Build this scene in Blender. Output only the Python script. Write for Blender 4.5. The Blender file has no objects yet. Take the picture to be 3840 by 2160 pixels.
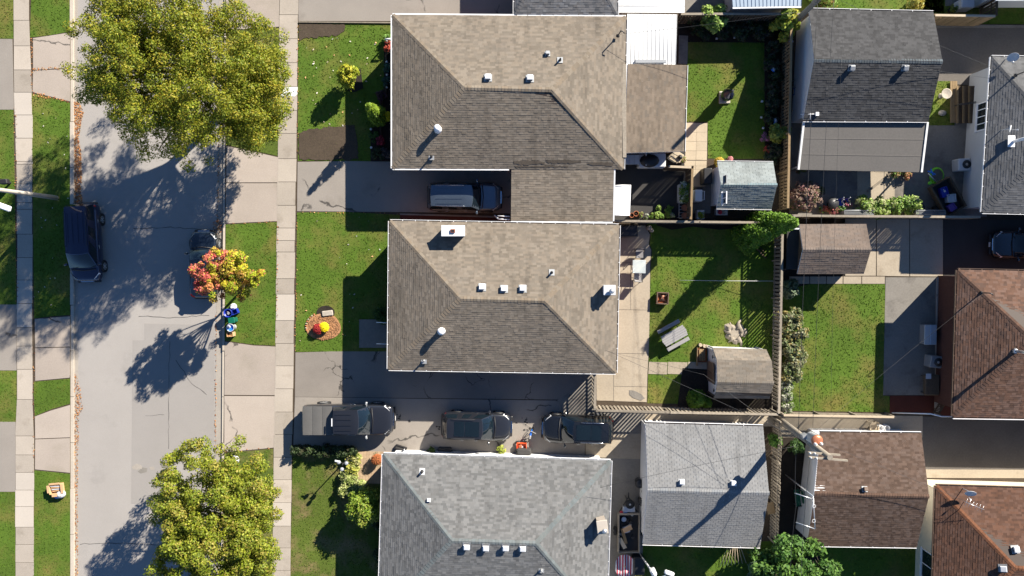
import bpy, math, random
import numpy as np
from mathutils import Vector, Matrix
S = bpy.context.scene
COL = S.collection
R = math.radians
rnd = random.Random(7)
NR = np.random.RandomState(11)

# ---------------------------------------------------------------- camera
CAM_H, FPX, TILT = 50.0, 2845.0, R(-2.0)
cam = bpy.data.cameras.new('camera'); cam.sensor_width = 36; cam.lens = 36 * FPX / 3840
cam.clip_end = 2000
co = bpy.data.objects.new('camera', cam); COL.objects.link(co)
co.location = (0, 0, CAM_H); co.rotation_euler = (TILT, 0, 0)
S.camera = co
S.render.resolution_x, S.render.resolution_y = 1024, 576

# ---------------------------------------------------------------- sky and sun
SUN_EL, SUN_D = R(29.2), (0.683, 0.730)
wd = bpy.data.worlds.new('World'); S.world = wd; wd.use_nodes = True
nt = wd.node_tree; bg = nt.nodes['Background']
sky = nt.nodes.new('ShaderNodeTexSky'); sky.sky_type = 'NISHITA'; sky.sun_disc = False
sky.sun_elevation = SUN_EL; sky.sun_rotation = math.atan2(SUN_D[0], SUN_D[1])
sky.air_density = 0.9; sky.dust_density = 0.0; sky.ozone_density = 7.0
nt.links.new(sky.outputs[0], bg.inputs[0]); bg.inputs[1].default_value = 0.055
sl = bpy.data.lights.new('sun', 'SUN'); sl.energy = 5.0; sl.angle = R(0.53); sl.color = (1.0, 0.925, 0.80)
so = bpy.data.objects.new('sun', sl); COL.objects.link(so)
c = math.cos(SUN_EL)
so.rotation_euler = Vector((SUN_D[0] * c, SUN_D[1] * c, math.sin(SUN_EL))).to_track_quat('Z', 'Y').to_euler()
so.location = (40, 40, 60)
S.view_settings.view_transform = 'Standard'; S.view_settings.look = 'None'
S.view_settings.gamma = 1; S.view_settings.use_curve_mapping = False
S.view_settings.exposure = 1.4


def P(px, py, z=0.0):
    """photo pixel (3840 x 2160) -> world point at height z"""
    dx, dy, dz = (px - 1920) / FPX, -(py - 1080) / FPX, -1.0
    y2 = dy * math.cos(TILT) - dz * math.sin(TILT)
    z2 = dy * math.sin(TILT) + dz * math.cos(TILT)
    t = (z - CAM_H) / z2
    return Vector((dx * t, y2 * t, z))


# ---------------------------------------------------------------- materials
MATS = {}


def mat(name, col, rough=0.85, v1=0.12, s1=0.5, v2=0.18, s2=9.0, bump=0.0, bs=25.0, tint=False, rv=0.0,
        metal=0.0, coat=0.0, spec=0.3, col2=None, cs=1.2, cfac=(0.45, 0.65), trans=0.0, crack=0.0, stain=None, alpha=1.0, streak=0.0):
    m = bpy.data.materials.new(name); m.use_nodes = True
    n, l = m.node_tree.nodes, m.node_tree.links
    b = n['Principled BSDF']
    b.inputs['Roughness'].default_value = rough
    b.inputs['Metallic'].default_value = metal
    b.inputs['Specular IOR Level'].default_value = spec
    b.inputs['Coat Weight'].default_value = coat
    b.inputs['Coat Roughness'].default_value = 0.04
    geo = n.new('ShaderNodeNewGeometry')
    pos = geo.outputs['Position']

    def noise(scale, detail=4):
        t = n.new('ShaderNodeTexNoise'); t.inputs['Scale'].default_value = scale
        t.inputs['Detail'].default_value = detail; t.inputs['Roughness'].default_value = 0.6
        l.new(pos, t.inputs['Vector']); return t.outputs['Fac']

    def math_(op, a, bb, cl=False):
        q = n.new('ShaderNodeMath'); q.operation = op; q.use_clamp = cl
        for i, x in enumerate((a, bb)):
            if isinstance(x, (int, float)): q.inputs[i].default_value = x
            else: l.new(x, q.inputs[i])
        return q.outputs[0]

    def ramp(f, a, bb):
        q = n.new('ShaderNodeMapRange'); q.inputs['From Min'].default_value = a; q.inputs['From Max'].default_value = bb
        l.new(f, q.inputs['Value']); return q.outputs[0]

    def mix(f, a, bb, bt='MIX'):
        q = n.new('ShaderNodeMix'); q.data_type = 'RGBA'; q.blend_type = bt
        if isinstance(f, (int, float)): q.inputs[0].default_value = f
        else: l.new(f, q.inputs[0])
        for i, x in ((6, a), (7, bb)):
            if isinstance(x, tuple): q.inputs[i].default_value = (*x[:3], 1)
            else: l.new(x, q.inputs[i])
        return q.outputs[2]
    color = tuple(col)
    if col2:
        color = mix(ramp(noise(cs, 5), *cfac), tuple(col), tuple(col2))
    if stain:
        color = mix(ramp(noise(stain[1], 5), stain[2], stain[3]), color, tuple(stain[0]))
    f = math_('ADD', 1.0, math_('MULTIPLY', math_('SUBTRACT', noise(s1), 0.5), v1 * 4))
    f = math_('ADD', f, math_('MULTIPLY', math_('SUBTRACT', noise(s2, 3), 0.5), v2 * 4))
    if streak:
        mp = n.new('ShaderNodeVectorMath'); mp.operation = 'MULTIPLY'; mp.inputs[1].default_value = (1.6, 0.22, 0.0); l.new(pos, mp.inputs[0])
        ns = n.new('ShaderNodeTexNoise'); ns.inputs['Scale'].default_value = 1.0; ns.inputs['Detail'].default_value = 5; l.new(mp.outputs[0], ns.inputs['Vector'])
        f = math_('SUBTRACT', f, math_('MULTIPLY', ramp(ns.outputs['Fac'], 0.52, 0.72), streak))
    if rv:
        oi = n.new('ShaderNodeObjectInfo')
        f = math_('ADD', f, math_('MULTIPLY', math_('SUBTRACT', oi.outputs['Random'], 0.5), rv * 2))
    sc = n.new('ShaderNodeVectorMath'); sc.operation = 'SCALE'
    if isinstance(color, tuple): sc.inputs[0].default_value = color
    else: l.new(color, sc.inputs[0])
    l.new(f, sc.inputs['Scale']); out = sc.outputs[0]
    if tint:
        at = n.new('ShaderNodeAttribute'); at.attribute_name = 'tint'
        mm = n.new('ShaderNodeVectorMath'); mm.operation = 'MULTIPLY'
        l.new(out, mm.inputs[0]); l.new(at.outputs['Color'], mm.inputs[1]); out = mm.outputs[0]
    hgt = None
    if crack:
        w = n.new('ShaderNodeTexNoise'); w.inputs['Scale'].default_value = 1.3; w.inputs['Detail'].default_value = 5
        l.new(pos, w.inputs['Vector'])
        wm = n.new('ShaderNodeVectorMath'); wm.operation = 'MULTIPLY_ADD'
        l.new(w.outputs['Color'], wm.inputs[0]); wm.inputs[1].default_value = (1.2, 1.2, 0); l.new(pos, wm.inputs[2])
        vo = n.new('ShaderNodeTexVoronoi'); vo.feature = 'DISTANCE_TO_EDGE'; vo.inputs['Scale'].default_value = crack
        l.new(wm.outputs[0], vo.inputs['Vector'])
        line = ramp(vo.outputs['Distance'], 0.012, 0.004)
        msk = ramp(noise(0.45, 2), 0.5, 0.56)
        out = mix(math_('MULTIPLY', math_('MULTIPLY', line, msk), 0.75), out, (0.012, 0.012, 0.013))
    l.new(out, b.inputs['Base Color'])
    if bump:
        bp = n.new('ShaderNodeBump'); bp.inputs['Strength'].default_value = bump; bp.inputs['Distance'].default_value = 0.02
        l.new(noise(bs, 3), bp.inputs['Height']); l.new(bp.outputs[0], b.inputs['Normal'])
    if trans:
        tr = n.new('ShaderNodeBsdfTranslucent'); l.new(out, tr.inputs['Color'])
        ms = n.new('ShaderNodeMixShader'); ms.inputs[0].default_value = trans
        l.new(b.outputs[0], ms.inputs[1]); l.new(tr.outputs[0], ms.inputs[2])
        l.new(ms.outputs[0], n['Material Output'].inputs[0])
    if alpha < 1:
        b.inputs['Transmission Weight'].default_value = 1 - alpha
        b.inputs['IOR'].default_value = 1.02
    MATS[name] = m
    return m


def plain(name, col, rough=0.5, metal=0.0, coat=0.0, spec=0.4, **k):
    return mat(name, col, rough, v1=k.pop('v1', 0.05), v2=k.pop('v2', 0.06), metal=metal, coat=coat, spec=spec, **k)


mat('soil', (0.062, 0.046, 0.032), 0.95, 0.2, 0.8, 0.3, 14, bump=0.8, bs=30)
mat('garden_soil', (0.022, 0.017, 0.013), 0.95, 0.25, 1.2, 0.35, 16, bump=0.9, bs=26)
mat('asphalt_road', (0.298, 0.277, 0.258), 0.95, 0.05, 0.35, 0.07, 26, bump=0.25, bs=70, stain=((0.235, 0.22, 0.205), 0.6, 0.58, 0.85))
mat('asphalt_patch', (0.262, 0.244, 0.228), 0.95, 0.05, 0.4, 0.07, 26, bump=0.25, bs=70)
mat('asphalt_drive', (0.24, 0.215, 0.19), 0.95, 0.09, 0.4, 0.10, 22, bump=0.3, bs=60, crack=0.14, stain=((0.17, 0.15, 0.13), 0.45, 0.55, 0.8))
mat('asphalt_old', (0.20, 0.178, 0.157), 0.95, 0.12, 0.5, 0.12, 20, bump=0.35, bs=50, crack=0.42)
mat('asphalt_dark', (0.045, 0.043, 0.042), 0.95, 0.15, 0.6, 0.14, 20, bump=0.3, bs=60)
mat('concrete', (0.345, 0.302, 0.255), 0.92, 0.07, 0.7, 0.08, 12, bump=0.15, bs=60, rv=0.16, stain=((0.25, 0.215, 0.175), 0.9, 0.56, 0.78))
mat('concrete_new', (0.42, 0.375, 0.325), 0.92, 0.04, 0.5, 0.05, 12, bump=0.1, bs=60, rv=0.05)
mat('concrete_kerb', (0.41, 0.36, 0.30), 0.92, 0.07, 0.6, 0.1, 12, bump=0.15, bs=60, rv=0.05)
mat('concrete_gutter', (0.30, 0.27, 0.235), 0.92, 0.08, 0.6, 0.1, 12, bump=0.15, bs=60)
mat('concrete_apron', (0.325, 0.278, 0.238), 0.92, 0.08, 0.45, 0.09, 14, bump=0.15, bs=60, rv=0.09, crack=0.16, stain=((0.27, 0.235, 0.19), 0.35, 0.55, 0.75))
mat('concrete_patio', (0.33, 0.28, 0.215), 0.92, 0.10, 0.4, 0.10, 9, bump=0.2, bs=40, rv=0.04, stain=((0.25, 0.205, 0.15), 0.9, 0.55, 0.75))
mat('concrete_grey', (0.19, 0.175, 0.155), 0.92, 0.14, 0.5, 0.12, 9, bump=0.2, bs=40, rv=0.05, stain=((0.11, 0.10, 0.09), 0.7, 0.52, 0.72))
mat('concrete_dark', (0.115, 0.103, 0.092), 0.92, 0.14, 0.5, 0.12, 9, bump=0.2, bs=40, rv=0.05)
mat('paver_cream', (0.42, 0.35, 0.255), 0.9, 0.06, 1, 0.08, 14, bump=0.15, bs=50, rv=0.07)
mat('brick_paver', (0.36, 0.26, 0.17), 0.9, 0.06, 1, 0.08, 14, bump=0.15, bs=50, rv=0.16)
mat('grout', (0.16, 0.14, 0.115), 0.95)
mat('red_paver', (0.085, 0.022, 0.014), 0.9, 0.1, 1, 0.14, 14, bump=0.2, bs=40, rv=0.2)
mat('lawn', (0.064, 0.114, 0.010), 0.95, 0.2, 0.35, 0.2, 7, bump=0.6, bs=22, col2=(0.14, 0.125, 0.03), cs=0.4, cfac=(0.47, 0.70))
mat('lawn_dry', (0.07, 0.10, 0.013), 0.95, 0.2, 0.35, 0.2, 7, bump=0.6, bs=22, col2=(0.165, 0.125, 0.056), cs=0.6, cfac=(0.46, 0.66))
mat('grass', (0.070, 0.130, 0.009), 0.8, 0.2, 0.4, 0.2, 5, tint=True, trans=0.3, col2=(0.125, 0.13, 0.024), cs=0.45, cfac=(0.50, 0.75))
mat('mulch', (0.36, 0.185, 0.09), 0.95, 0.12, 2, 0.35, 18, bump=1.0, bs=30)
mat('leaf', (1, 1, 1), 0.6, 0.05, 1, 0.08, 5, tint=True, trans=0.28, spec=0.35)
mat('flower', (1, 1, 1), 0.7, 0.05, 1, 0.08, 5, tint=True, trans=0.15)
mat('litter', (1, 1, 1), 0.85, 0.05, 1, 0.08, 5, tint=True)
mat('bark', (0.085, 0.068, 0.052), 0.95, 0.15, 2, 0.25, 14, bump=0.8, bs=20)
mat('shingle', (1, 1, 1), 0.95, 0.07, 0.35, 0.10, 30, tint=True, streak=0.22, bump=0.3, bs=90, spec=0.15)
mat('shingle_tan', (0.176, 0.148, 0.118), 0.95, 0.07, 0.35, 0.10, 30, tint=True, streak=0.25, bump=0.3, bs=90, spec=0.15, stain=((0.148, 0.126, 0.104), 0.28, 0.50, 0.78))
mat('wood_grey', (0.245, 0.21, 0.165), 0.9, 0.1, 1.5, 0.16, 8, bump=0.3, bs=30, rv=0.25)
mat('wood_warm', (0.22, 0.155, 0.085), 0.9, 0.1, 1.5, 0.14, 8, bump=0.3, bs=30, rv=0.22)
mat('wood_dark', (0.085, 0.06, 0.04), 0.9, 0.1, 1.5, 0.16, 8, bump=0.3, bs=30, rv=0.25)
mat('wood_pale', (0.42, 0.345, 0.25), 0.85, 0.06, 1.5, 0.1, 8, bump=0.2, bs=30, rv=0.12)
mat('pole_wood', (0.26, 0.225, 0.18), 0.9, 0.1, 1.5, 0.2, 8, bump=0.4, bs=25)
mat('siding_white', (0.62, 0.62, 0.62), 0.6, 0.03, 0.6, 0.03, 6)
mat('stucco_grey', (0.46, 0.47, 0.48), 0.85, 0.04, 0.6, 0.05, 12, bump=0.2, bs=60)
mat('siding_cream', (0.62, 0.55, 0.42), 0.6, 0.03, 0.6, 0.03, 6)
mat('brick_wall', (0.22, 0.11, 0.07), 0.9, 0.1, 1.0, 0.2, 9, bump=0.4, bs=18)
mat('red_wall', (0.085, 0.035, 0.026), 0.9, 0.1, 1.0, 0.15, 9, bump=0.3, bs=18)
plain('white_metal', (0.75, 0.75, 0.76), 0.4)
plain('white_roof', (0.62, 0.62, 0.61), 0.5)
plain('silver_roof', (0.42, 0.50, 0.58), 0.35, metal=0.3)
plain('gutter_dark', (0.05, 0.035, 0.028), 0.7)
plain('brown_metal', (0.13, 0.085, 0.06), 0.5)
plain('grey_metal', (0.32, 0.33, 0.34), 0.5, metal=0.4)
plain('light_grey', (0.5, 0.51, 0.53), 0.5)
plain('galvanised', (0.55, 0.56, 0.58), 0.35, metal=0.7)
plain('dark_metal', (0.03, 0.03, 0.032), 0.45)
plain('black_plastic', (0.018, 0.018, 0.02), 0.5)
plain('grey_plastic', (0.26, 0.25, 0.25), 0.6)
plain('rubber', (0.02, 0.02, 0.02), 0.85)
plain('roll_roof', (0.105, 0.098, 0.092), 0.95, v2=0.10)
plain('glass_dark', (0.012, 0.02, 0.025), 0.05, coat=0.6, spec=0.8)
plain('glass_car', (0.006, 0.011, 0.016), 0.04, coat=0.25, spec=0.5)
plain('chrome', (0.6, 0.62, 0.65), 0.15, metal=1.0)
plain('lamp_lens', (0.72, 0.74, 0.78), 0.1, coat=1.0)
plain('tail_lens', (0.35, 0.015, 0.012), 0.15, coat=1.0)
plain('blue_plastic', (0.012, 0.03, 0.30), 0.4)
plain('blue_bright', (0.02, 0.16, 0.62), 0.4)
plain('green_plastic', (0.005, 0.11, 0.065), 0.4)
plain('lime_plastic', (0.18, 0.55, 0.03), 0.4)
plain('purple_plastic', (0.13, 0.07, 0.30), 0.5)
plain('orange_plastic', (0.75, 0.10, 0.025), 0.45)
plain('terracotta', (0.42, 0.15, 0.075), 0.8)
plain('rust', (0.26, 0.07, 0.025), 0.8)
plain('cardboard', (0.52, 0.32, 0.17), 0.85)
plain('white_cloth', (0.5, 0.5, 0.53), 0.7)
plain('globe_glass', (0.30, 0.31, 0.34), 0.15, coat=0.5)
plain('red_cloth', (0.36, 0.025, 0.05), 0.8)
plain('yellow_paint', (0.8, 0.6, 0.05), 0.6)
plain('stone', (0.36, 0.32, 0.27), 0.9, v1=0.12, v2=0.2)
plain('copper_orange', (0.45, 0.17, 0.09), 0.35, metal=0.4)


# ---------------------------------------------------------------- mesh builder
def cols4(c):
    if isinstance(c, (int, float)): return (c, c, c, 1)
    return (c[0], c[1], c[2], 1)


class MB:
    def __init__(s):
        s.v, s.f, s.c, s.m, s.s = [], [], [], [], []

    def add(s, vs, fs, col=1.0, mi=0, smooth=False):
        o = len(s.v); s.v += [Vector(v) for v in vs]
        for f in fs:
            s.f.append(tuple(i + o for i in f)); s.c.append(cols4(col)); s.m.append(mi); s.s.append(smooth)
        return s

    def box(s, c, size, rz=0.0, col=1.0, mi=0, M=None):
        x, y, z = (d / 2 for d in size)
        T = (M if M is not None else Matrix.Translation(c) @ Matrix.Rotation(rz, 4, 'Z'))
        vs = [T @ Vector(p) for p in ((-x, -y, -z), (x, -y, -z), (x, y, -z), (-x, y, -z), (-x, -y, z), (x, -y, z), (x, y, z), (-x, y, z))]
        return s.add(vs, [(3, 2, 1, 0), (4, 5, 6, 7), (0, 1, 5, 4), (1, 2, 6, 5), (2, 3, 7, 6), (3, 0, 4, 7)], col, mi)

    def bbox(s, c, size, b=0.02, rz=0.0, col=1.0, mi=0):
        """box with a chamfered top and chamfered corners"""
        x, y, z = (d / 2 for d in size)
        T = Matrix.Translation(c) @ Matrix.Rotation(rz, 4, 'Z')
        ring = lambda e, zz, k: [T @ Vector(p + (zz,)) for p in ((-x + e, -y + k + e), (-x + k + e, -y + e), (x - k - e, -y + e), (x - e, -y + k + e), (x - e, y - k - e), (x - k - e, y - e), (-x + k + e, y - e), (-x + e, y - k - e))]
        vs = ring(0, -z, b) + ring(0, z - b, b) + ring(b, z, b)
        fs = [tuple(range(7, -1, -1)), tuple(range(16, 24))]
        for k in (0, 8):
            fs += [(k + i, k + (i + 1) % 8, k + 8 + (i + 1) % 8, k + 8 + i) for i in range(8)]
        return s.add(vs, fs, col, mi)

    def prism(s, pts, z0, z1, col=1.0, mi=0):
        n = len(pts); a = sum(pts[i][0] * pts[(i + 1) % n][1] - pts[(i + 1) % n][0] * pts[i][1] for i in range(n))
        if a < 0: pts = list(reversed(pts))
        vs = [(p[0], p[1], z0) for p in pts] + [(p[0], p[1], z1) for p in pts]
        return s.add(vs, [tuple(range(n - 1, -1, -1)), tuple(range(n, 2 * n))] + [(i, (i + 1) % n, n + (i + 1) % n, n + i) for i in range(n)], col, mi)

    def tube(s, pts, r, n=6, col=1.0, mi=0, caps=True):
        pts = [Vector(p) for p in pts]; rs = r if isinstance(r, (list, tuple)) else [r] * len(pts)
        vs = []; up = None
        for i, p in enumerate(pts):
            d = (pts[min(i + 1, len(pts) - 1)] - pts[max(i - 1, 0)]).normalized()
            a = Vector((0, 0, 1)) if abs(d.z) < 0.9 else Vector((1, 0, 0))
            if up is not None: a = up
            u = d.cross(a)
            if u.length < 1e-5: u = d.cross(Vector((0, 1, 0)))
            u.normalize(); w = u.cross(d).normalized(); up = w
            vs += [p + (u * math.cos(t) + w * math.sin(t)) * rs[i] for t in (2 * math.pi * k / n for k in range(n))]
        fs = []
        for i in range(len(pts) - 1):
            fs += [(i * n + k, i * n + (k + 1) % n, (i + 1) * n + (k + 1) % n, (i + 1) * n + k) for k in range(n)]
        s.add(vs, fs, col, mi, True)
        if caps:
            o = len(s.v) - len(vs)
            for rng in (range(n - 1, -1, -1), range(len(vs) - n, len(vs))):
                s.f.append(tuple(o + q for q in rng)); s.c.append(cols4(col)); s.m.append(mi); s.s.append(False)
        return s

    def lathe(s, c, prof, n=16, col=1.0, mi=0, sx=1.0, sy=1.0, M=None, cap=True):
        T = M if M is not None else Matrix.Translation(c)
        vs = []
        for r, z in prof:
            vs += [T @ Vector((r * sx * math.cos(2 * math.pi * k / n), r * sy * math.sin(2 * math.pi * k / n), z)) for k in range(n)]
        fs = []
        for i in range(len(prof) - 1):
            fs += [(i * n + k, i * n + (k + 1) % n, (i + 1) * n + (k + 1) % n, (i + 1) * n + k) for k in range(n)]
        s.add(vs, fs, col, mi, True)
        if cap:
            o = len(s.v) - len(vs)
            for rng in (range(n - 1, -1, -1), range(len(vs) - n, len(vs))):
                s.f.append(tuple(o + q for q in rng)); s.c.append(cols4(col)); s.m.append(mi); s.s.append(False)
        return s

    def patch(s, a, b, c, d, nu=6, nv=4, bulge=(0, 0, 0), col=1.0, mi=0, off=0.0):
        """bilinear patch a-b (bottom) d-c (top) with a bulge in the middle"""
        a, b, c, d = (Vector(q) for q in (a, b, c, d)); bv = Vector(bulge)
        nn = (b - a).cross(d - a).normalized() * off
        vs = []
        for j in range(nv + 1):
            t = j / nv
            for i in range(nu + 1):
                u = i / nu
                p = (a * (1 - u) + b * u) * (1 - t) + (d * (1 - u) + c * u) * t
                vs.append(p + bv * (1 - (2 * u - 1) ** 2) * (1 - 0.35 * (2 * t - 1) ** 2) + nn)
        w = nu + 1
        return s.add(vs, [(j * w + i, j * w + i + 1, (j + 1) * w + i + 1, (j + 1) * w + i) for j in range(nv) for i in range(nu)], col, mi, True)

    def build(s, name, mats, parent=None, world=True, origin=None, kind=None):
        me = bpy.data.meshes.new(name)
        vs = s.v; loc = Vector((0, 0, 0))
        if parent is not None:
            if world:
                inv = wmat(parent).inverted(); vs = [inv @ v for v in vs]
        elif vs:
            xs = [v.x for v in vs]; ys = [v.y for v in vs]
            loc = Vector(origin) if origin else Vector(((min(xs) + max(xs)) / 2, (min(ys) + max(ys)) / 2, min(v.z for v in vs)))
            vs = [v - loc for v in vs]
        me.from_pydata([tuple(v) for v in vs], [], s.f)
        for m in ([mats] if isinstance(mats, str) else mats): me.materials.append(MATS[m])
        me.polygons.foreach_set('material_index', s.m); me.polygons.foreach_set('use_smooth', s.s)
        at = me.attributes.new('tint', 'FLOAT_COLOR', 'FACE')
        at.data.foreach_set('color', [q for cc in s.c for q in cc])
        me.update()
        return link(name, me, parent, loc, kind)


def wmat(o):
    m = Matrix.LocRotScale(o.location, o.rotation_euler, o.scale)
    return wmat(o.parent) @ m if o.parent else m


def link(name, me, parent=None, loc=(0, 0, 0), kind=None):
    o = bpy.data.objects.new(name, me); COL.objects.link(o)
    o.location = loc
    if parent is not None: o.parent = parent
    if kind: o['kind'] = kind
    return o


def tag(o, label, cat, group=None):
    o['label'] = label; o['category'] = cat
    if group: o['group'] = group
    return o


def thing(name, label, cat, loc=(0, 0, 0), rz=0.0, group=None):
    o = bpy.data.objects.new(name, None); COL.objects.link(o); o.empty_display_size = 0.3
    o.location = loc; o.rotation_euler = (0, 0, rz)
    return tag(o, label, cat, group)


def np_mesh(name, V, k, C, matname, parent=None, kind=None, smooth=False):
    """V (n*k,3) verts of n separate k-gons, C (n,3) colours"""
    n = len(V) // k
    if parent is not None:
        inv = np.array(wmat(parent).inverted()); V = V @ inv[:3, :3].T + inv[:3, 3]; loc = Vector((0, 0, 0))
    else:
        loc = Vector(((V[:, 0].min() + V[:, 0].max()) / 2, (V[:, 1].min() + V[:, 1].max()) / 2, V[:, 2].min())); V = V - np.array(loc)
    me = bpy.data.meshes.new(name)
    me.vertices.add(n * k); me.vertices.foreach_set('co', V.astype(np.float32).ravel())
    me.loops.add(n * k); me.loops.foreach_set('vertex_index', np.arange(n * k, dtype=np.int32))
    me.polygons.add(n); me.polygons.foreach_set('loop_start', np.arange(0, n * k, k, dtype=np.int32))
    me.materials.append(MATS[matname])
    at = me.attributes.new('tint', 'FLOAT_COLOR', 'FACE')
    C4 = np.ones((n, 4), np.float32); C4[:, :3] = C
    at.data.foreach_set('color', C4.ravel())
    me.update(calc_edges=True); me.validate()
    return link(name, me, parent, loc, kind)


def pl(*pts, z=0.0):
    return [P(x, y, z) for x, y in pts]


def slab(name, pts, mat_, top=0.0, bot=-0.15, kind='structure', parent=None):
    m = MB(); q = [P(x, y, top) for x, y in pts]; m.prism([(v.x, v.y) for v in q], bot, top)
    o = m.build(name, mat_, parent)
    if parent is None: o['kind'] = kind
    return o


def ragged(pts, amp=4.0, step=14.0, seed=3):
    q = random.Random(seed); out = []; n = len(pts)
    for (x0, y0), (x1, y1) in zip(pts, pts[1:] + pts[:1]):
        k = max(1, int(math.hypot(x1 - x0, y1 - y0) / step))
        for i in range(k): out.append((x0 + (x1 - x0) * i / k + q.uniform(-amp, amp), y0 + (y1 - y0) * i / k + q.uniform(-amp, amp)))
    return out


def inpoly(x, y, poly):
    r = np.zeros(len(x), bool); n = len(poly); j = n - 1
    for i in range(n):
        xi, yi = poly[i]; xj, yj = poly[j]
        r ^= ((yi > y) != (yj > y)) & (x < (xj - xi) * (y - yi) / (yj - yi + 1e-12) + xi)
        j = i
    return r


def scatter_poly(pts, density, z=0.0):
    q = [(v.x, v.y) for v in (P(x, y, z) for x, y in pts)]
    xs = [a for a, _ in q]; ys = [b for _, b in q]
    A = (max(xs) - min(xs)) * (max(ys) - min(ys)); n = int(A * density)
    x = NR.uniform(min(xs), max(xs), n); y = NR.uniform(min(ys), max(ys), n)
    k = inpoly(x, y, q); return x[k], y[k]


def grass_on(pts, parent, density=70, h=0.038, top=0.0, dry=0.25):
    x, y = scatter_poly(pts, density); n = len(x)
    if n == 0: return
    a = NR.uniform(0, 2 * np.pi, n); hh = h * NR.uniform(0.5, 1.3, n); w = NR.uniform(0.025, 0.06, n)
    lean = NR.uniform(0.3, 1.3, n) * hh; b = NR.uniform(0, 2 * np.pi, n)
    V = np.zeros((n, 3, 3))
    V[:, 0, 0] = x - np.cos(a) * w; V[:, 0, 1] = y - np.sin(a) * w; V[:, 0, 2] = top
    V[:, 1, 0] = x + np.cos(a) * w; V[:, 1, 1] = y + np.sin(a) * w; V[:, 1, 2] = top
    V[:, 2, 0] = x + np.cos(b) * lean; V[:, 2, 1] = y + np.sin(b) * lean; V[:, 2, 2] = top + hh
    t = NR.uniform(0.85, 1.2, (n, 1)); C = np.repeat(t, 3, 1)
    d = NR.uniform(0, 1, n) < dry * 0.4
    C[d] *= np.array([1.5, 1.05, 1.2])
    np_mesh('grass', V.reshape(-1, 3), 3, C, 'grass', parent, kind='stuff')


def lawn(pts, mat_='lawn', top=0.0, density=70, dry=0.25):
    o = slab('lawn', pts, mat_, top)
    grass_on(pts, o, density, top=top, dry=dry); return o


def leaves(name, centers, radii, n, size, palette, parent=None, kind=None, mat_='leaf', shell=0.5, up=0.5, squash=1.0, ccol=None, own=0.55):
    """leaf clumps: n leaves spread through the clumps' volumes; palette = list of colours per clump choice"""
    C = np.array(centers); rr = np.array(radii).reshape(-1, 1) if np.ndim(radii) else np.full((len(C), 1), radii)
    w = (rr[:, 0] ** 2); w = w / w.sum()
    ci = NR.choice(len(C), n, p=w)
    d = NR.normal(size=(n, 3)); d /= np.linalg.norm(d, axis=1, keepdims=True)
    rad = (shell + (1 - shell) * NR.uniform(0, 1, (n, 1))) * NR.uniform(0.85, 1.12, (n, 1))
    off = d * rad * rr[ci]; off[:, 2] *= squash
    c0 = C[ci] + off
    nrm = d * 0.9 + NR.normal(size=(n, 3)) * 0.55; nrm[:, 2] += up; nrm /= np.linalg.norm(nrm, axis=1, keepdims=True)
    t = NR.normal(size=(n, 3)); t -= nrm * (t * nrm).sum(1, keepdims=True); t /= np.linalg.norm(t, axis=1, keepdims=True)
    b = np.cross(nrm, t); s = size * NR.uniform(0.6, 1.35, (n, 1))
    V = np.zeros((n, 4, 3))
    V[:, 0] = c0 - t * s; V[:, 1] = c0 + b * s * 0.55 + nrm * s * 0.15; V[:, 2] = c0 + t * s; V[:, 3] = c0 - b * s * 0.55 + nrm * s * 0.15
    pal = np.array(palette); pc = NR.randint(0, len(pal), len(C)) if len(pal) else None
    mixr = NR.uniform(0, 1, n) > own
    base = np.array(ccol)[ci] if ccol is not None else pal[pc[ci]]
    col = np.where(mixr[:, None], pal[NR.randint(0, len(pal), n)], base)
    col = col * NR.uniform(0.75, 1.25, (n, 1))
    return np_mesh(name, V.reshape(-1, 3), 4, col, mat_, parent, kind)
# ---------------------------------------------------------------- ground
g = MB(); g.add([(-400, -400, -0.17), (400, -400, -0.17), (400, 400, -0.17), (-400, 400, -0.17)], [(0, 1, 2, 3)])
o = g.build('ground', 'lawn'); o['kind'] = 'structure'
slab('soil_bed', [(842, -900), (846, 1000), (838, 1700), (830, 3000), (5200, 3000), (5200, -900)], 'soil', -0.012)
slab('verge', [(-1500, -900), (264, -900), (264, 3000), (-1500, 3000)], 'soil', -0.012)
slab('road', [(280, -900), (285, 1000), (282, 3000), (806, 3000), (812, 1700), (820, 540), (826, -900)], 'asphalt_road', -0.13, -0.165)
slab('asphalt_patch', [(497, 1276), (541, 1276), (541, 1213), (640, 1215), (636, 1890), (492, 1888)], 'asphalt_patch', -0.124, -0.14)
slab('asphalt_patch', [(640, 1215), (806, 1220), (804, 1690), (636, 1690)], 'asphalt_patch', -0.126, -0.14)
for pts, zz in (([(495, 1750), (512, 1738), (530, 1746), (533, 1757), (517, 1762), (497, 1760)], -0.119), ([(516, 1768), (536, 1752), (553, 1756), (550, 1770), (528, 1776)], -0.120),
                ([(560, 1752), (575, 1750), (580, 1760), (566, 1764)], -0.119), ([(600, 1736), (618, 1733), (630, 1742), (622, 1756), (606, 1752)], -0.120)):
    slab('pothole_patch', pts, 'concrete_gutter' if zz > -0.1195 else 'concrete_grey', zz, -0.14)
slab('gutter', [(274, -900), (274, 1000), (276, 1700), (275, 3000), (292, 3000), (293, 1700), (292, 1000), (290, -900)], 'concrete_gutter', -0.122, -0.16)
slab('gutter', [(826, -900), (819, 540), (812, 1000), (807, 1700), (800, 3000), (832, 3000), (836, 1700), (843, 540), (846, -900)], 'concrete_gutter', -0.122, -0.16)


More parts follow.
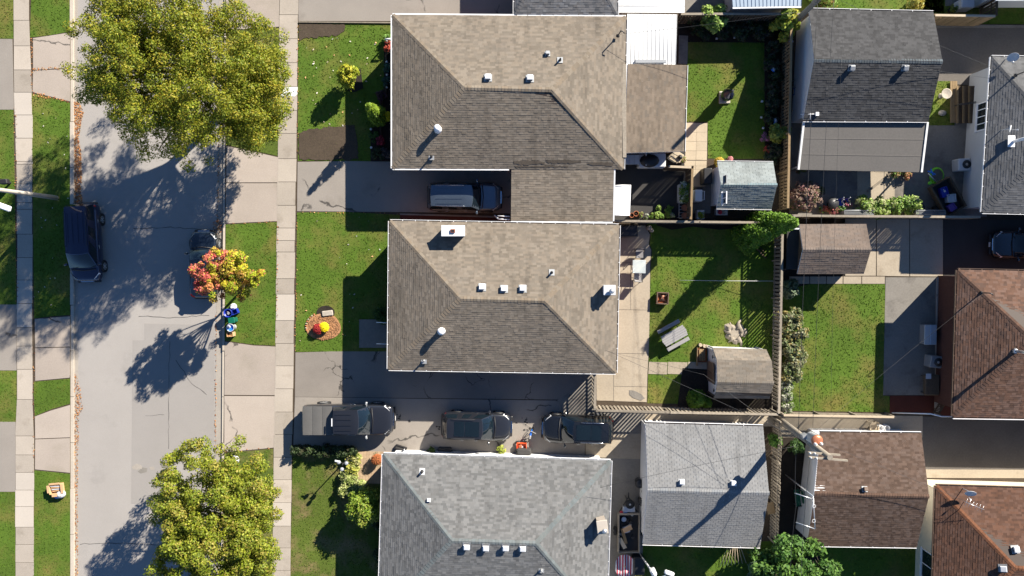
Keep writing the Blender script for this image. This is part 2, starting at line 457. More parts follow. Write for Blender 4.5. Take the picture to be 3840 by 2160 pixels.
def kerb(xa, xb, segs, drops, name='kerb'):
    k = thing(name, '', ''); del k['label']; del k['category']; k['kind'] = 'structure'
    y = -60
    while y < 2230:
        y1 = y + 172
        low = any(a - 40 < (y + y1) / 2 < b + 40 for a, b in drops)
        zt = -0.03 if low else 0.02
        m = MB(); a0, b0 = xa(y + 1), xb(y + 1); a1, b1 = xa(y1 - 1), xb(y1 - 1)
        q = [P(a0, y + 1, zt), P(b0, y + 1, zt), P(b1, y1 - 1, zt), P(a1, y1 - 1, zt)]
        m.prism([(v.x, v.y) for v in q], -0.15, zt); m.build('kerb_stone', 'concrete_kerb', k)
        y = y1


kerb(lambda y: 262 + (y - 400) * 0.001, lambda y: 275 + (y - 400) * 0.001, 0, [(120, 385), (1190, 1430), (1520, 1775)])
kerb(lambda y: 838 - (y - 540) * 0.0055, lambda y: 845 - (y - 540) * 0.0045, 0, [(-100, 100), (545, 840), (1290, 1690)])

# west side
for pts in ([(-700, -900), (50, -900), (50, 145), (-700, 140)], [(-700, 412), (50, 412), (62, 1142), (-700, 1140)],
            [(-700, 1388), (62, 1390), (62, 1582), (-700, 1578)], [(-700, 1845), (58, 1845), (56, 3000), (-700, 3000)]):
    lawn(pts, density=0); grass_on([(max(-40, x), min(max(-40, y), 2220)) for x, y in pts], bpy.data.objects[COL.objects[-1].name], 80)
for pts in ([(-700, 142), (46, 146), (52, 411), (-700, 411)], [(-700, 1141), (62, 1142), (62, 1389), (-700, 1388)], [(-700, 1580), (58, 1582), (58, 1844), (-700, 1844)]):
    slab('driveway', pts, 'asphalt_drive', 0.006)
WB = [[(118, -40), (262, -40), (262, 118), (180, 133), (112, 140)], [(117, 350), (190, 366), (262, 386), (262, 1181), (200, 1185), (128, 1194), (123, 720)],
      [(126, 1432), (262, 1420), (262, 1514), (190, 1535), (130, 1560)], [(129, 1764), (262, 1777), (262, 2220), (125, 2220)]]
for pts in WB: lawn(pts, 'lawn', 0.0, 90)
for pts in ([(124, 143), (262, 122), (262, 255), (124, 262)], [(124, 265), (262, 258), (262, 380), (190, 362), (122, 346)],
            [(130, 1196), (262, 1186), (262, 1300), (132, 1303)], [(132, 1306), (262, 1303), (262, 1416), (132, 1428)],
            [(131, 1562), (190, 1540), (262, 1519), (262, 1640), (132, 1645)], [(132, 1648), (262, 1643), (262, 1773), (131, 1760)]):
    slab('driveway_apron', pts, 'concrete_apron', 0.012)


def sidewalk(name, joints, xa, xb, new, weeds):
    s = slab(name, [(xa(-60), -60), (xb(-60), -60), (xb(1080), 1080), (xb(2230), 2230), (xa(2230), 2230), (xa(1080), 1080)], 'soil', -0.005)
    for a, b in zip(joints, joints[1:]):
        m = MB(); zt = 0.015 + rnd.uniform(0, 0.008); j = rnd.uniform(-1.5, 1.5)
        q = [P(xa(a) + j, a + 0.8, zt), P(xb(a) + j, a + 0.8, zt), P(xb(b) + j, b - 0.8, zt), P(xa(b) + j, b - 0.8, zt)]
        m.prism([(v.x, v.y) for v in q], -0.1, zt)
        isnew = any(lo - 2 <= a and b <= hi + 2 for lo, hi in new)
        m.build('paving_slab', 'concrete_new' if isnew else 'concrete', s)
    return s


sw_w = sidewalk('sidewalk', [-60, -8, 76, 172, 262, 346, 431, 518, 605, 616, 690, 760, 785, 878, 966, 1050, 1138, 1228, 1298, 1385, 1498, 1635, 1706, 1772, 1838, 1900, 1977, 2042, 2110, 2230],
                lambda y: 52 + 12 * min(1, max(0, (y - 300) / 400)) - (6 if y > 1550 else 0), lambda y: 109 + 12 * min(1, max(0, (y - 100) / 300)) + (5 if y > 1550 else 0), [(346, 518), (1050, 1228), (1772, 1977)], [])
sw_e = sidewalk('sidewalk', [-60, 55, 145, 235, 325, 414, 500, 595, 682, 770, 855, 902, 945, 1045, 1103, 1202, 1288, 1372, 1458, 1545, 1630, 1715, 1799, 1885, 1973, 2055, 2140, 2230],
                lambda y: 1049 - 0.0128 * y, lambda y: 1118 - 0.0138 * y, [(1103, 1202), (1885, 1973)], [])
slab('cement_patch', [(1047, 327), (1116, 326), (1115, 352), (1105, 362), (1085, 360), (1062, 366), (1048, 362)], 'white_roof', 0.034, 0.0)

# east boulevard
EB = [([(846, 118), (1046, 104), (1044, 586), (950, 565), (849, 543)], 'lawn_dry'), ([(846, 842), (1042, 832), (1037, 1296), (950, 1292), (843, 1277)], 'lawn'), ([(842, 1698), (930, 1692), (1030, 1682), (1023, 2220), (836, 2220)], 'lawn_dry')]
for pts, mm in EB: lawn(pts, mm, 0.0, 80, 0.5)
for pts in ([(847, -60), (1048, -60), (1046, 100), (846, 113)], [(850, 548), (950, 569), (1044, 590), (1044, 684), (848, 684)], [(848, 687), (1043, 687), (1042, 829), (846, 838)],
            [(843, 1281), (950, 1296), (1037, 1300), (1035, 1482), (841, 1481)], [(841, 1485), (1035, 1486), (1031, 1678), (930, 1688), (841, 1694)]):
    slab('driveway_apron', pts, 'concrete_apron', 0.012)

# front yards and driveways
slab('driveway', [(1119, -300), (1945, -300), (1945, 79), (1119, 79)], 'asphalt_drive', 0.006)
slab('driveway', [(1116, 607), (1300, 604), (1930, 612), (2300, 612), (2300, 830), (1900, 800), (1500, 795), (1114, 792)], 'asphalt_drive', 0.006)
slab('driveway', [(1108, 1322), (1240, 1318), (1480, 1318), (2320, 1330), (2236, 1500), (1106, 1488)], 'asphalt_old', 0.006)
slab('driveway', [(1106, 1489), (2085, 1502), (2115, 1540), (2195, 1560), (2193, 1710), (1440, 1698), (1340, 1692), (1100, 1668)], 'asphalt_drive', 0.010)
slab('rear_driveway', [(2086, 1505), (2236, 1400), (2236, 1535), (2560, 1545), (2480, 1620), (2430, 1750), (2400, 2220), (2280, 2220), (2280, 1705), (2196, 1708), (2196, 1562), (2117, 1540)], 'concrete_grey', 0.014)
slab('driveway_slab', [(2196, 1630), (2300, 1632), (2420, 1625), (2420, 1722), (2196, 1716)], 'concrete_patio', 0.018)
lawn([(1118, 84), (1490, 84), (1490, 606), (1117, 603)], 'lawn', 0.0, 80)
lawn([(1114, 797), (1300, 795), (1500, 806), (1490, 1318), (1240, 1318), (1108, 1320)], 'lawn', 0.0, 80)
lawn([(1098, 1672), (1345, 1690), (1345, 1790), (1460, 1820), (1450, 2230), (1088, 2230)], 'lawn_dry', 0.0, 80, 0.4)
slab('soil_patch', ragged([(1121, 88), (1292, 89), (1290, 118), (1262, 130), (1215, 137), (1160, 142), (1121, 150)], 4, 9), 'soil', 0.03)
slab('soil_patch', ragged([(1121, 500), (1160, 485), (1215, 480), (1260, 472), (1330, 470), (1345, 598), (1240, 600), (1121, 599)], 4.5, 9), 'soil', 0.03)
slab('kerb_timber', [(1119, 80), (1480, 83), (1480, 87), (1119, 84)], 'wood_grey', 0.09)
slab('flower_bed', [(1440, 140), (1500, 140), (1500, 605), (1390, 605), (1390, 480), (1425, 470), (1440, 360)], 'garden_soil', 0.034)
slab('brick_strip', [(1500, 806), (1930, 818), (1930, 840), (1500, 832)], 'red_paver', 0.03)
slab('kerb_strip', [(1500, 800), (1930, 812), (1930, 818), (1500, 806)], 'concrete_grey', 0.06)
# oval mulch bed with a stone edge
cx, cy = 1213, 1225
slab('mulch_bed', [(cx + 64 * math.cos(t) * (1 + .06 * math.sin(3 * t)), cy + 52 * math.sin(t) * (1 + .05 * math.cos(2 * t))) for t in (k * math.pi / 12 for k in range(24))], 'mulch', 0.04)
slab('flower_bed', [(cx + 34 * math.cos(t) + 8, 1172 + 26 * math.sin(t)) for t in (k * math.pi / 8 for k in range(16))], 'garden_soil', 0.032)
x, y = scatter_poly([(1155, 1215), (1185, 1185), (1245, 1182), (1276, 1215), (1270, 1250), (1220, 1278), (1170, 1262)], 260)
n = len(x); a = NR.uniform(0, 6.28, n); V = np.zeros((n, 4, 3)); ln = NR.uniform(0.03, 0.07, n); wv = 0.018
for i, (sa, sb) in enumerate(((-1, -1), (1, -1), (1, 1), (-1, 1))):
    V[:, i, 0] = x + np.cos(a) * ln * sa - np.sin(a) * wv * sb; V[:, i, 1] = y + np.sin(a) * ln * sa + np.cos(a) * wv * sb; V[:, i, 2] = 0.045 + NR.uniform(0, 0.03, n)
o = np_mesh('bark_chips', V.reshape(-1, 3), 4, np.array([0.30, 0.15, 0.07]) * NR.uniform(0.6, 1.5, (n, 1)), 'litter', kind='stuff')
tag(o, 'loose brown bark chips in the oval flower bed', 'bark chips')

# back yards
slab('flower_bed', [(2546, 50), (2960, 60), (2960, 640), (2868, 640), (2868, 160), (2580, 158), (2546, 150)], 'garden_soil', 0.004)
lawn([(2576, 155), (2866, 158), (2868, 596), (2654, 594), (2654, 456), (2560, 456), (2560, 300), (2576, 250)], 'lawn', 0.0, 80, 0.1)
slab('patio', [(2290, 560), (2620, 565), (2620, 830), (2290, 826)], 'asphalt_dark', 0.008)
PATIO = [(2310, 848), (2420, 846), (2437, 880), (2432, 915), (2442, 940), (2438, 985), (2437, 1010), (2437, 1130), (2436, 1220), (2432, 1330), (2428, 1400), (2425, 1508), (2238, 1502), (2236, 1390), (2306, 1390)]
pt = slab('patio', PATIO, 'grout', 0.006)
for pts in ([(2310, 848), (2420, 846), (2437, 880), (2432, 915), (2442, 940), (2438, 984), (2306, 982)], [(2306, 984), (2364, 985), (2364, 1161), (2306, 1160)], [(2366, 985), (2438, 986), (2437, 1130), (2436, 1162), (2366, 1161)],
            [(2306, 1162), (2436, 1164), (2432, 1326), (2306, 1324)], [(2306, 1326), (2432, 1328), (2428, 1400), (2426, 1450), (2302, 1448), (2302, 1390)], [(2236, 1391), (2300, 1391), (2300, 1503), (2238, 1502)], [(2302, 1450), (2426, 1452), (2425, 1508), (2302, 1504)]):
    slab('patio_slab', pts, 'concrete_patio', 0.016, parent=pt)
lawn([(2440, 822), (2905, 826), (2908, 1520), (2428, 1512), (2430, 1404), (2432, 1360), (2440, 1010), (2446, 940), (2436, 915), (2441, 880), (2424, 846)], 'lawn', 0.0, 85, 0.2)
for a, b in ((2434, 2503), (2506, 2578), (2581, 2652)):
    slab('path_slab', [(a, 1357), (b, 1359), (b - 2, 1404), (a - 3, 1402)], 'concrete_patio', 0.02)
slab('soil_bed', [(2560, 1380), (2905, 1400), (2906, 1548), (2540, 1530)], 'garden_soil', 0.03)
slab('soil_bed', [(2460, 818), (2900, 820), (2890, 868), (2820, 850), (2700, 862), (2600, 850), (2520, 862), (2462, 845)], 'garden_soil', 0.03)
slab('walkway', [(2420, 1552), (2940, 1562), (2935, 1600), (2420, 1590)], 'concrete_patio', 0.018)
lawn([(2400, 2030), (2900, 2030), (2900, 2400), (2400, 2400)], 'lawn', 0.0, 60)
slab('rear_driveway', [(2560, -300), (2860, -300), (2860, 52), (2560, 50)], 'concrete_grey', 0.010)
# right-hand lots
lawn([(2950, -300), (3540, -300), (3540, 48), (2950, 40)], 'lawn', 0.0, 60)
lawn([(3440, -300), (4300, -300), (4300, 92), (3440, 90)], 'lawn', 0.0, 60)
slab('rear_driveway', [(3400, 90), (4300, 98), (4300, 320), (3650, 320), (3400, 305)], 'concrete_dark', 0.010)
slab('concrete_edge', [(3400, 90), (4300, 98), (4300, 106), (3400, 102)], 'concrete_grey', 0.05)
lawn([(3470, 304), (3580, 304), (3580, 470), (3470, 470)], 'lawn', 0.016, 110)
slab('patio', [(2960, 420), (3720, 440), (3700, 812), (2960, 806)], 'concrete_grey', 0.006)
slab('patio_slab', [(3215, 640), (3314, 640), (3312, 790), (3215, 790)], 'concrete_patio', 0.016)
slab('patio_slab', [(3317, 640), (3356, 640), (3354, 770), (3315, 780)], 'concrete_patio', 0.016)
slab('patio_slab', [(3035, 700), (3200, 700), (3200, 790), (3035, 790)], 'concrete_grey', 0.014)
slab('rear_driveway', [(3170, 820), (3285, 821), (3285, 1034), (3170, 1034)], 'concrete_patio', 0.010)
slab('rear_driveway', [(3288, 821), (3410, 822), (3410, 1036), (3288, 1034)], 'concrete_patio', 0.012)
slab('rear_driveway', [(3413, 822), (3536, 823), (3536, 1037), (3413, 1036)], 'concrete_patio', 0.010)
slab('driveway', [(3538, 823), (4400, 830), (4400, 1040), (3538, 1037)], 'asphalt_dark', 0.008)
slab('soil_bed', [(2930, 815), (3168, 820), (3168, 1034), (2930, 1090)], 'garden_soil', 0.004)
for a, b in ((2960, 3035), (3038, 3098), (3101, 3160), (3163, 3230), (3233, 3318)):
    slab('path_slab', [(a, 1037), (b, 1037), (b, 1064), (a, 1064)], 'concrete_patio', 0.014)
lawn([(2935, 1066), (3319, 1066), (3316, 1300), (3312, 1484), (3336, 1486), (3336, 1546), (2935, 1540)], 'lawn', 0.0, 100, 0.1)
slab('patio', [(3321, 1040), (3513, 1040), (3506, 1482), (3312, 1482)], 'concrete_grey', 0.010)
slab('patio_edge', [(3514, 1040), (3536, 1040), (3524, 1560), (3506, 1560)], 'concrete_apron', 0.10)
slab('brick_terrace', [(3536, 1040), (3640, 1040), (3640, 1562), (3524, 1562)], 'red_paver', 0.02)
slab('brick_terrace', [(3338, 1484), (3536, 1484), (3536, 1548), (3336, 1548)], 'red_paver', 0.016)
slab('walkway', [(2925, 1552), (3460, 1560), (3460, 1640), (2925, 1640)], 'concrete_patio', 0.012)
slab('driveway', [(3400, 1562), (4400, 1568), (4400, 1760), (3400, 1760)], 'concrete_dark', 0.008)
slab('walkway', [(3455, 1760), (4400, 1764), (4400, 1795), (3455, 1792)], 'concrete_patio', 0.016)
slab('soil_bed', [(2920, 1600), (3080, 1640), (3080, 2100), (2920, 2100)], 'garden_soil', 0.004)
lawn([(3020, 2030), (3460, 2030), (3460, 2400), (3020, 2400)], 'lawn', 0.0, 50)
slab('soil_bed', [(3440, 1840), (3600, 1840), (3600, 2400), (3440, 2400)], 'soil', 0.004)


# pavers laid one by one
def pavers(name, pts, nx, ny, mat_, top=0.03, gap=0.012, skip=None, bed='grout'):
    """quad of four pixel corners (nw, ne, se, sw) divided into nx x ny pavers"""
    b = slab(name, pts, bed, top - 0.012)
    q = [P(x, y, top) for x, y in pts]
    cw = ((q[1] - q[0]).length + (q[2] - q[3]).length) / 2 / nx; ch = ((q[3] - q[0]).length + (q[2] - q[1]).length) / 2 / ny
    m = MB(); m.box((0, 0, 0), (cw - gap, ch - gap, 0.05)); me = None
    ang = math.atan2((q[1] - q[0]).y, (q[1] - q[0]).x)
    for j in range(ny):
        for i in range(nx):
            if skip and skip(i, j): continue
            u, t = (i + .5) / nx, (j + .5) / ny
            c = (q[0] * (1 - u) + q[1] * u) * (1 - t) + (q[3] * (1 - u) + q[2] * u) * t
            if me is None:
                o = m.build('paver', mat_, b, world=False); me = o.data
            else: o = link('paver', me, b)
            o.location = wmat(b).inverted() @ Vector((c.x, c.y, top - 0.025 + rnd.uniform(-.003, .003))); o.rotation_euler = (0, 0, ang + rnd.uniform(-.008, .008))
    return b


pavers('paved_patio', [(2572, 460), (2653, 462), (2651, 600), (2569, 600)], 2, 4, 'paver_cream')
pavers('paved_path', [(2567, 602), (2651, 602), (2645, 700), (2562, 700)], 2, 3, 'paver_cream', 0.027)
pavers('paved_path', [(2546, 132), (2580, 134), (2578, 240), (2544, 240)], 1, 3, 'concrete_grey')
pavers('paved_path', [(2602, 690), (2668, 690), (2664, 800), (2596, 800)], 2, 3, 'concrete_grey', 0.022)
pavers('brick_path', [(1343, 1692), (1470, 1694), (1465, 1815), (1338, 1812)], 12, 9, 'brick_paver', 0.03, 0.008)

# leaf litter along the gutters and over the lawns
LEAFC = np.array([(0.34, 0.14, 0.05), (0.42, 0.19, 0.07), (0.25, 0.09, 0.035), (0.38, 0.23, 0.10)])


def litter(poly, dens, size, top, name='fallen_leaves', label=None, pal=LEAFC):
    x, y = scatter_poly(poly, dens); n = len(x)
    a = NR.uniform(0, 6.28, n); s = size * NR.uniform(0.5, 1.3, n); V = np.zeros((n, 4, 3))
    for i in range(4):
        t = a + i * np.pi / 2; r = s * (1.0 if i % 2 == 0 else 0.55)
        V[:, i, 0] = x + np.cos(t) * r; V[:, i, 1] = y + np.sin(t) * r; V[:, i, 2] = top + NR.uniform(0.003, 0.05, n)
    o = np_mesh(name, V.reshape(-1, 3), 4, pal[NR.randint(0, len(pal), n)] * NR.uniform(0.7, 1.3, (n, 1)), 'litter', kind='stuff')
    tag(o, label, 'leaves')


litter([(275, 380), (296, 385), (310, 420), (300, 470), (292, 520), (300, 560), (304, 640), (300, 720), (308, 760), (276, 770)], 330, 0.055, -0.12, label='drift of orange fallen leaves in the gutter behind the navy van')
litter([(276, 1400), (290, 1420), (302, 1480), (308, 1530), (292, 1560), (291, 1700), (289, 1770), (289, 1900), (290, 2200), (276, 2200)], 130, 0.05, -0.12, label='long line of orange fallen leaves in the gutter by the cardboard box')
litter([(814, 540), (821, 540), (812, 1000), (808, 1690), (803, 1690), (807, 1100)], 110, 0.05, -0.12, label='thin line of orange fallen leaves in the gutter by the black sedan')
litter([(795, 835), (818, 820), (832, 845), (826, 872), (800, 866)], 180, 0.05, -0.12, label='orange fallen leaves heaped before the black sedan')
litter([(118, 345), (140, 345), (250, 375), (262, 385), (190, 372), (120, 358)], 120, 0.05, 0.0, label='orange fallen leaves between concrete apron and the street lamp verge')
litter([(116, 140), (124, 140), (126, 345), (118, 345)], 90, 0.05, 0.01, label='orange fallen leaves between sidewalk by the street lamp and concrete apron')
litter([(120, 256), (200, 250), (262, 262), (262, 270), (200, 258), (122, 268)], 120, 0.05, 0.0, label='orange fallen leaves in the crack across the concrete apron')
litter([(1130, 150), (1440, 130), (1440, 470), (1130, 480)], 1.2, 0.07, 0.03, label='pale fallen leaves scattered over the lawn with the yellow bush', pal=np.array([(0.5, 0.4, 0.3), (0.55, 0.3, 0.15), (0.6, 0.55, 0.5)]))
litter([(1115, 805), (1440, 810), (1440, 1300), (1115, 1310)], 0.5, 0.06, 0.03, label='pale fallen leaves scattered over the lawn with the mulch bed', pal=np.array([(0.5, 0.4, 0.3), (0.55, 0.3, 0.15), (0.6, 0.55, 0.5)]))
litter([(130, 400), (260, 400), (260, 1170), (130, 1170)], 0.7, 0.06, 0.03, label='pale fallen leaves scattered over the verge beside the navy van', pal=np.array([(0.5, 0.4, 0.3), (0.6, 0.55, 0.5)]))

for pts, lab in (([(1040, 835), (1047, 835), (1041, 1290), (1034, 1290)], 'orange leaf crumbs along the boulevard edge by the red maple'), ([(1112, 797), (1118, 797), (1112, 1318), (1106, 1318)], 'orange leaf crumbs along the lawn edge with the mulch bed'),
                 ([(1115, 86), (1121, 86), (1120, 600), (1114, 600)], 'orange leaf crumbs along the lawn edge with the yellow shrub'), ([(846, 1690), (1030, 1676), (1030, 1684), (846, 1698)], 'orange leaf crumbs below the long concrete apron'), ([(846, 835), (1040, 826), (1040, 833), (846, 843)], 'orange leaf crumbs above the boulevard lawn of the maple'),
                 ([(1118, 792), (1500, 800), (1500, 806), (1118, 798)], 'orange leaf crumbs along the drive of the silver suv'), ([(122, 1300), (131, 1300), (132, 1770), (124, 1770)], 'orange leaf crumbs between sidewalk by the street lamp and the unbroken apron'), ([(52, 400), (64, 400), (70, 1130), (60, 1130)], 'orange leaf crumbs along the sidewalk by the street lamp edge')):
    litter(pts, 45, 0.045, 0.02, label=lab)
# oil spots on the drives
so_ = random.Random(4)
for cx_, cy_, n_, sp_ in ((1515, 1568, 7, 26), (1945, 1578, 8, 40), (1985, 1600, 4, 20), (1640, 1595, 3, 10), (2140, 1492, 3, 60)):
    for k in range(n_):
        x0, y0, r0 = cx_ + so_.uniform(-sp_, sp_), cy_ + so_.uniform(-14, 14), so_.uniform(2.2, 5.5)
        slab('oil_stain', [(x0 + r0 * so_.uniform(.6, 1.2) * math.cos(t), y0 + r0 * so_.uniform(.5, 1.0) * math.sin(t)) for t in (j * math.pi / 4 for j in range(8))], 'asphalt_dark', 0.015 + .0006 * k, 0.0)

# tar seams and worn cracks across the road
def seam(pts, w=1.3, seed=1):
    q = random.Random(seed); top, bot = [], []
    for (x0, y0), (x1, y1) in zip(pts, pts[1:]):
        n_ = max(2, int(math.hypot(x1 - x0, y1 - y0) / 16)); L_ = math.hypot(x1 - x0, y1 - y0); nx, ny = -(y1 - y0) / L_, (x1 - x0) / L_
        for i in range(n_):
            t = i / n_; j = q.uniform(-2.2, 2.2); ww = w * q.uniform(.4, 1.2); x, y = x0 + (x1 - x0) * t + nx * j, y0 + (y1 - y0) * t + ny * j
            top.append((x + nx * ww, y + ny * ww)); bot.append((x - nx * ww, y - ny * ww))
    slab('tar_seam', top + bot[::-1], 'asphalt_dark', -0.1205, -0.14)


seam([(500, 858), (640, 852), (812, 866)], 1.0, 1); seam([(300, 2040), (420, 2036), (600, 2044)], .8, 2); seam([(636, 1280), (633, 1500), (632, 1700)], .8, 3); seam([(660, 1350), (720, 1440), (790, 1490)], .8, 5); seam([(520, 1185), (640, 1192), (800, 1180)], .8, 6); seam([(545, 1560), (600, 1556), (632, 1560)], .7, 7)
# ---------------------------------------------------------------- roofs and buildings
def scaled(c, k): return tuple(x * k for x in c)


def palette(base, spread=0.22, n=7, warm=0.03):
    out = []
    for i in range(n):
        k = 1 + spread * (2 * i / (n - 1) - 1); w = rnd.uniform(-warm, warm)
        out.append((base[0] * k * (1 + w), base[1] * k, base[2] * k * (1 - w)))
    return out


def hit(px, py, p0, nrm):
    o = Vector((0, 0, CAM_H)); d = (P(px, py, 0) - o).normalized()
    return o + d * ((p0 - o).dot(nrm) / d.dot(nrm))


_tabs = {}


def shingle_plane(parent, LL, LR, UR, UL, pal, mat_='shingle', e=0.143, tw=(0.18, 0.24, 0.33), t=0.014, gap=0.0, singles=100, bond=None):
    u = (LR - LL).normalized(); nrm = u.cross(UL - LL).normalized()
    if nrm.z < 0: nrm = -nrm
    v = nrm.cross(u).normalized()
    if (UL - LL).dot(v) < 0: v = -v
    f = lambda p: ((p - LL).dot(u), (p - LL).dot(v))
    (lu, lv), (ru, rv), (uru, urv), (ulu, ulv) = f(LL), f(LR), f(UR), f(UL)
    vm = (urv + ulv) / 2
    L = lambda w: lu + (ulu - lu) * w / vm
    Rr = lambda w: ru + (uru - ru) * w / vm
    m = MB(); inv = wmat(parent).inverted(); cand = []
    W = lambda a, b, h: LL + u * a + v * b + nrm * h
    for k in range(int(math.ceil(vm / e))):
        v0 = k * e - 0.02; v1 = min((k + 1) * e, vm)
        a0, b0, a1, b1 = L(max(v0, 0)), Rr(max(v0, 0)), L(v1), Rr(v1)
        if bond: x = a0 - ((k % 2) * bond / 2)
        else: x = a0 - rnd.uniform(0, 0.3)
        while x < b0 - 0.01:
            w = bond or rnd.choice(tw)
            x0, x1 = max(x, a0), min(x + w, b0); x += w
            if x1 - x0 < 0.01: continue
            ci = rnd.randrange(len(pal)); tt = t * rnd.choice((0.7, 1.0, 1.3))
            y0, y1 = max(x0, a1), min(x1, b1)
            interior = x0 > max(a0, a1) + 0.02 and x1 < min(b0, b1) - 0.02 and (x1 - x0) > w - 1e-4
            if interior: cand.append((x0, x1, v0, v1, ci, tt)); continue
            if y1 < y0 + 0.004:
                yy = min(max((x0 + x1) / 2, a1), b1); y0, y1 = yy, yy + 0.002
            m.add([W(x0 + gap, v0, tt), W(x1 - gap, v0, tt), W(y1 - gap, v1, tt * 0.35), W(y0 + gap, v1, tt * 0.35), W(x0 + gap, v0, -0.004), W(x1 - gap, v0, -0.004)], [(0, 1, 2, 3), (4, 5, 1, 0)], pal[ci])
    cand2 = [c_ for c_ in cand if c_[3] - c_[2] > e * 0.95]
    own = set(rnd.sample(range(len(cand2)), min(singles, len(cand2)))) if cand2 else set()
    ids = {id(cand2[i]) for i in own}
    for q in cand:
        x0, x1, v0, v1, ci, tt = q
        if id(q) in ids:
            key = (mat_, round(x1 - x0, 3), round(e, 3), ci, round(tt, 4), gap, tuple(pal[ci]))
            me = _tabs.get(key)
            if me is None:
                mm = MB(); w = x1 - x0; d = v1 - v0
                mm.add([(gap, 0, tt), (w - gap, 0, tt), (w - gap, d, tt * .35), (gap, d, tt * .35), (gap, 0, -.004), (w - gap, 0, -.004), (w - gap, d, -.004), (gap, d, -.004)],
                       [(0, 1, 2, 3), (4, 5, 1, 0), (5, 6, 2, 1), (7, 4, 0, 3), (6, 7, 3, 2), (7, 6, 5, 4)], pal[ci])
                o = mm.build('shingle', mat_, parent, world=False); me = o.data; _tabs[key] = me
            else: o = link('shingle', me, parent)
            p = W(x0, v0, 0)
            Mx = Matrix(((u.x, v.x, nrm.x, p.x), (u.y, v.y, nrm.y, p.y), (u.z, v.z, nrm.z, p.z), (0, 0, 0, 1)))
            Mx = inv @ Mx; o.location = Mx.to_translation(); o.rotation_euler = Mx.to_euler()
        else:
            m.add([W(x0 + gap, v0, tt), W(x1 - gap, v0, tt), W(x1 - gap, v1, tt * 0.35), W(x0 + gap, v1, tt * 0.35), W(x0 + gap, v0, -0.004), W(x1 - gap, v0, -0.004)], [(0, 1, 2, 3), (4, 5, 1, 0)], pal[ci])
    m.build('shingle_field', mat_, parent, kind='stuff')
    return nrm


def caps(parent, A, B, nL, nR, pal, mat_='shingle', w=0.15, step=0.2, t=0.022, name='ridge_cap'):
    ax = (B - A).normalized(); Ln = (B - A).length; n = max(1, int(Ln / step)); step = Ln / n
    dl = ax.cross(nL).normalized(); dr = ax.cross(nR).normalized()
    if (dl.z > 0 if abs(dl.z) > 1e-3 else False): dl = -dl
    if dr.z > 0: dr = -dr
    up = (nL + nR).normalized()
    ms = []
    for i in range(n):
        ci = i % 3 if i < 3 else rnd.randrange(3)
        if i < 3:
            m = MB(); z = Vector((0, 0, 0)); s = ax * (step + 0.03)
            vs = [dl * w + nL * t, up * t, dr * w + nR * t, dl * w + s + nL * t * .4, s + up * t * .4, dr * w + s + nR * t * .4, dl * w - nL * .004, dr * w - nR * .004, -up * .004]
            m.add(vs, [(0, 1, 4, 3), (1, 2, 5, 4), (6, 8, 1, 0), (8, 7, 2, 1)], pal[i % len(pal)])
            o = m.build(name, mat_, parent, world=False); ms.append(o.data)
        else: o = link(name, ms[ci], parent)
        o.location = wmat(parent).inverted() @ (A + ax * step * i)


def gutter(parent, A, B, out, white='white_metal', inner='gutter_dark', solid=False, hang=0.75, w=0.11):
    """eave trough from A to B, out = outward horizontal unit vector"""
    d = (B - A).normalized(); m = MB(); z = Vector((0, 0, 1))

    def strip(o0, o1, z0, z1, mi, A=A, B=B):
        m.add([A + out * o0 + z * z0, B + out * o0 + z * z0, B + out * o1 + z * z0, A + out * o1 + z * z0, A + out * o0 + z * z1, B + out * o0 + z * z1, B + out * o1 + z * z1, A + out * o1 + z * z1],
              [(3, 2, 1, 0), (4, 5, 6, 7), (0, 1, 5, 4), (2, 3, 7, 6), (1, 2, 6, 5), (3, 0, 4, 7)], 1, mi)
    if solid:
        strip(0.012, w, -0.12, -0.008, 0)
    else:
        strip(0.012, 0.024, -0.12, -0.014, 1); strip(0.026, w - 0.027, -0.12, -0.085, 1); strip(w - 0.025, w, -0.12, -0.004, 0)
        n = int((B - A).length / hang); 
        for i in range(1, n):
            c = A + d * (B - A).length * i / n; strip(0.026, w - 0.027, -0.02, -0.008, 0, c - d * .018, c + d * .018)
    m.build('gutter', [white, inner], parent)


def wall_box(parent, pts, z0, z1, mat_, name='wall'):
    m = MB(); m.prism([(p.x, p.y) for p in pts], z0, z1); return m.build(name, mat_, parent)


def inset(pts, d):
    c = sum(pts, Vector((0, 0, 0))) / len(pts); out = []
    n = len(pts)
    for i in range(n):
        a, b, cc = pts[i - 1], pts[i], pts[(i + 1) % n]
        e1 = (a - b).normalized(); e2 = (cc - b).normalized()
        s = abs(e1.cross(e2).z); out.append(b + (e1 + e2) * d / max(s, 0.3))
    return out


def window(parent, A, B, z0, z1, out, mullions=1, frame='white_metal', fw=0.07):
    """window on a wall between ground points A and B, out = outward normal"""
    d = (B - A).normalized(); Ln = (B - A).length; m = MB(); Z = Vector((0, 0, 1))
    rot = math.atan2(d.y, d.x)

    def bar(a, b, za, zb, th=0.06):
        c = A + d * (a + b) / 2 + out * th / 2 + Z * (za + zb) / 2; m.box(c, (b - a, th, zb - za), rot)
    bar(0, Ln, z0, z0 + fw); bar(0, Ln, z1 - fw, z1); bar(0, fw, z0 + fw, z1 - fw); bar(Ln - fw, Ln, z0 + fw, z1 - fw)
    for k in range(1, mullions + 1):
        x = Ln * k / (mullions + 1); bar(x - .025, x + .025, z0 + fw, z1 - fw, .05)
    w = m.build('window', frame, parent)
    g_ = MB(); g_.box(A + d * Ln / 2 + out * 0.012 + Z * (z0 + z1) / 2, (Ln - fw * 2, 0.02, z1 - z0 - fw * 2), rot); g_.build('pane', 'glass_dark', w)
    s_ = MB(); s_.box(A + d * Ln / 2 + out * 0.05 + Z * (z0 - 0.03), (Ln + .1, 0.1, 0.05), rot); s_.build('sill', frame, w)
    return w


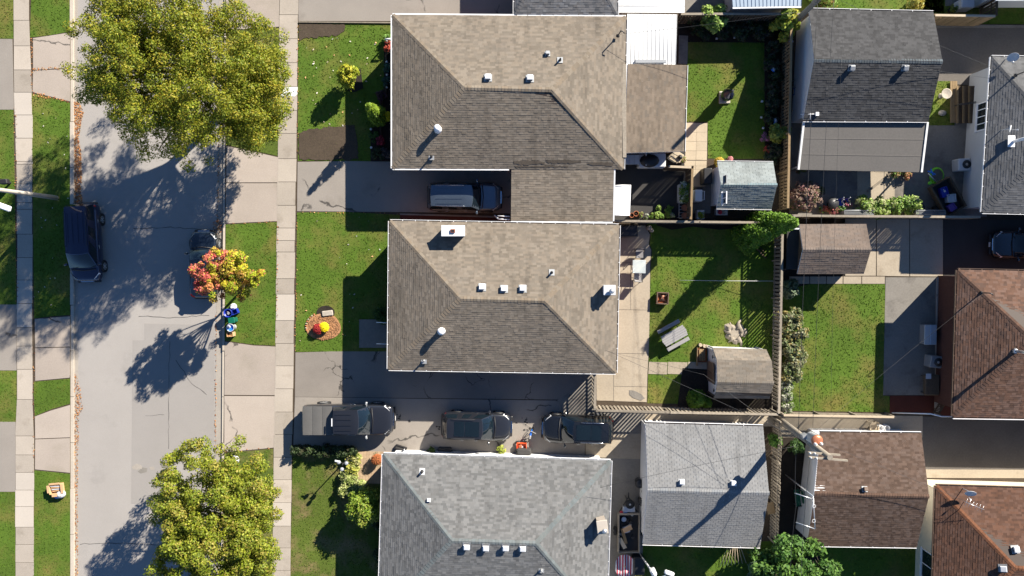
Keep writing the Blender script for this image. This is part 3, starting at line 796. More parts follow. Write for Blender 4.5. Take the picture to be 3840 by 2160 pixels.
def door(parent, A, B, z1, out, mat_='brown_metal', z0=0.0):
    d = (B - A).normalized(); Ln = (B - A).length; rot = math.atan2(d.y, d.x); Z = Vector((0, 0, 1)); m = MB()
    m.box(A + d * Ln / 2 + out * .025 + Z * (z0 + z1) / 2, (Ln, .05, z1 - z0), rot)
    for k in (0.3, 0.7): m.box(A + d * Ln / 2 + out * .056 + Z * (z0 + (z1 - z0) * k), (Ln * .7, .012, (z1 - z0) * .3), rot)
    o = m.build('door', mat_, parent)
    h = MB(); h.lathe((0, 0, 0), [(.0, 0), (.03, .01), (.03, .05), (0, .06)], 8, M=Matrix.Translation(A + d * Ln * .88 + out * .05 + Z * (z0 + 1.0)) @ out.to_track_quat('Z', 'Y').to_matrix().to_4x4()); h.build('handle', 'galvanised', o)
    return o


def box_vent(parent, p, rz, mat_='light_grey', s=0.36, h=0.16, tilt=(0, 0, 1), dark='dark_metal'):
    nrm = Vector(tilt); M0 = Matrix.Translation(p) @ nrm.to_track_quat('Z', 'Y').to_matrix().to_4x4()
    m = MB(); m.box((0, 0, 0), (s * 1.35, s * 1.35, 0.02), M=M0 @ Matrix.Translation((0, 0, .022)) @ Matrix.Rotation(rz, 4, 'Z'), mi=1)
    m.box((0, 0, 0), (s * .8, s * .8, h), M=M0 @ Matrix.Translation((0, 0, h / 2 + .02)) @ Matrix.Rotation(rz, 4, 'Z'), mi=2)
    T = M0 @ Matrix.Translation((0, 0, h)) @ Matrix.Rotation(rz, 4, 'Z'); a = s / 2; b = s * .40
    m.add([T @ Vector(q) for q in ((-a, -a, 0), (a, -a, 0), (a, a, 0), (-a, a, 0), (-a, -a, .045), (a, -a, .045), (a, a, .045), (-a, a, .045), (-b, -b, .075), (b, -b, .075), (b, b, .075), (-b, b, .075))],
          [(3, 2, 1, 0), (0, 1, 5, 4), (1, 2, 6, 5), (2, 3, 7, 6), (3, 0, 4, 7), (4, 5, 9, 8), (5, 6, 10, 9), (6, 7, 11, 10), (7, 4, 8, 11), (8, 9, 10, 11)])
    return m.build('roof_vent', [mat_, 'grey_metal', dark], parent)


def pipe_vent(parent, p, nrm, mat_='dark_metal', r=0.05, h=0.35, flange='grey_metal'):
    M0 = Matrix.Translation(p) @ Vector(nrm).to_track_quat('Z', 'Y').to_matrix().to_4x4()
    m = MB(); m.box((0, 0, 0), (.34, .4, .015), M=M0 @ Matrix.Translation((0, 0, .024)), mi=1)
    m.lathe(p, [(r * 2, -.1), (r * 1.3, .1), (r, .12), (r, h), (r * .75, h), (r * .75, h - .1)], 12)
    return m.build('pipe_vent', [mat_, flange], parent)


def flue(parent, p, r=.12, h=.55, cap=.2, mat_='galvanised'):
    m = MB(); m.lathe(p, [(r * 1.8, -.1), (r * 1.2, .12), (r, .14), (r, h - .14)], 16)
    m.lathe(p, [(r * .8, h - .15), (r * .8, h - .05), (cap, h - .06), (cap, h), (cap * .4, h + .05), (0.001, h + .06)], 16)
    return m.build('chimney_flue', mat_, parent)


def chimney(parent, c, size, z0, z1, mat_, rz=0, flue_off=(0, 0), cap='white_roof', fl='dark_metal', square=True):
    m = MB(); m.box((c.x, c.y, (z0 + z1) / 2), (size[0], size[1], z1 - z0), rz); o = m.build('chimney', mat_, parent)
    k = MB(); k.bbox((c.x, c.y, z1 + .04), (size[0] + .12, size[1] + .12, .08), .02, rz); k.build('chimney_cap', cap, o)
    f_ = MB(); q = Matrix.Translation((c.x, c.y, 0)) @ Matrix.Rotation(rz, 4, 'Z') @ Vector((*flue_off, 0))
    if square:
        f_.box((q.x, q.y, z1 + .13), (.26, .2, .1), rz); f_.box((q.x, q.y, z1 + .185), (.18, .13, .015), rz, mi=1); f_.build('flue', [fl, 'black_plastic'], o)
    else:
        f_.lathe((q.x, q.y, z1 + .06), [(.1, 0), (.1, .16), (.16, .17), (.16, .22), (.05, .28), (.001, .285)], 14); f_.build('flue', fl, o)
    return o


class Hip:
    """hip roofed building from photo pixels of its eave corners (nw, ne, se, sw) and ridge ends"""
    def __init__(s, name, label, cor, ze, rw, re, zr, pal, wall, mat_='shingle', capcol=None, solid=(), white='white_metal', inner='gutter_dark', singles=75, over=0.4, sides='nesw', e=0.143, hips=True, tw=(0.18, 0.24, 0.33)):
        C = [P(x, y, ze) for x, y in cor]; s.A, s.B = P(*rw, zr), P(*re, zr); s.C = C; s.ze = ze
        base = (C[0] + C[2]) / 2; base.z = 0
        s.root = thing(name, label, 'house', base)
        nw, ne, se, sw = C
        m = MB(); dz = Vector((0, 0, -.02))
        m.add([p + dz for p in C] + [s.A + dz, s.B + dz], [(0, 4, 5, 1), (1, 5, 2), (2, 5, 4, 3), (3, 4, 0), (0, 1, 2, 3)])
        s.roof = m.build('roof', 'gutter_dark', s.root)
        k = dict(mat_=mat_, singles=singles, e=e, tw=tw)
        s.n = shingle_plane(s.roof, ne, nw, s.A, s.B, pal, **k)
        s.e = shingle_plane(s.roof, se, ne, s.B, s.B, pal, **k)
        s.s = shingle_plane(s.roof, sw, se, s.B, s.A, pal, **k)
        s.w = shingle_plane(s.roof, nw, sw, s.A, s.A, pal, **k)
        cp = capcol or pal
        caps(s.roof, nw, s.A, s.n, s.w, cp, mat_, name='hip_cap'); caps(s.roof, sw, s.A, s.s, s.w, cp, mat_, name='hip_cap')
        caps(s.roof, ne, s.B, s.n, s.e, cp, mat_, name='hip_cap'); caps(s.roof, se, s.B, s.s, s.e, cp, mat_, name='hip_cap')
        caps(s.roof, s.A, s.B, s.n, s.s, cp, mat_)
        for key, a, b in (('n', nw, ne), ('e', ne, se), ('s', se, sw), ('w', sw, nw)):
            if key in sides:
                d = (b - a).normalized(); gutter(s.root, a, b, Vector((-d.y, d.x, 0)), white, inner, key in solid)
        s.wc = inset([Vector((p.x, p.y, 0)) for p in C], over)
        wall_box(s.root, s.wc, -.1, ze - .03, wall)

    def at(s, px, py, side, z=0):
        return hit(px, py, s.A, getattr(s, side))


def gable(name, label, cor, ze, rw, re, zr, pal, wall, mat_='shingle', capcol=None, singles=100, cat='garage', over=0.15, e=0.143, gap=0.0, bond=None, gut=True, tw=(0.18, 0.24, 0.33), t=0.014, gutw=0.12, ghang=1.2):
    C = [P(x, y, ze) for x, y in cor]; A, B = P(*rw, zr), P(*re, zr); nw, ne, se, sw = C
    base = (nw + se) / 2; base.z = 0; root = thing(name, label, cat, base)
    m = MB(); dz = Vector((0, 0, -.02)); d2 = Vector((0, 0, -.10))
    v = [p + dz for p in (nw, ne, se, sw, A, B)] + [p + d2 for p in (nw, ne, se, sw, A, B)]
    m.add(v, [(0, 4, 5, 1), (2, 5, 4, 3), (7, 11, 10, 6), (9, 10, 11, 8), (0, 6, 10, 4), (4, 10, 9, 3), (1, 5, 11, 7), (5, 2, 8, 11), (0, 1, 7, 6), (2, 3, 9, 8)])
    roof = m.build('roof', 'white_metal', root)
    k = dict(mat_=mat_, singles=singles, e=e, gap=gap, bond=bond, tw=tw, t=t)
    n1 = shingle_plane(roof, ne, nw, A, B, pal, **k); n2 = shingle_plane(roof, sw, se, B, A, pal, **k)
    caps(roof, A, B, n1, n2, capcol or pal, mat_, w=.14, step=.16)
    ax = (B - A).normalized(); ax.z = 0; ax.normalize()
    q = [nw + ax * over, ne - ax * over, se - ax * over, sw + ax * over]
    c0 = (nw + se) / 2
    side = Vector((-ax.y, ax.x, 0))
    ov = 0.25
    q = [q[0] - side * ov, q[1] - side * ov, q[2] + side * ov, q[3] + side * ov]
    zz = zr - .12; ztop = ze + (zr - ze) * ov / max((A - (nw + sw) / 2).length * 0 + (nw - sw).length / 2, .1) - .11
    w = MB()
    a2, b2 = A + ax * over, B - ax * over
    vs = [Vector((p.x, p.y, -.1)) for p in q] + [Vector((p.x, p.y, ztop)) for p in q] + [Vector((a2.x, a2.y, zz)), Vector((b2.x, b2.y, zz))]
    w.add(vs, [(0, 1, 5, 4), (2, 3, 7, 6), (1, 2, 6, 9, 5), (3, 0, 4, 8, 7)]); wo = w.build('wall', wall, root)
    if gut:
        gutter(root, nw, ne, side, hang=ghang, w=gutw); gutter(root, se, sw, -side, hang=ghang, w=gutw)
    return dict(root=root, roof=roof, n=n1, s=n2, A=A, B=B, C=C, q=q, ax=ax, side=side, wall=wo)


TAN = palette((1, 1, 1), 0.16, 7, 0.02)
TANCAP = palette((1.08, 1.06, 1.02), 0.1, 3)
# centre house
h2 = Hip('bungalow', 'tan shingled bungalow with wide white chimney box and picnic-table yard behind', [(1462, 829), (2321, 845), (2309, 1398), (1457, 1384)], 2.85, (1726, 1120), (2043, 1128), 4.48, TAN, 'brick_wall', 'shingle_tan', TANCAP, inner='brown_metal')
for px, py in ((1808, 1075), (1890, 1081), (1960, 1080)): box_vent(h2.root, h2.at(px, py + 3, 'n'), 0, 'white_metal', tilt=h2.n)
box_vent(h2.root, h2.at(2082, 1128, 'e'), 0, 'white_metal', tilt=h2.e)
p = h2.at(1656, 1240, 's'); flue(h2.root, p, .16, .5, .22, 'white_metal')
pipe_vent(h2.root, h2.at(1590, 1352, 's'), (0, 0, 1), 'grey_metal', .055, .4); pipe_vent(h2.root, h2.at(2069, 1022, 'n'), h2.n, 'dark_metal', .06, .35)
a = h2.at(1700, 880, 'n')
chimney(h2.root, P(1699, 866, 4.05), (1.32, .55), 2.9, 4.05, 'white_roof', 0, (.0, 0), fl='rust')
m = MB()
c0 = P(2285, 1088, 4.0); chimney(h2.root, c0, (.62, .5), 2.95, 4.0, 'light_grey', 0, (.12, -.05), 'light_grey', 'galvanised', False)
# gutters' service mast
def mast(parent, a, h, lean, mat_='grey_metal', arm=True):
    m = MB(); b = a + Vector((lean[0], lean[1], h)); m.tube([a - Vector((0, 0, .1)), b, b + Vector((lean[0] * .1 + .1, -.05, .06)), b + Vector((.22, -.12, -.02))], .035, 8)
    m.lathe(a, [(.12, -.02), (.05, .1)], 10); return m.build('service_mast', mat_, parent)


mast(h2.root, h2.at(2245, 1358, 'e'), .95, (.02, .0))
d = (h2.wc[3] - h2.wc[0]).normalized(); out = Vector((d.y, -d.x, 0))
if out.x > 0: out = -out
Lw = (h2.wc[3] - h2.wc[0]).length
window(h2.root, h2.wc[0] + d * 1.2, h2.wc[0] + d * 3.8, .9, 2.2, out, 2); door(h2.root, h2.wc[0] + d * 6.5, h2.wc[0] + d * 7.45, 2.5, out, 'white_metal', .5)
# north house
h1 = Hip('bungalow', 'tan shingled bungalow with attached carport roof and white metal patio cover', [(1472, 56), (2347, 63), (2337, 634), (1472, 631)], 2.85, (1742, 328), (2070, 336), 4.52, TAN, 'brick_wall', 'shingle_tan', TANCAP, solid='nw', inner='gutter_dark', sides='new')
gutter(h1.root, h1.C[3].lerp(h1.C[2], .505), h1.C[3], Vector((0, -1, 0)), solid=True, w=.1)
for px, py in ((1830, 291), (1987, 294)): box_vent(h1.root, h1.at(px, py + 2, 'n'), 0, 'light_grey', tilt=h1.n)
box_vent(h1.root, h1.at(2109, 331, 'e'), 0, 'light_grey', tilt=h1.e); box_vent(h1.root, h1.at(2053, 203, 'n'), 0, 'grey_metal', .24, .14, tilt=h1.n)
p = h1.at(1642, 484, 's'); flue(h1.root, p, .16, .5, .2, 'white_metal')
pipe_vent(h1.root, h1.at(1618, 588, 's'), (0, 0, 1), 'dark_metal', .055, .35); pipe_vent(h1.root, h1.at(2100, 226, 'n'), h1.n, 'dark_metal', .06, .35)
mast(h1.root, h1.at(2317, 134, 'n'), .9, (.05, .02), 'dark_metal')
d = (h1.wc[3] - h1.wc[0]).normalized(); out = Vector((d.y, -d.x, 0)); out = -out if out.x > 0 else out
window(h1.root, h1.wc[0] + d * 1.0, h1.wc[0] + d * 3.2, .9, 2.2, out, 2); window(h1.root, h1.wc[0] + d * 6.3, h1.wc[0] + d * 8.2, .9, 2.2, out, 1); door(h1.root, h1.wc[0] + d * 4.6, h1.wc[0] + d * 5.5, 2.3, out, 'brown_metal', .3)


def lean_to(root, cor, zs, pal, mat_, singles=60, name='roof', walls=True, wall='brick_wall', low='s', posts=False):
    """mono-pitch roof: four corners (upper-left, upper-right, lower-right, lower-left) as pixels with heights"""
    q = [P(x, y, z) for (x, y), z in zip(cor, zs)]
    m = MB(); dz = Vector((0, 0, -.02)); d2 = Vector((0, 0, -.14)); v = [p + dz for p in q] + [p + d2 for p in q]
    m.add(v, [(0, 1, 2, 3), (7, 6, 5, 4)] + [(i, (i + 1) % 4, 4 + (i + 1) % 4, 4 + i) for i in range(4)])
    r = m.build(name, 'white_metal', root); shingle_plane(r, q[3], q[2], q[1], q[0], pal, mat_, singles=singles)
    if walls:
        w = inset([Vector((p.x, p.y, 0)) for p in q], .25); mm = MB(); mm.prism([(p.x, p.y) for p in w], -.1, min(zs) - .15); mm.build('wall', wall, root)
    return r, q


r, q = lean_to(h1.root, [(1918, 632), (2302, 634), (2298, 829), (1916, 826)], [2.83, 2.83, 2.3, 2.3], TAN, 'shingle_tan', 75, 'carport_roof', wall='siding_white')
gutter(h1.root, q[2], q[3], Vector((0, -1, 0)), solid=True); gutter(h1.root, q[1], q[2], Vector((1, 0, 0)), solid=True, w=.1)
m = MB(); g0 = P(2292, 829, 2.2); m.tube([g0, g0 + Vector((0, .0, -.3)), g0 + Vector((-.1, .0, -.5)), Vector((g0.x - .1, g0.y, .1))], .045, 8); m.build('downpipe', 'white_metal', h1.root)
m = MB(); m.tube([P(1912, 824, 2.1), P(1870, 822, 1.9), P(1855, 808, 1.4)], .05, 8); m.tube([P(1912, 812, 2.1), P(1866, 810, 2.0)], .04, 8); m.build('downpipe', 'white_metal', h1.root)
r, q = lean_to(h1.root, [(2349, 574), (2349, 240), (2574, 244), (2564, 568)], [2.86, 2.86, 2.5, 2.5], palette((.98, .95, .93), .13), 'shingle_tan', 75, 'extension_roof')
gutter(h1.root, q[3], q[2], Vector((1, 0, 0)), hang=1.1)
m = MB(); m.prism([(v.x, v.y) for v in pl((2331, 240), (2349, 240), (2349, 590), (2336, 590), z=2.93)], 2.88, 2.915); m.build('valley_flashing', 'pole_wood', r)
for pts, zt in (([(2336, 235), (2350, 235), (2352, 305), (2338, 305)], 2.99), ([(2300, 434), (2336, 436), (2334, 500), (2296, 498)], 3.07), ([(2314, 508), (2334, 508), (2334, 536), (2312, 534)], 3.06)):
    pass
# stains and patched shingles on the lower eave (joined repair strips)
for pts, side, cc in (([(2297, 436), (2334, 438), (2333, 497), (2297, 495)], 'e', (.58, .50, .46)), ([(2313, 510), (2333, 511), (2332, 535), (2312, 533)], 'e', (.6, .52, .48)), ([(2337, 236), (2352, 238), (2350, 304), (2337, 303)], 'e', (.6, .52, .47))):
    m = MB(); q = [h1.at(x, y, side) + h1.e * .03 for x, y in pts]; m.add(q + [v - h1.e * .03 for v in q], [(3, 2, 1, 0), (0, 1, 5, 4), (1, 2, 6, 5), (2, 3, 7, 6), (3, 0, 4, 7)], cc); m.build('patch', 'shingle_tan', h1.roof)
for pts, cc in ((ragged([(1926, 604), (1985, 601), (2040, 606), (2042, 614), (1960, 618), (1926, 614)], 2.5, 7), .6), (ragged([(2046, 602), (2110, 599), (2180, 604), (2178, 611), (2090, 612), (2050, 610)], 2.5, 7), .55), (ragged([(2200, 612), (2260, 608), (2300, 612), (2295, 622), (2230, 620)], 2.5, 7), .62), (ragged([(1930, 621), (2000, 623), (2060, 619), (2130, 622), (2128, 627), (1935, 628)], 2, 6), .6)):
    m = MB(); q = [h1.at(x, y, 's') + h1.s * .024 for x, y in pts]; m.add(q, [tuple(range(len(q) - 1, -1, -1))], (cc, cc * .97, cc * .95)); m.build('repair_patch', 'shingle_tan', h1.roof)
# white ribbed patio covers
def metal_cover(root, cor, zs, n, mat_='white_roof', along='v', name='metal_roof', rib=.03):
    q = [P(x, y, z) for (x, y), z in zip(cor, zs)]; m = MB(); d = Vector((0, 0, -.06))
    m.add(q + [p + d for p in q], [(3, 2, 1, 0), (4, 5, 6, 7)] + [(i, (i + 1) % 4, 4 + (i + 1) % 4, 4 + i) for i in range(4)])
    r = m.build(name, mat_, root)
    for i in range(n + 1):
        t = i / n
        a, b = ((q[0].lerp(q[1], t), q[3].lerp(q[2], t)) if along == 'v' else (q[0].lerp(q[3], t), q[1].lerp(q[2], t)))
        k = MB(); k.tube([a + Vector((0, 0, .012)), b + Vector((0, 0, .012))], rib / 2, 5); k.build('roof_rib', mat_, r)
    return r, q


r, q = metal_cover(h1.root, [(2353, 52), (2538, 54), (2534, 242), (2350, 240)], [2.55, 2.4, 2.4, 2.55], 12)
for v in (q[1], q[2]):
    m = MB(); m.tube([Vector((v.x - .1, v.y + (.15 if v is q[2] else -.15), -.05)), Vector((v.x - .1, v.y + (.15 if v is q[2] else -.15), 2.35))], .05, 8); m.build('post', 'white_metal', h1.root)
m = MB(); m.bbox(P(2440, 230, 2.62), (.8 * 2.4, .22, .1), .02, 0); m.build('skylight', 'grey_metal', h1.root)
# strip of white flashing at the downpipe house corner, canopy awning by the carport
aw = thing('awning', 'pale grey door awning with white edge on the carport wall', 'awning', P(2330, 760, 0))
q = [P(2299, 697, 2.1), P(2364, 694, 1.85), P(2360, 808, 1.85), P(2296, 806, 2.1)]; mid = [(q[0] + q[1]) / 2 + Vector((0, 0, .06)), (q[3] + q[2]) / 2 + Vector((0, 0, .06))]
m = MB(); m.add([q[0], mid[0], mid[1], q[3]], [(3, 2, 1, 0)]); m.add([mid[0], q[1], q[2], mid[1]], [(3, 2, 1, 0)]); m.build('cover', 'light_grey', aw)
m = MB(); e_ = [Vector((p.x, p.y, p.z + .0)) for p in q]; m.tube([e_[0], mid[0], e_[1], e_[2], mid[1], e_[3]], .045, 6); m.build('edge_trim', 'white_metal', aw)
for v in (q[0], q[3]):
    m = MB(); m.tube([v, Vector((v.x, v.y, v.z - .5)), (q[1] if v is q[0] else q[2])], .02, 6); m.build('bracket', 'white_metal', aw)
# south house
GREY = palette((.142, .142, .141), .2, 7, 0.01); GCAP = palette((.14, .155, .155), .06, 3)
h3 = Hip('bungalow', 'grey shingled bungalow beside the grey pickup and the two dark suvs', [(1438, 1703), (2290, 1729), (2272, 2340), (1420, 2322)], 2.85, (1694, 2028), (2010, 2038), 4.5, GREY, 'siding_white', 'shingle', GCAP, inner='light_grey')
for px, py in ((1750, 2046), (1822, 2050), (1896, 2050), (1960, 2052)): box_vent(h3.root, h3.at(px, py, 's'), 0, 'white_metal', tilt=h3.s)
box_vent(h3.root, h3.at(2046, 2034, 'e'), 0, 'white_metal', tilt=h3.e); box_vent(h3.root, h3.at(1608, 1876, 'n'), 0, 'white_metal', .2, .1, tilt=h3.n)
pipe_vent(h3.root, h3.at(1583, 1768, 'n'), h3.n, 'dark_metal', .07, .35, 'light_grey'); pipe_vent(h3.root, h3.at(2030, 2136, 's'), (0, 0, 1), 'grey_metal', .06, .4)
chimney(h3.root, P(2258, 1976, 3.95), (.55, .72), 2.9, 3.95, 'concrete_apron', .12, (.1, -.2), 'concrete_new', 'galvanised', False)
mast(h3.root, h3.at(2244, 1827, 'e'), .9, (.03, .05), 'galvanised')
d = (h3.wc[3] - h3.wc[0]).normalized(); out = Vector((d.y, -d.x, 0)); out = -out if out.x > 0 else out
door(h3.root, h3.wc[0] + d * .5, h3.wc[0] + d * 1.4, 2.3, out, 'brown_metal', .3); window(h3.root, h3.wc[0] + d * 2.4, h3.wc[0] + d * 4.6, .9, 2.2, out, 2)
# house at the top edge
h0 = Hip('bungalow', 'dark grey shingled bungalow beside the white ribbed patio cover', [(1932, -520), (2316, -518), (2314, 54), (1930, 53)], 2.85, (2090, -240), (2160, -240), 4.1, palette((.135, .135, .14), .22), 'brick_wall', singles=60, inner='dark_metal')
pc = thing('patio_cover', 'white ribbed metal patio cover beside the dark grey roof', 'patio cover', P(2445, -60, 0))
metal_cover(pc, [(2324, -160), (2572, -160), (2567, 47), (2320, 48)], [2.5, 2.4, 2.4, 2.5], 8, along='h')
for px, py in ((2335, -140), (2560, -140), (2335, 38), (2560, 38)):
    m = MB(); v = P(px, py, 2.3); m.tube([Vector((v.x, v.y, -.05)), v], .05, 8); m.build('post', 'white_metal', pc)
ts = thing('metal_shed', 'small shed with silver-blue ribbed metal roof behind the garden fence', 'shed', P(2840, -40, 0))
r, q = metal_cover(ts, [(2735, -170), (3012, -170), (3005, 22), (2748, 26)], [2.5, 2.5, 2.2, 2.2], 18, 'silver_roof', rib=.022); gutter(ts, q[2], q[3], Vector((0, -1, 0)), solid=True, w=.1)
w = inset([Vector((p.x, p.y, 0)) for p in q], .2); wall_box(ts, w, -.1, 2.1, 'stucco_grey')
# houses of the street behind
hr1 = Hip('bungalow', 'pale grey shingled bungalow with two satellite dishes and a tall white flue', [(3720, 213), (4560, 225), (4540, 812), (3684, 795)], 2.9, (3990, 512), (4280, 518), 4.55, palette((.12, .121, .124), .16, 7, .01), 'stucco_grey', singles=60, inner='dark_metal')
hr2 = Hip('bungalow', 'red-brown shingled bungalow beside the lawn with pale shrubs', [(3592, 1012), (4500, 1030), (4480, 1575), (3575, 1562)], 2.9, (3870, 1270), (4200, 1290), 4.4, palette((.115, .068, .05), .25, 7, .07), 'red_wall', singles=60, white='brown_metal', inner='dark_metal')
gutter(hr2.root, hr2.C[2] + Vector((0, -.1, 0)), hr2.C[3] + Vector((0, -.1, 0)), Vector((0, -1, 0)), solid=True, w=.06)
hr3 = Hip('bungalow', 'rust-brown shingled bungalow with cream walls next to the brown garage', [(3511, 1822), (4450, 1850), (4400, 2480), (3492, 2440)], 2.9, (3808, 2130), (4100, 2150), 4.4, palette((.092, .05, .035), .22, 7, .07), 'siding_cream', capcol=palette((.15, .065, .035), .1, 3), singles=60, white='brown_metal', inner='dark_metal')
box_vent(hr3.root, hr3.at(3806, 2060, 'n'), .1, 'light_grey', tilt=hr3.n); box_vent(hr3.root, hr3.at(3760, 2130, 'w'), .1, 'light_grey', tilt=hr3.w)
hr4 = Hip('bungalow', 'bungalow corner with white eave over a dark side yard', [(3736, -560), (4500, -560), (4500, -6), (3736, -6)], 2.9, (3990, -300), (4240, -300), 4.3, palette((.2, .2, .2), .2), 'stucco_grey', singles=10, solid='s')
# flues and masts on those roofs
p = hr2.at(3808, 1316, 'w'); m = MB(); m.tube([p - Vector((0, 0, .1)), p + Vector((0, 0, 1.25))], .09, 10); m.lathe(p + Vector((0, 0, 1.2)), [(.09, 0), (.15, .02), (.15, .16), (.06, .22), (.001, .23)], 12); m.lathe(p, [(.2, -.02), (.1, .12)], 12); m.build('chimney_flue', 'galvanised', hr2.root)
p = hr1.at(3800, 530, 'w'); m = MB(); m.tube([p - Vector((0, 0, .1)), p + Vector((0, 0, 1.5))], .1, 12); m.lathe(p + Vector((0, 0, 1.45)), [(.1, 0), (.19, .03), (.19, .2), (.08, .28), (.001, .29)], 14); m.box(p + Vector((0, 0, .03)), (.7, .7, .03)); m.build('chimney_flue', 'white_metal', hr1.root)
mast(hr1.root, hr1.at(3810, 282, 'w'), .9, (-.05, 0), 'dark_metal'); mast(hr2.root, hr2.at(3680, 1098, 'w'), .9, (-.05, .02), 'dark_metal')
# west wall of the pale grey house
d = (hr1.wc[3] - hr1.wc[0]).normalized(); out = Vector((d.y, -d.x, 0)); out = -out if out.x > 0 else out
window(hr1.root, hr1.wc[0] + d * 2.1, hr1.wc[0] + d * 3.9, 1.1, 2.35, out, 3)
d = (hr3.wc[3] - hr3.wc[0]).normalized(); out = Vector((d.y, -d.x, 0)); out = -out if out.x > 0 else out
window(hr3.root, hr3.wc[0] + d * 4.3, hr3.wc[0] + d * 6.2, .8, 2.2, out, 1)
def dish(parent, p, rz, tilt=.9, r=.33, mat_='light_grey'):
    m = MB(); T = Matrix.Translation(p + Vector((0, 0, .75))) @ Matrix.Rotation(rz, 4, 'Z') @ Matrix.Rotation(tilt, 4, 'X')
    m.lathe(p, [(.001, 0), (r * .5, .02), (r * .85, .06), (r, .1), (r * .98, .11), (r * .5, .035), (.001, .015)], 18, M=T, cap=False)
    m.tube([p - Vector((0, 0, .05)), p + Vector((0, 0, .55)), p + Vector((0, 0, .75))], .025, 8)
    m.tube([T @ Vector((0, -r, .05)), T @ Vector((0, -.1, .45))], .012, 6); m.box((0, 0, 0), (.07, .07, .1), M=T @ Matrix.Translation((0, -.08, .47)))
    return m.build('satellite_dish', mat_, parent)


p = hr1.at(3768, 224, 'n'); dish(hr1.root, p, -.3); p = hr1.at(3752, 490, 'w'); dish(hr1.root, p, 1.3, .9, .22)
p = hr3.at(3612, 1832, 'n'); dish(hr3.root, p, -.3); 
p = hr3.at(3618, 1880, 'n'); m = MB(); t_ = p + Vector((.05, .02, .9)); m.tube([p, t_], .02, 6); m.tube([t_ + Vector((-.6, .25, 0)), t_ + Vector((.6, -.25, 0))], .012, 5)
for k in range(6):
    c_ = t_ + Vector((-.5 + .2 * k, .21 - .083 * k, 0)); m.tube([c_ + Vector((-.08, -.2, 0)), c_ + Vector((.08, .2, 0))], .008, 5)
m.build('antenna', 'galvanised', hr3.root)
# garages
DK = palette((.058, .058, .060), .2, 7, .01)
ga = gable('garage', 'dark grey shingled garage with flat lean-to roof and white edges', [(3034, 36), (3500, 46), (3482, 452), (3012, 450)], 2.4, (3052, 224), (3534, 230), 3.65, DK, 'siding_white', capcol=palette((.09, .105, .115), .1, 3), tw=(.18, .26, .33), t=.017)
for px, py in ((3192, 254), (3392, 254)): box_vent(ga['root'], hit(px, py, ga['A'], ga['s']), 0, 'grey_metal', .3, .2, tilt=ga['s'])
q = [P(3014, 456, 2.2), P(3478, 458, 2.2), P(3455, 646, 1.95), P(2994, 636, 1.95)]; m = MB(); m.add(q + [p - Vector((0, 0, .1)) for p in q], [(3, 2, 1, 0), (4, 5, 6, 7)] + [(i, (i + 1) % 4, 4 + (i + 1) % 4, 4 + i) for i in range(4)]); lr = m.build('lean_to_roof', 'roll_roof', ga['root'])
for t in (.33, .66):
    m = MB(); a, b = q[0].lerp(q[3], t), q[1].lerp(q[2], t); z = Vector((0, 0, .006)); d = Vector((0, -.08, 0)); m.add([a + z, b + z, b + z + d, a + z + d], [(3, 2, 1, 0)]); m.build('roofing_seam', 'roll_roof', lr)
for a, b in ((q[0], q[3]), (q[1], q[2])):
    m = MB(); m.box((0, 0, 0), ((a - b).length, .12, .16), M=Matrix.Translation((a + b) / 2 + Vector((0, 0, -.02))) @ Matrix.Rotation(math.atan2((b - a).y, (b - a).x), 4, 'Z') @ Matrix.Rotation(-math.asin((b - a).z / (b - a).length), 4, 'Y')); m.build('edge_trim', 'white_roof', ga['root'])
for p_ in (q[2], q[3]):
    m = MB(); v = Vector((p_.x + (.2 if p_ is q[3] else -.2), p_.y + .25, 0)); m.tube([v, v + Vector((0, 0, 1.9))], .06, 8); m.build('post', 'white_metal', ga['root'])
p = P(3060, 428, 2.55); m = MB(); m.tube([p + Vector((-.9, 0, -.1)), p + Vector((0, 0, .05))], .02, 6); m.box(p + Vector((.05, 0, .05)), (.2, .22, .12)); m.tube([p + Vector((-.35, .35, 0)), p + Vector((-.35, -.35, 0))], .018, 6); m.build('flood_light', 'white_metal', ga['root'])
gb = gable('garage', 'light grey shingled garage crossed by the pole shadow', [(2420, 1588), (2862, 1600), (2851, 2050), (2410, 2038)], 2.35, (2428, 1838), (2884, 1850), 3.5, palette((.185, .186, .188), .07, 7, .01), 'siding_white', capcol=palette((.205, .21, .216), .04, 3), gap=.008, bond=.33, t=.012)
for px, py in ((2555, 1808), (2748, 1812)): box_vent(gb['root'], hit(px, py, gb['A'], gb['n']), 0, 'white_metal', .3, .18, tilt=gb['n'])
gc = gable('garage', 'brown shingled garage with white gable wall under the transformer pole', [(3075, 1622), (3455, 1626), (3438, 2050), (3026, 2044)], 2.35, (3054, 1852), (3484, 1862), 3.6, palette((.09, .062, .049), .26, 7, .06), 'siding_white', capcol=palette((.10, .062, .045), .1, 3))
box_vent(gc['root'], hit(3242, 1834, gc['A'], gc['n']), 0, 'brown_metal', .26, .18, tilt=gc['n'])
gcw = gc['q'][0]
# sheds
sh = gable('garden_shed', 'small shed with pale green-grey shingles and white gable wall', [(2690, 607), (2900, 610), (2894, 782), (2687, 779)], 2.0, (2703, 693), (2914, 694), 2.85, palette((.2, .222, .222), .12, 7, .01), 'siding_white', capcol=palette((.14, .19, .21), .06, 3), singles=80, cat='shed', bond=.40, gap=.006, e=.15, t=.012, gutw=.09, ghang=1.1)
qq = sh['q']; wv = -sh['ax']
A0, B0 = qq[0], qq[3]; dd = (B0 - A0).normalized()
window(sh['root'], A0 + dd * .75 + wv * .0, A0 + dd * 1.25, 1.2, 1.75, wv, 0, 'grey_metal', .04); window(sh['root'], A0 + dd * 1.75, A0 + dd * 2.5, .9, 1.8, wv, 1, 'white_metal', .06)
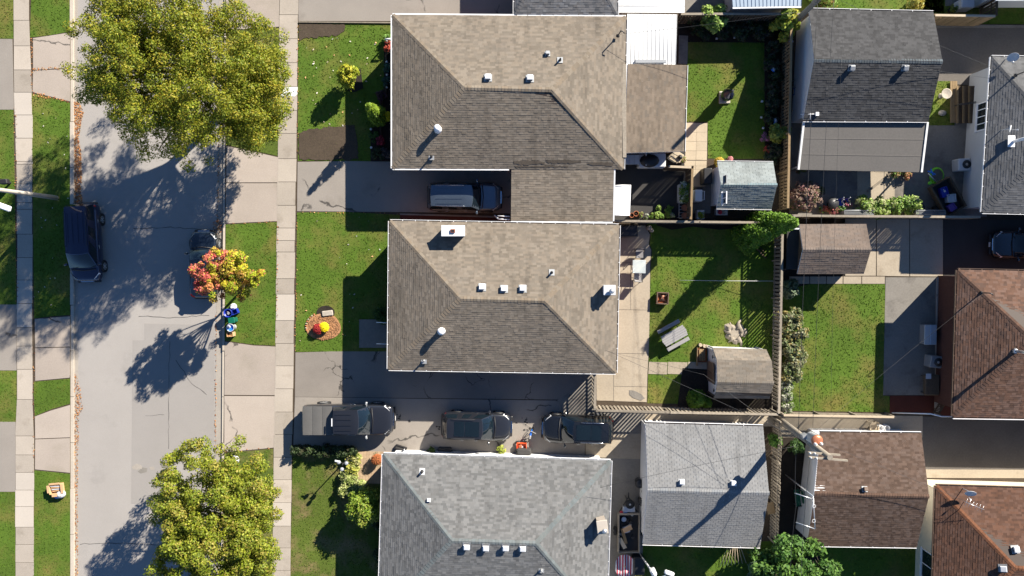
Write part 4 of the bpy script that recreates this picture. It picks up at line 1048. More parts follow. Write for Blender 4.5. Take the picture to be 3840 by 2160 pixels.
# barn-shaped shed with a gambrel roof
bs = thing('barn_shed', 'white barn shed with gambrel roof of beige shingles and brown doors', 'shed', P(2780, 1410, 0))
BE = palette((.165, .143, .118), .13, 7, .03)
z0, z1, z2 = 1.75, 2.35, 2.6
pts = [((2672, 1305), (2874, 1311), z0), ((2687, 1350), (2894, 1354), z1), ((2690, 1432), (2901, 1437), z2), ((2684, 1468), (2892, 1474), z1), ((2676, 1492), (2886, 1494), z0)]
ln = [(P(*a, z), P(*b, z)) for a, b, z in pts]
m = MB()
for (a, b), (c_, d_) in zip(ln, ln[1:]): m.add([a, b, d_, c_], [(3, 2, 1, 0), (0, 1, 2, 3)])
br = m.build('roof', 'gutter_dark', bs)
UPZ = Vector((0, 0, .02)); ns = []
for i in range(4):
    (a, b), (c_, d_) = (ln[i], ln[i + 1])
    if i < 2: ns.append(shingle_plane(br, b + UPZ, a + UPZ, c_ + UPZ, d_ + UPZ, BE, e=.15, bond=.42, gap=.004, singles=70))
    else: ns.append(shingle_plane(br, c_ + UPZ, d_ + UPZ, b + UPZ, a + UPZ, BE, e=.15, bond=.42, gap=.004, singles=70))
caps(br, ln[2][0] + UPZ, ln[2][1] + UPZ, ns[1], ns[2], BE, step=.12, w=.13)
for k in (0, 1):
    m = MB(); ax = (ln[2][1] - ln[2][0]).normalized() * (.12 if k == 0 else -.12)
    prof = [l[k] + ax - Vector((0, 0, .05)) for l in ln]; b0 = [Vector((prof[0].x, prof[0].y, -.1)), Vector((prof[-1].x, prof[-1].y, -.1))]
    vs = prof + [b0[1], b0[0]]; m.add(vs + [v + ax * .4 for v in vs], [tuple(range(7)), tuple(range(13, 6, -1))] + [(i, (i + 1) % 7, 7 + (i + 1) % 7, 7 + i) for i in range(7)]); m.build('gable_wall', 'siding_white', bs)
for k, (l, s_) in enumerate(((ln[0], 1), (ln[4], -1))):
    m = MB(); a, b = l; iy = Vector((0, -.08 * s_, 0)); m.prism([(v.x, v.y) for v in (a + iy, b + iy, b + iy * 2, a + iy * 2)], -.1, z0 - .04); m.build('wall', 'siding_white' if k == 0 else 'wood_dark', bs)
wv = Vector((-1, 0, 0)); f0 = Vector((ln[0][0].x + .09, ln[0][0].y, 0)); f1 = Vector((ln[4][0].x + .09, ln[4][0].y, 0)); dd = (f1 - f0).normalized()
for a, b in ((1.0, 1.65), (1.68, 2.33)):
    m = MB(); p = f0 + dd * (a + b) / 2 + wv * .03; m.box((p.x, p.y, .95), (b - a, .05, 1.7), math.atan2(dd.y, dd.x)); do = m.build('door', 'brown_metal', bs)
for k in (.6, 2.75):
    m = MB(); p = f0 + dd * k + wv * .02 + Vector((0, 0, 1.55)); m.lathe(p, [(.001, 0), (.11, .0), (.11, .03), (.001, .04)], 14, M=Matrix.Translation(p) @ wv.to_track_quat('Z', 'Y').to_matrix().to_4x4()); m.build('round_vent', 'dark_metal', bs)
# open shed with brown weathered shingles
cs = gable('tool_shed', 'weathered grey-brown shingled shed beside the tall cedar', [(2997, 842), (3249, 841), (3240, 1026), (2990, 1026)], 1.9, (3011, 936), (3267, 936), 2.6, palette((.14, .112, .095), .09, 7, .03), 'wood_dark', capcol=palette((.14, .115, .1), .1, 3), singles=80, cat='shed', bond=.45, gap=.005, e=.15, t=.016, gut=False)
ct = thing('lean_to_shelter', 'low dark tarp-covered shelter attached to the tool shed', 'shelter', P(2970, 930, 0))
q = [P(2952, 860, 1.5), P(2998, 862, 1.6), P(2996, 1010, 1.6), P(2948, 1010, 1.5)]; m = MB(); m.prism([(v.x, v.y) for v in q], 1.45, 1.5); m.build('cover', 'asphalt_dark', ct)
for v in q:
    m = MB(); m.tube([Vector((v.x, v.y, -.05)), Vector((v.x, v.y, 1.46))], .04, 6); m.build('post', 'wood_dark', ct)
m = MB(); m.box((q[0] + q[1]) / 2 + Vector((0, .05, -.02)), (.9, .1, .1)); m.build('edge_trim', 'white_metal', ct)
# ---------------------------------------------------------------- vehicles
plain('paint_navy', (0.019, 0.025, 0.062), 0.35, metal=0.5, coat=1.0)
plain('paint_black', (0.007, 0.008, 0.010), 0.25, coat=1.0, spec=0.5)
plain('paint_midnight', (0.006, 0.010, 0.018), 0.25, coat=1.0, spec=0.5)
plain('paint_charcoal', (0.013, 0.014, 0.018), 0.28, coat=1.0, spec=0.5)
plain('paint_silver', (0.10, 0.13, 0.17), 0.3, metal=0.7, coat=1.0)
plain('tonneau', (0.10, 0.097, 0.093), 0.55, v1=0.12)


def make_car(name, label, paint, loc, heading, kind='suv', L=4.6, W=1.86, H=1.68, wb=.22, rf=.06, rr=-.42, rb=-.48, belt=1.02, hood=1.0, nose=.82, trunk=None, roofw=.70, sun=False, rails=None, pano=False, bed=None, wheel=.34, trim='black_plastic', sidewin=3, plate=True):
    root = thing(name, label, 'car' if kind != 'pickup' else 'pickup truck', loc, heading)
    hw = W / 2; wbx, rfx, rrx, rbx = wb * L, rf * L, rr * L, rb * L; h2_ = L / 2
    tr = trunk if trunk else belt
    st = [(-h2_, .80, tr - .22, .42), (-h2_ + .07, .90, tr - .07, .34), (-h2_ + .28, .965, tr, .28), (-h2_ * .62, 1, tr + .01, .24), (rbx + .35, 1, max(tr, belt) + .0, .22), (0, 1, belt, .22), (wbx - .3, 1, belt, .22),
          (wbx + .12, .995, hood, .24), (h2_ * .72, .975, hood - .05, .26), (h2_ - .32, .93, nose + .04, .28), (h2_ - .12, .84, nose - .04, .3), (h2_ - .02, .70, nose - .18, .36)]
    if bed is not None: st = [(-h2_, .93, tr - .04, .55), (-h2_ + .04, .965, tr, .5), (-h2_ * .7, 1, tr, .42), (bed, 1, tr, .36), (bed + .12, 1, belt, .32), (0, 1, belt, .3), (wbx - .2, 1, belt, .3), (wbx + .12, .995, hood, .32), (h2_ * .74, .98, hood - .03, .36), (h2_ - .3, .95, nose + .06, .4), (h2_ - .1, .88, nose - .02, .42), (h2_ - .01, .76, nose - .14, .46)]
    st.sort(); m = MB(); ring = []
    for x, k, zt, zb in st:
        w = hw * k; half = [(w * .86, zb), (w * .97, zb + .14), (w, (zb + zt) / 2), (w * .985, zt - .14), (w * .93, zt - .025), (w * .80, zt + .012), (w * .4, zt + .035)]
        ring.append([(x, y, z) for y, z in half] + [(x, 0, zt + .042)] + [(x, -y, z) for y, z in reversed(half)])
    n = len(ring[0]); vs = [p for r_ in ring for p in r_]; fs = []
    for i in range(len(ring) - 1):
        fs += [(i * n + k, i * n + (k + 1) % n, (i + 1) * n + (k + 1) % n, (i + 1) * n + k) for k in range(n)]
    fs += [tuple(range(n - 1, -1, -1)), tuple(range((len(ring) - 1) * n, len(ring) * n))]
    m.add(vs, fs, 1, 0, True); body = m.build('body', paint, root, False)
    md = body.modifiers.new('smooth', 'SUBSURF'); md.levels = 1; md.render_levels = 1
    # cabin
    zb_, zr = belt - .02, H; wbm, wr = hw * .93, hw * roofw
    yb = wbm; f0, f1 = (wbx, -yb, hood - .02), (wbx, yb, hood - .02); t0, t1 = (rfx, -wr, zr - .05), (rfx, wr, zr - .05)
    b0, b1 = (rbx, -yb * .95, max(tr, zb_)), (rbx, yb * .95, max(tr, zb_)); u0, u1 = (rrx, -wr * .95, zr - .06), (rrx, wr * .95, zr - .06)
    m = MB(); m.patch(f0, f1, t1, t0, 8, 5, (.14, 0, .02)); m.patch(b1, b0, u0, u1, 8, 4, (-.07, 0, 0)); m.patch(b0, f0, t0, u0, 8, 4, (0, -.03, .0)); m.patch(f1, b1, u1, t1, 8, 4, (0, .03, .0))
    m.build('cabin', paint, root, False)
    m = MB(); vs = []; NX, NY = 10, 8
    for j in range(NY + 1):
        s_ = 2 * j / NY - 1; q_ = 1 - s_ * s_
        for i in range(NX + 1):
            t = i / NX; xa, xb = rrx - .0455 * q_, rfx + .091 * q_; e_ = 1 - (2 * t - 1) ** 2
            vs.append((xa + (xb - xa) * t, s_ * (wr * (.95 + .05 * t) + .0195 * e_), zr - .06 + .01 * t + q_ * (.013 + .046 * min(1, 2.2 * e_)) + .004))
    m.add(vs, [(j * (NX + 1) + i, j * (NX + 1) + i + 1, (j + 1) * (NX + 1) + i + 1, (j + 1) * (NX + 1) + i) for j in range(NY) for i in range(NX)], 1, 0, True); roof = m.build('roof', paint, root, False)
    V = Vector

    def pane(nm, a, b, c_, d_, ins=(.06, .08), bulge=(0, 0, 0), nu=6):
        a, b, c_, d_ = V(a), V(b), V(c_), V(d_); q = lambda u, t: (a * (1 - u) + b * u) * (1 - t) + (d_ * (1 - u) + c_ * u) * t
        m = MB(); m.patch(q(ins[0], ins[1]), q(1 - ins[0], ins[1]), q(1 - ins[0], 1 - ins[1]), q(ins[0], 1 - ins[1]), nu, 4, bulge, off=.012); return m.build(nm, 'glass_car', root, False)
    ws = pane('windshield', f0, f1, t1, t0, (.035, .05), (.145, 0, .02), 8)
    for k in (-.3, .25):
        m = MB(); m.tube([(wbx + .06, k * W, hood + .05), (wbx - .08, (k + .22) * W, hood + .13)], .012, 5); m.build('wiper', 'black_plastic', root, False)
    pane('rear_window', b1, b0, u0, u1, (.08, .14), (-.075, 0, 0))
    for s_ in (-1, 1):
        B_, F_ = (V(b0), V(f0)) if s_ < 0 else (V(b1), V(f1)); U_, T_ = (V(u0), V(t0)) if s_ < 0 else (V(u1), V(t1))
        cuts = [i / sidewin for i in range(sidewin + 1)]
        for i in range(sidewin):
            a_, c_ = cuts[i], cuts[i + 1]; lo0, lo1, hi1, hi0 = B_.lerp(F_, a_), B_.lerp(F_, c_), U_.lerp(T_, c_), U_.lerp(T_, a_)
            if s_ < 0: pane('side_window', lo0, lo1, hi1, hi0, (.05, .12), (0, -.03, 0), 3)
            else: pane('side_window', lo1, lo0, hi0, hi1, (.05, .12), (0, .03, 0), 3)
        # wheels, mirrors, lamps, handles
        for x in (L * .305, -L * .295):
            wl = MB(); T = Matrix.Translation((x, s_ * (hw - .09), wheel)) @ Matrix.Rotation(R(-90 * s_), 4, 'X')
            wl.lathe((0, 0, 0), [(wheel * .6, -.11), (wheel * .94, -.11), (wheel, -.07), (wheel, .07), (wheel * .94, .115), (wheel * .68, .12), (wheel * .64, .09)], 20, M=T); w_ = wl.build('wheel', 'rubber', root, False)
            rm = MB(); rm.lathe((0, 0, 0), [(.001, .085), (.05, .1), (.05, .11), (.001, .112)], 10, M=T)
            for k in range(6):
                rm.box((0, 0, 0), (wheel * .6, .05, .03), M=T @ Matrix.Rotation(k * math.pi / 3, 4, 'Z') @ Matrix.Translation((wheel * .34, 0, .095)))
            rm.lathe((0, 0, 0), [(wheel * .58, .06), (wheel * .66, .06), (wheel * .66, .118), (wheel * .60, .115)], 20, M=T, cap=False); rm.build('rim', 'galvanised', w_, False)
            ar = MB(); ar.lathe((0, 0, 0), [(wheel + .01, -.03), (wheel + .07, -.03), (wheel + .07, .103), (wheel + .01, .1)], 18, M=T, cap=False); ar.build('wheel_arch', trim, root, False)
        m = MB(); m.bbox((wbx - .22, s_ * (hw + .11), belt + .08), (.13, .2, .15), .03, R(-14) * s_); m.box((wbx - .2, s_ * (hw - .02), belt + .04), (.06, .16, .05)); m.build('mirror', paint if kind != 'pickup' else 'grey_metal', root, False)
        x0, x1 = h2_ - .10, h2_ - .52; zt = nose - .0
        m = MB(); m.patch((x0 - .02, s_ * hw * .55, zt - .12), (x1, s_ * hw * .962, zt - .06), (x1 - .06, s_ * hw * .90, zt + .10), (x0 - .1, s_ * hw * .55, zt + .035), 4, 2, (.05, .012 * s_, .02)); m.build('headlight', 'lamp_lens', root, False)
        m = MB(); m.patch((-h2_ + .0, s_ * hw * .62, tr - .16), (-h2_ + .25, s_ * hw * .985, tr - .16), (-h2_ + .27, s_ * hw * .94, tr + .012), (-h2_ + .05, s_ * hw * .62, tr - .0), 4, 2, (-.03, .01 * s_, .01)); m.build('tail_light', 'tail_lens', root, False)
        for x in (rfx - .35, rrx + .9):
            if x < rfx: m = MB(); m.tube([(x - .1, s_ * (hw + .012), belt - .16), (x, s_ * (hw + .03), belt - .15), (x + .1, s_ * (hw + .012), belt - .16)], .013, 5); m.build('door_handle', 'chrome', root, False)
        if rails:
            m = MB(); m.tube([(rrx + .25, s_ * (wr - .03), zr - .02), (rrx + .35, s_ * (wr - .03), zr + .05), (rfx - .5, s_ * (wr - .03), zr + .06), (rfx - .4, s_ * (wr - .03), zr - .0)], .018, 6); m.build('roof_rail', rails, root, False)
    m = MB()
    for k in range(3): m.box((h2_ - .04 + .012 * k, 0, nose - .12 - .08 * k), (.06, W * .42, .035))
    m.build('grille', 'chrome', root, False)
    m = MB(); m.bbox((h2_ - .03, 0, .42), (.16, W * .74, .16), .04); m.build('bumper', trim, root, False)
    m = MB(); m.bbox((-h2_ + .0, 0, .45), (.16, W * .78, .18), .04); m.build('bumper', trim, root, False)
    if plate:
        m = MB(); m.box((h2_ + .055, 0, .48), (.012, .3, .15)); m.build('licence_plate', 'white_metal', root, False)
    if pano:
        for a_, b_ in ((rrx + (rfx - rrx) * .20, rrx + (rfx - rrx) * .50), (rrx + (rfx - rrx) * .52, rrx + (rfx - rrx) * .94)):
            m = MB(); m.patch((a_, -wr * .72, zr + .008), (b_, -wr * .74, zr + .008), (b_, wr * .74, zr + .008), (a_, wr * .72, zr + .008), 4, 4, (0, 0, .012)); m.build('sunroof', 'glass_car', root, False)
    if not pano:
        m = MB()
        for k in (-.28, -.1, .1, .28): m.box(((rfx + rrx) / 2 - .1, k * W * .9, zr - .002 + .052 * (1 - (k * W * .9 / wr) ** 2) * .96), ((rfx - rrx) * .66, .02, .012))
        m.build('roof_ridge', paint, root, False)
    m = MB(); m.tube([(wbx + .12, -hw * .8, hood + .035), (wbx + .2, 0, hood + .06), (wbx + .12, hw * .8, hood + .035)], .035, 5); m.build('cowl', trim, root, False)
    if bed is not None:
        m = MB(); x0, x1 = -h2_ + .06, bed - .02; k = 3; hgt = tr + .045
        for i in range(k):
            a_ = x0 + (x1 - x0) * i / k; b_ = x0 + (x1 - x0) * (i + 1) / k
            m = MB(); m.patch((a_ + .006, -hw * .93, hgt), (b_ - .006, -hw * .93, hgt), (b_ - .006, hw * .93, hgt), (a_ + .006, hw * .93, hgt), 6, 3, (0, 0, .02)); m.patch((a_ + .006, hw * .93, hgt - .05), (b_ - .006, hw * .93, hgt - .05), (b_ - .006, hw * .93, hgt), (a_ + .006, hw * .93, hgt), 2, 1); m.patch((a_ + .006, -hw * .93, hgt - .05), (b_ - .006, -hw * .93, hgt - .05), (b_ - .006, -hw * .93, hgt), (a_ + .006, -hw * .93, hgt), 2, 1); m.build('tonneau_panel', 'tonneau', root, False)
        m = MB(); m.box((bed + .07, 0, H - .02), (.05, .5, .05)); m.build('brake_light', 'lamp_lens', root, False)
    return root


def G(px, py, z): v = P(px, py, z); return Vector((v.x, v.y, 0))


v = G(342, 910, .9); v.x = P(338, 910, 0).x; v.z = -.13
make_car('minivan', 'dark navy minivan parked half on the grass verge', 'paint_navy', v, R(-88), 'van', 5.1, 1.98, 1.76, wb=.315, rf=.13, rr=-.445, rb=-.487, belt=1.06, hood=1.04, nose=.84, roofw=.73, rails='black_plastic')
v = P(777, 991, 0); v.z = -.13
make_car('sedan', 'black sedan half hidden under the red and yellow maple', 'paint_midnight', v, R(90), 'sedan', 4.4, 1.8, 1.44, wb=.21, rf=.06, rr=-.20, rb=-.36, belt=.93, hood=.90, nose=.74, trunk=.98, roofw=.66, sidewin=2)
make_car('estate_suv', 'silver-blue suv parked in the shade before the carport', 'paint_silver', G(1742, 738, .95), R(-.5), 'suv', 4.75, 1.86, 1.74, wb=.215, rf=.10, rr=-.435, rb=-.485, belt=1.08, hood=1.06, nose=.88, roofw=.74, rails='chrome')
make_car('pickup_truck', 'charcoal pickup truck with grey bed cover beside the hedge', 'paint_charcoal', G(1306, 1574, 1.05), R(-.3), 'pickup', 5.85, 2.0, 1.92, wb=.245, rf=.125, rr=-.135, rb=-.15, belt=1.22, hood=1.2, nose=1.06, trunk=1.36, roofw=.78, bed=-.16 * 5.85, wheel=.39, sidewin=2)
make_car('suv', 'black suv with glass roof between the pickup and the child bicycle', 'paint_charcoal', G(1788, 1600, .85), R(-1.5), 'suv', 4.55, 1.84, 1.66, wb=.225, rf=.07, rr=-.41, rb=-.475, belt=1.02, hood=1.0, nose=.82, pano=True, rails='dark_metal', roofw=.71)
make_car('suv', 'black suv with glass roof nose-on to the child bicycle by the fence', 'paint_black', G(2166, 1611, .85), R(178.3), 'suv', 4.62, 1.9, 1.7, wb=.225, rf=.06, rr=-.41, rb=-.475, belt=1.02, hood=1.0, nose=.82, pano=True, rails='chrome', roofw=.71)
v = P(3718, 917, .6); make_car('hatchback', 'dark car with silver grille by the red-brown bungalow', 'paint_midnight', (v.x + 2.2, v.y, 0), R(180), 'suv', 4.4, 1.8, 1.55, wb=.21, rf=.05, rr=-.38, rb=-.46, belt=.95, hood=.92, nose=.76, roofw=.68)
# ---------------------------------------------------------------- trees and plants
def limb(m, a, b, r0, r1, bend=.3, n=5):
    pts = []; d = b - a; off = Vector((rnd.uniform(-1, 1), rnd.uniform(-1, 1), rnd.uniform(-.3, .6))) * bend * d.length * .25
    for i in range(n + 1):
        t = i / n; pts.append(a + d * t + off * math.sin(math.pi * t))
    m.tube(pts, [r0 + (r1 - r0) * i / n for i in range(n + 1)], 7); return pts


def blob(dirv, seed):
    x, y, z = dirv; return 1 + .13 * math.sin(3.1 * x + seed) + .12 * math.sin(4.3 * y + 2 * seed) + .10 * math.sin(5.2 * z + x * 4 + 3 * seed)


def tree(name, label, base, cc, cz, ax, nleaf, size, pal, clumps=200, cr=(.45, .9), trunk_r=.28, seed=1.0, ccolf=None, cat='tree', group=None, hollow=.35, cut=None, up=.5, branches=26, zshift=0, own=.55, lobes=()):
    b = P(*base, 0); c_ = P(*cc, cz); root = thing(name, label, cat, b, 0, group); cen = []; rad = []
    while len(cen) < clumps:
        c0_, ax_ = c_, ax
        if lobes and rnd.random() < .42: lp, ax_ = rnd.choice(lobes); c0_ = P(*lp)
        d = Vector((rnd.gauss(0, 1), rnd.gauss(0, 1), rnd.gauss(.35, 1))).normalized(); r_ = (hollow + (1 - hollow) * rnd.random() ** .6) * blob(d, seed)
        p = Vector((d.x * ax_[0] * r_, d.y * ax_[1] * r_, d.z * ax_[2] * r_))
        if d.z < -.55: continue
        p = c0_ + p
        if cut and cut(p): continue
        cen.append(p); rad.append(rnd.uniform(*cr))
    m = MB(); mid = b.lerp(c_, .55); mid.x = b.x * .7 + c_.x * .3; mid.y = b.y * .7 + c_.y * .3
    m.tube([b + Vector((0, 0, -.1)), b + Vector((0, 0, .25)), b.lerp(mid, .6), mid], [trunk_r * 1.5, trunk_r * 1.1, trunk_r * .9, trunk_r * .75], 10)
    for k in range(branches):
        t = cen[rnd.randrange(len(cen))]; pts = limb(m, mid - Vector((0, 0, rnd.uniform(0, .3) * mid.z * .4)), t, trunk_r * rnd.uniform(.3, .5), .02)
        for j in range(3):
            q = pts[rnd.randrange(2, 5)]; near = min((cen[rnd.randrange(len(cen))] for _ in range(12)), key=lambda w: (w - q).length); limb(m, q, near, trunk_r * .16, .012)
    m.build('trunk', 'bark', root)
    cols = [ccolf(p - c_) for p in cen] if ccolf else None
    leaves('crown', cen, rad, nleaf, size, pal, root, ccol=cols, up=up, own=own)
    return root


OL = [(.19, .215, .012), (.24, .24, .014), (.135, .175, .010), (.31, .265, .022), (.16, .20, .011)]
tree('street_tree', 'large yellow-green street tree spreading over the road', (925, 330), (650, 215), 7.2, (6.1, 5.9, 3.6), 175000, .060, OL, 980, (.3, .62), .34, 1.3, hollow=.1, own=.35, lobes=(((900, 425, 6.0), (2.7, 2.5, 2.2)), ((960, 250, 6.3), (2.2, 3.0, 2.2)), ((480, 340, 7.0), (2.6, 2.2, 2.0)), ((680, 430, 6.4), (2.6, 2.0, 2.0)), ((440, 60, 7.5), (2.4, 2.6, 2.0)), ((985, 340, 3.9), (1.9, 2.4, 1.3)), ((935, 470, 4.3), (1.8, 1.5, 1.2))), cut=lambda p: p.x < P(225, 0, p.z).x)
MP = [(.195, .235, .014), (.245, .265, .018), (.14, .185, .012), (.28, .24, .04), (.165, .20, .02)]
tree('street_tree', 'broad yellow-green maple on the boulevard by the grey bungalow', (948, 1880), (815, 1975), 5.0, (4.4, 4.6, 2.6), 95000, .072, MP, 380, (.32, .58), .24, 2.1, hollow=.25, own=.4)


def mapcol(p):
    k = p.x * -1.0 + rnd.uniform(-.9, .9)
    if k > .9: return rnd.choice([(.52, .10, .09), (.55, .16, .12), (.45, .08, .07)])
    if k > .2: return rnd.choice([(.55, .22, .08), (.52, .14, .09), (.5, .36, .05)])
    return rnd.choice([(.40, .40, .02), (.32, .36, .018), (.50, .42, .03), (.48, .28, .05), (.24, .31, .015)])


tree('maple_tree', 'small maple with red and yellow autumn leaves over the black sedan', (955, 1040), (858, 1032), 4.1, (2.05, 2.0, 1.8), 20000, .07, [(.40, .34, .035), (.26, .29, .022), (.45, .2, .06), (.36, .11, .06), (.25, .16, .05)], 130, (.2, .36), .09, 3.3, mapcol, hollow=.1, branches=18, own=.74)
GR = [(.055, .13, .02), (.075, .16, .025), (.04, .10, .018), (.10, .19, .03)]
tree('garden_tree', 'round green leafy tree at the end of the alley', (2950, 2090), (2985, 2140), 3.0, (2.3, 2.3, 1.6), 13000, .12, GR, 90, (.35, .6), .12, 4.0, hollow=.5)


def shrub(name, label, px, py, r, h, n, size, pal, group=None, cat='shrub', clumps=26, cr=.3, mat_='leaf', stem=True, own=.55, z0=0.0):
    b = G(px, py, 0); b.z = z0; root = thing(name, label, cat, b, 0, group); cen = []
    for k in range(clumps):
        d = Vector((rnd.gauss(0, 1), rnd.gauss(0, 1), abs(rnd.gauss(0, 1)))).normalized(); t = .45 + .55 * rnd.random() ** .5
        cen.append(b + Vector((d.x * r * t, d.y * r * t, h * .42 + d.z * h * .5 * t)))
    m = MB()
    for k in range(7): limb(m, b + Vector((0, 0, -.02)), cen[k % len(cen)], .025 + r * .01, .008, .4, 4)
    m.build('stems', 'bark', root); leaves('foliage', cen, [cr * rnd.uniform(.7, 1.2) for _ in cen], n, size, pal, root, mat_=mat_, own=own)
    return root


def cedar(name, label, px, py, r, h, n, pal, lobes=1, group=None, z0=0.0, flat=.12):
    b = G(px, py, 0); root = thing(name, label, 'cedar', b, 0, group); cen = []; rad = []
    for k in range(int(60 + 50 * h)):
        t = rnd.random() ** 1.25; a = rnd.uniform(0, 6.28); prof = (1 - t) ** .75 * .95 + .06
        lob = 1 + (.18 * math.sin(a * lobes + 4 * t) if lobes > 1 else 0)
        cen.append(b + Vector((math.cos(a) * r * prof * lob * .8, math.sin(a) * r * prof * lob * .8, .08 + t * (h - .15)))); rad.append(r * (.18 + .16 * prof))
    m = MB(); m.tube([b - Vector((0, 0, .05)), b + Vector((0, 0, h * .8))], [.08, .015], 7); m.build('trunk', 'bark', root)
    leaves('foliage', cen, rad, n, .06 + .012 * r, pal, root, up=.9); return root


CE = [(.10, .20, .012), (.14, .26, .014), (.075, .15, .010)]
cedar('cedar', 'tallest bright green cedar at the corner of the wooden fences', 2850, 852, 1.0, 6.3, 11000, CE, 3)
cedar('cedar', 'shorter bright green cedar leaning against the tallest one', 2798, 890, .95, 4.4, 8500, CE, 3)
cedar('cedar', 'slender cedar standing in the front bed of the tan bungalow with carport', 1422, 440, .62, 3.9, 5500, [(.17, .26, .014), (.22, .30, .018), (.12, .2, .012)])
cedar('cedar', 'small bright green cedar before the barn shed doors', 2605, 1492, .62, 1.7, 3600, CE, 3)
cedar('cedar', 'tiny bright green cedar close to the barn shed wall', 2645, 1508, .34, 1.2, 1500, CE, 2)
YL = [(.33, .35, .02), (.26, .31, .018), (.40, .37, .03)]
shrub('ornamental_tree', 'bright yellow-green young shrub on the front lawn with bare soil', 1322, 300, .62, 2.2, 2600, .085, YL, clumps=34, cr=.26)
slab('soil_patch', [(1300, 280), (1352, 258), (1362, 330), (1330, 345), (1300, 338)], 'garden_soil', 0.036)
shrub('round_shrub', 'dark green clipped round shrub beside the front steps', 1438, 1180, .52, 1.0, 3000, .05, [(.03, .08, .012), (.04, .1, .015)], clumps=40, cr=.22)
# hedge along the drive of the south bungalow
hd = thing('hedge', 'dark clipped hedge between the charcoal pickup and the lamp post lawn', 'hedge', G(1222, 1688, 0)); cen = []; rad = []
for k in range(110):
    t = rnd.random(); p = P(1105 + 235 * t, 1682 + 4 * t + rnd.uniform(-14, 14), 0); cen.append(Vector((p.x, p.y, rnd.uniform(.15, .72)))); rad.append(rnd.uniform(.14, .24))
leaves('foliage', cen, rad, 9000, .06, [(.03, .055, .015), (.045, .075, .02), (.06, .06, .03), (.02, .04, .012)], hd)
m = MB()
for k in range(16): p = P(1112 + 14.5 * k, 1685, 0); m.tube([Vector((p.x, p.y, -.05)), Vector((p.x + .05, p.y, .5))], .02, 5)
m.build('stems', 'bark', hd)
# variegated shrubs beside the brick path
VG = [(.38, .37, .06), (.3, .32, .06), (.2, .26, .04), (.42, .4, .16)]
for i, (px, py, lab) in enumerate(((1330, 1716, 'yellow variegated shrub at the hedge end by the brick path'), (1322, 1750, 'yellow-green leafy shrub along the middle of the brick path'), (1312, 1785, 'pale leafy shrub at the end of the brick path'), (1300, 1825, 'cream variegated shrub touching the big round bush'), (1352, 1820, 'cream variegated shrub below the brick path'))):
    shrub('leafy_shrub', lab, px, py, .42 + .05 * (i > 1), .7, 1700, .075, VG if i < 2 else [(.3, .34, .1), (.23, .3, .07), (.4, .42, .18)], clumps=22, cr=.22)
shrub('round_bush', 'large rounded glossy green bush before the grey bungalow', 1382, 1878, 1.05, 2.6, 8500, .085, [(.16, .24, .02), (.22, .30, .03), (.10, .17, .015), (.30, .33, .06)], clumps=90, cr=.36)
shrub('low_shrub', 'dark low shrub between the round bush and the grey bungalow', 1430, 1950, .5, .8, 1500, .06, [(.03, .06, .02)], clumps=20, cr=.25)
shrub('low_shrub', 'dark low shrub against the grey bungalow front wall', 1432, 2080, .5, .8, 1500, .06, [(.03, .06, .02)], clumps=20, cr=.25)
# potted and bedded flowers
def mum(label, px, py, r, col, z0=0.0, name='chrysanthemum', pot=False):
    b = G(px, py, 0); b.z = z0; root = thing(name, label, 'flowers', b); m = MB()
    if pot: m.lathe(b, [(.12, 0), (.17, .2), (.19, .22), (.17, .2)], 14); m.build('pot', 'terracotta', root)
    cen = [b + Vector((rnd.gauss(0, .42) * r, rnd.gauss(0, .42) * r, .12 + (.2 if pot else 0) + r * .7 * rnd.uniform(.5, 1))) for _ in range(26)]
    leaves('leaf_mass', cen, r * .35, 300, .05, [(.05, .1, .02)], root); leaves('blooms', [b + Vector((0, 0, .16 + (.2 if pot else 0) + r * .3))], r * 1.05, 2600, .03, [col, scaled(col, .8), scaled(col, 1.15)], root, mat_='flower', up=1.0, shell=.86, squash=.85)
    return root


mum('round yellow chrysanthemum in the oval mulch bed', 1219, 1226, .3, (.85, .68, .01)); mum('round dark red chrysanthemum in the oval mulch bed', 1196, 1232, .32, (.32, .025, .025))
mum('yellow chrysanthemum glowing in the shaded front bed', 1454, 440, .3, (.75, .62, .02), .034); mum('rust-orange chrysanthemum pot at the corner of the grey bungalow', 1418, 1716, .34, (.42, .14, .05), .03, pot=True)
mum('yellow-orange potted plant at the corner of the pale green shed', 2690, 612, .3, (.6, .42, .06), .03, 'potted_plant', True)
# front bed of the north house
for px, py, lab, colr, rr in ((1462, 178, 'orange-red flowers beside the white porch rail', (.5, .1, .06), .35), (1455, 155, 'leafy green plant under the white porch rail', (.12, .22, .04), .3), (1458, 260, 'blue-green low plant between two white garden lights', (.05, .12, .09), .3), (1456, 310, 'blue-green low plant beside the purple-leaved small shrub', (.04, .1, .08), .3),
                          (1436, 364, 'purple-leaved small shrub by the timber edge', (.08, .035, .05), .35), (1405, 515, 'spiky green plant near the solar lights by the drive', (.05, .11, .02), .35), (1425, 530, 'red flowering low plant near the solar lights by the drive', (.3, .03, .05), .25), (1420, 580, 'dark leafy plant at the driveway corner', (.04, .06, .02), .4), (1450, 575, 'grey leafy plant at the driveway corner', (.07, .06, .06), .35)):
    shrub('bedding_plant', lab, px, py, rr, .45, 500, .06, [colr, scaled(colr, .7), scaled(colr, 1.3)], cat='plant', clumps=12, cr=.16, z0=.034)
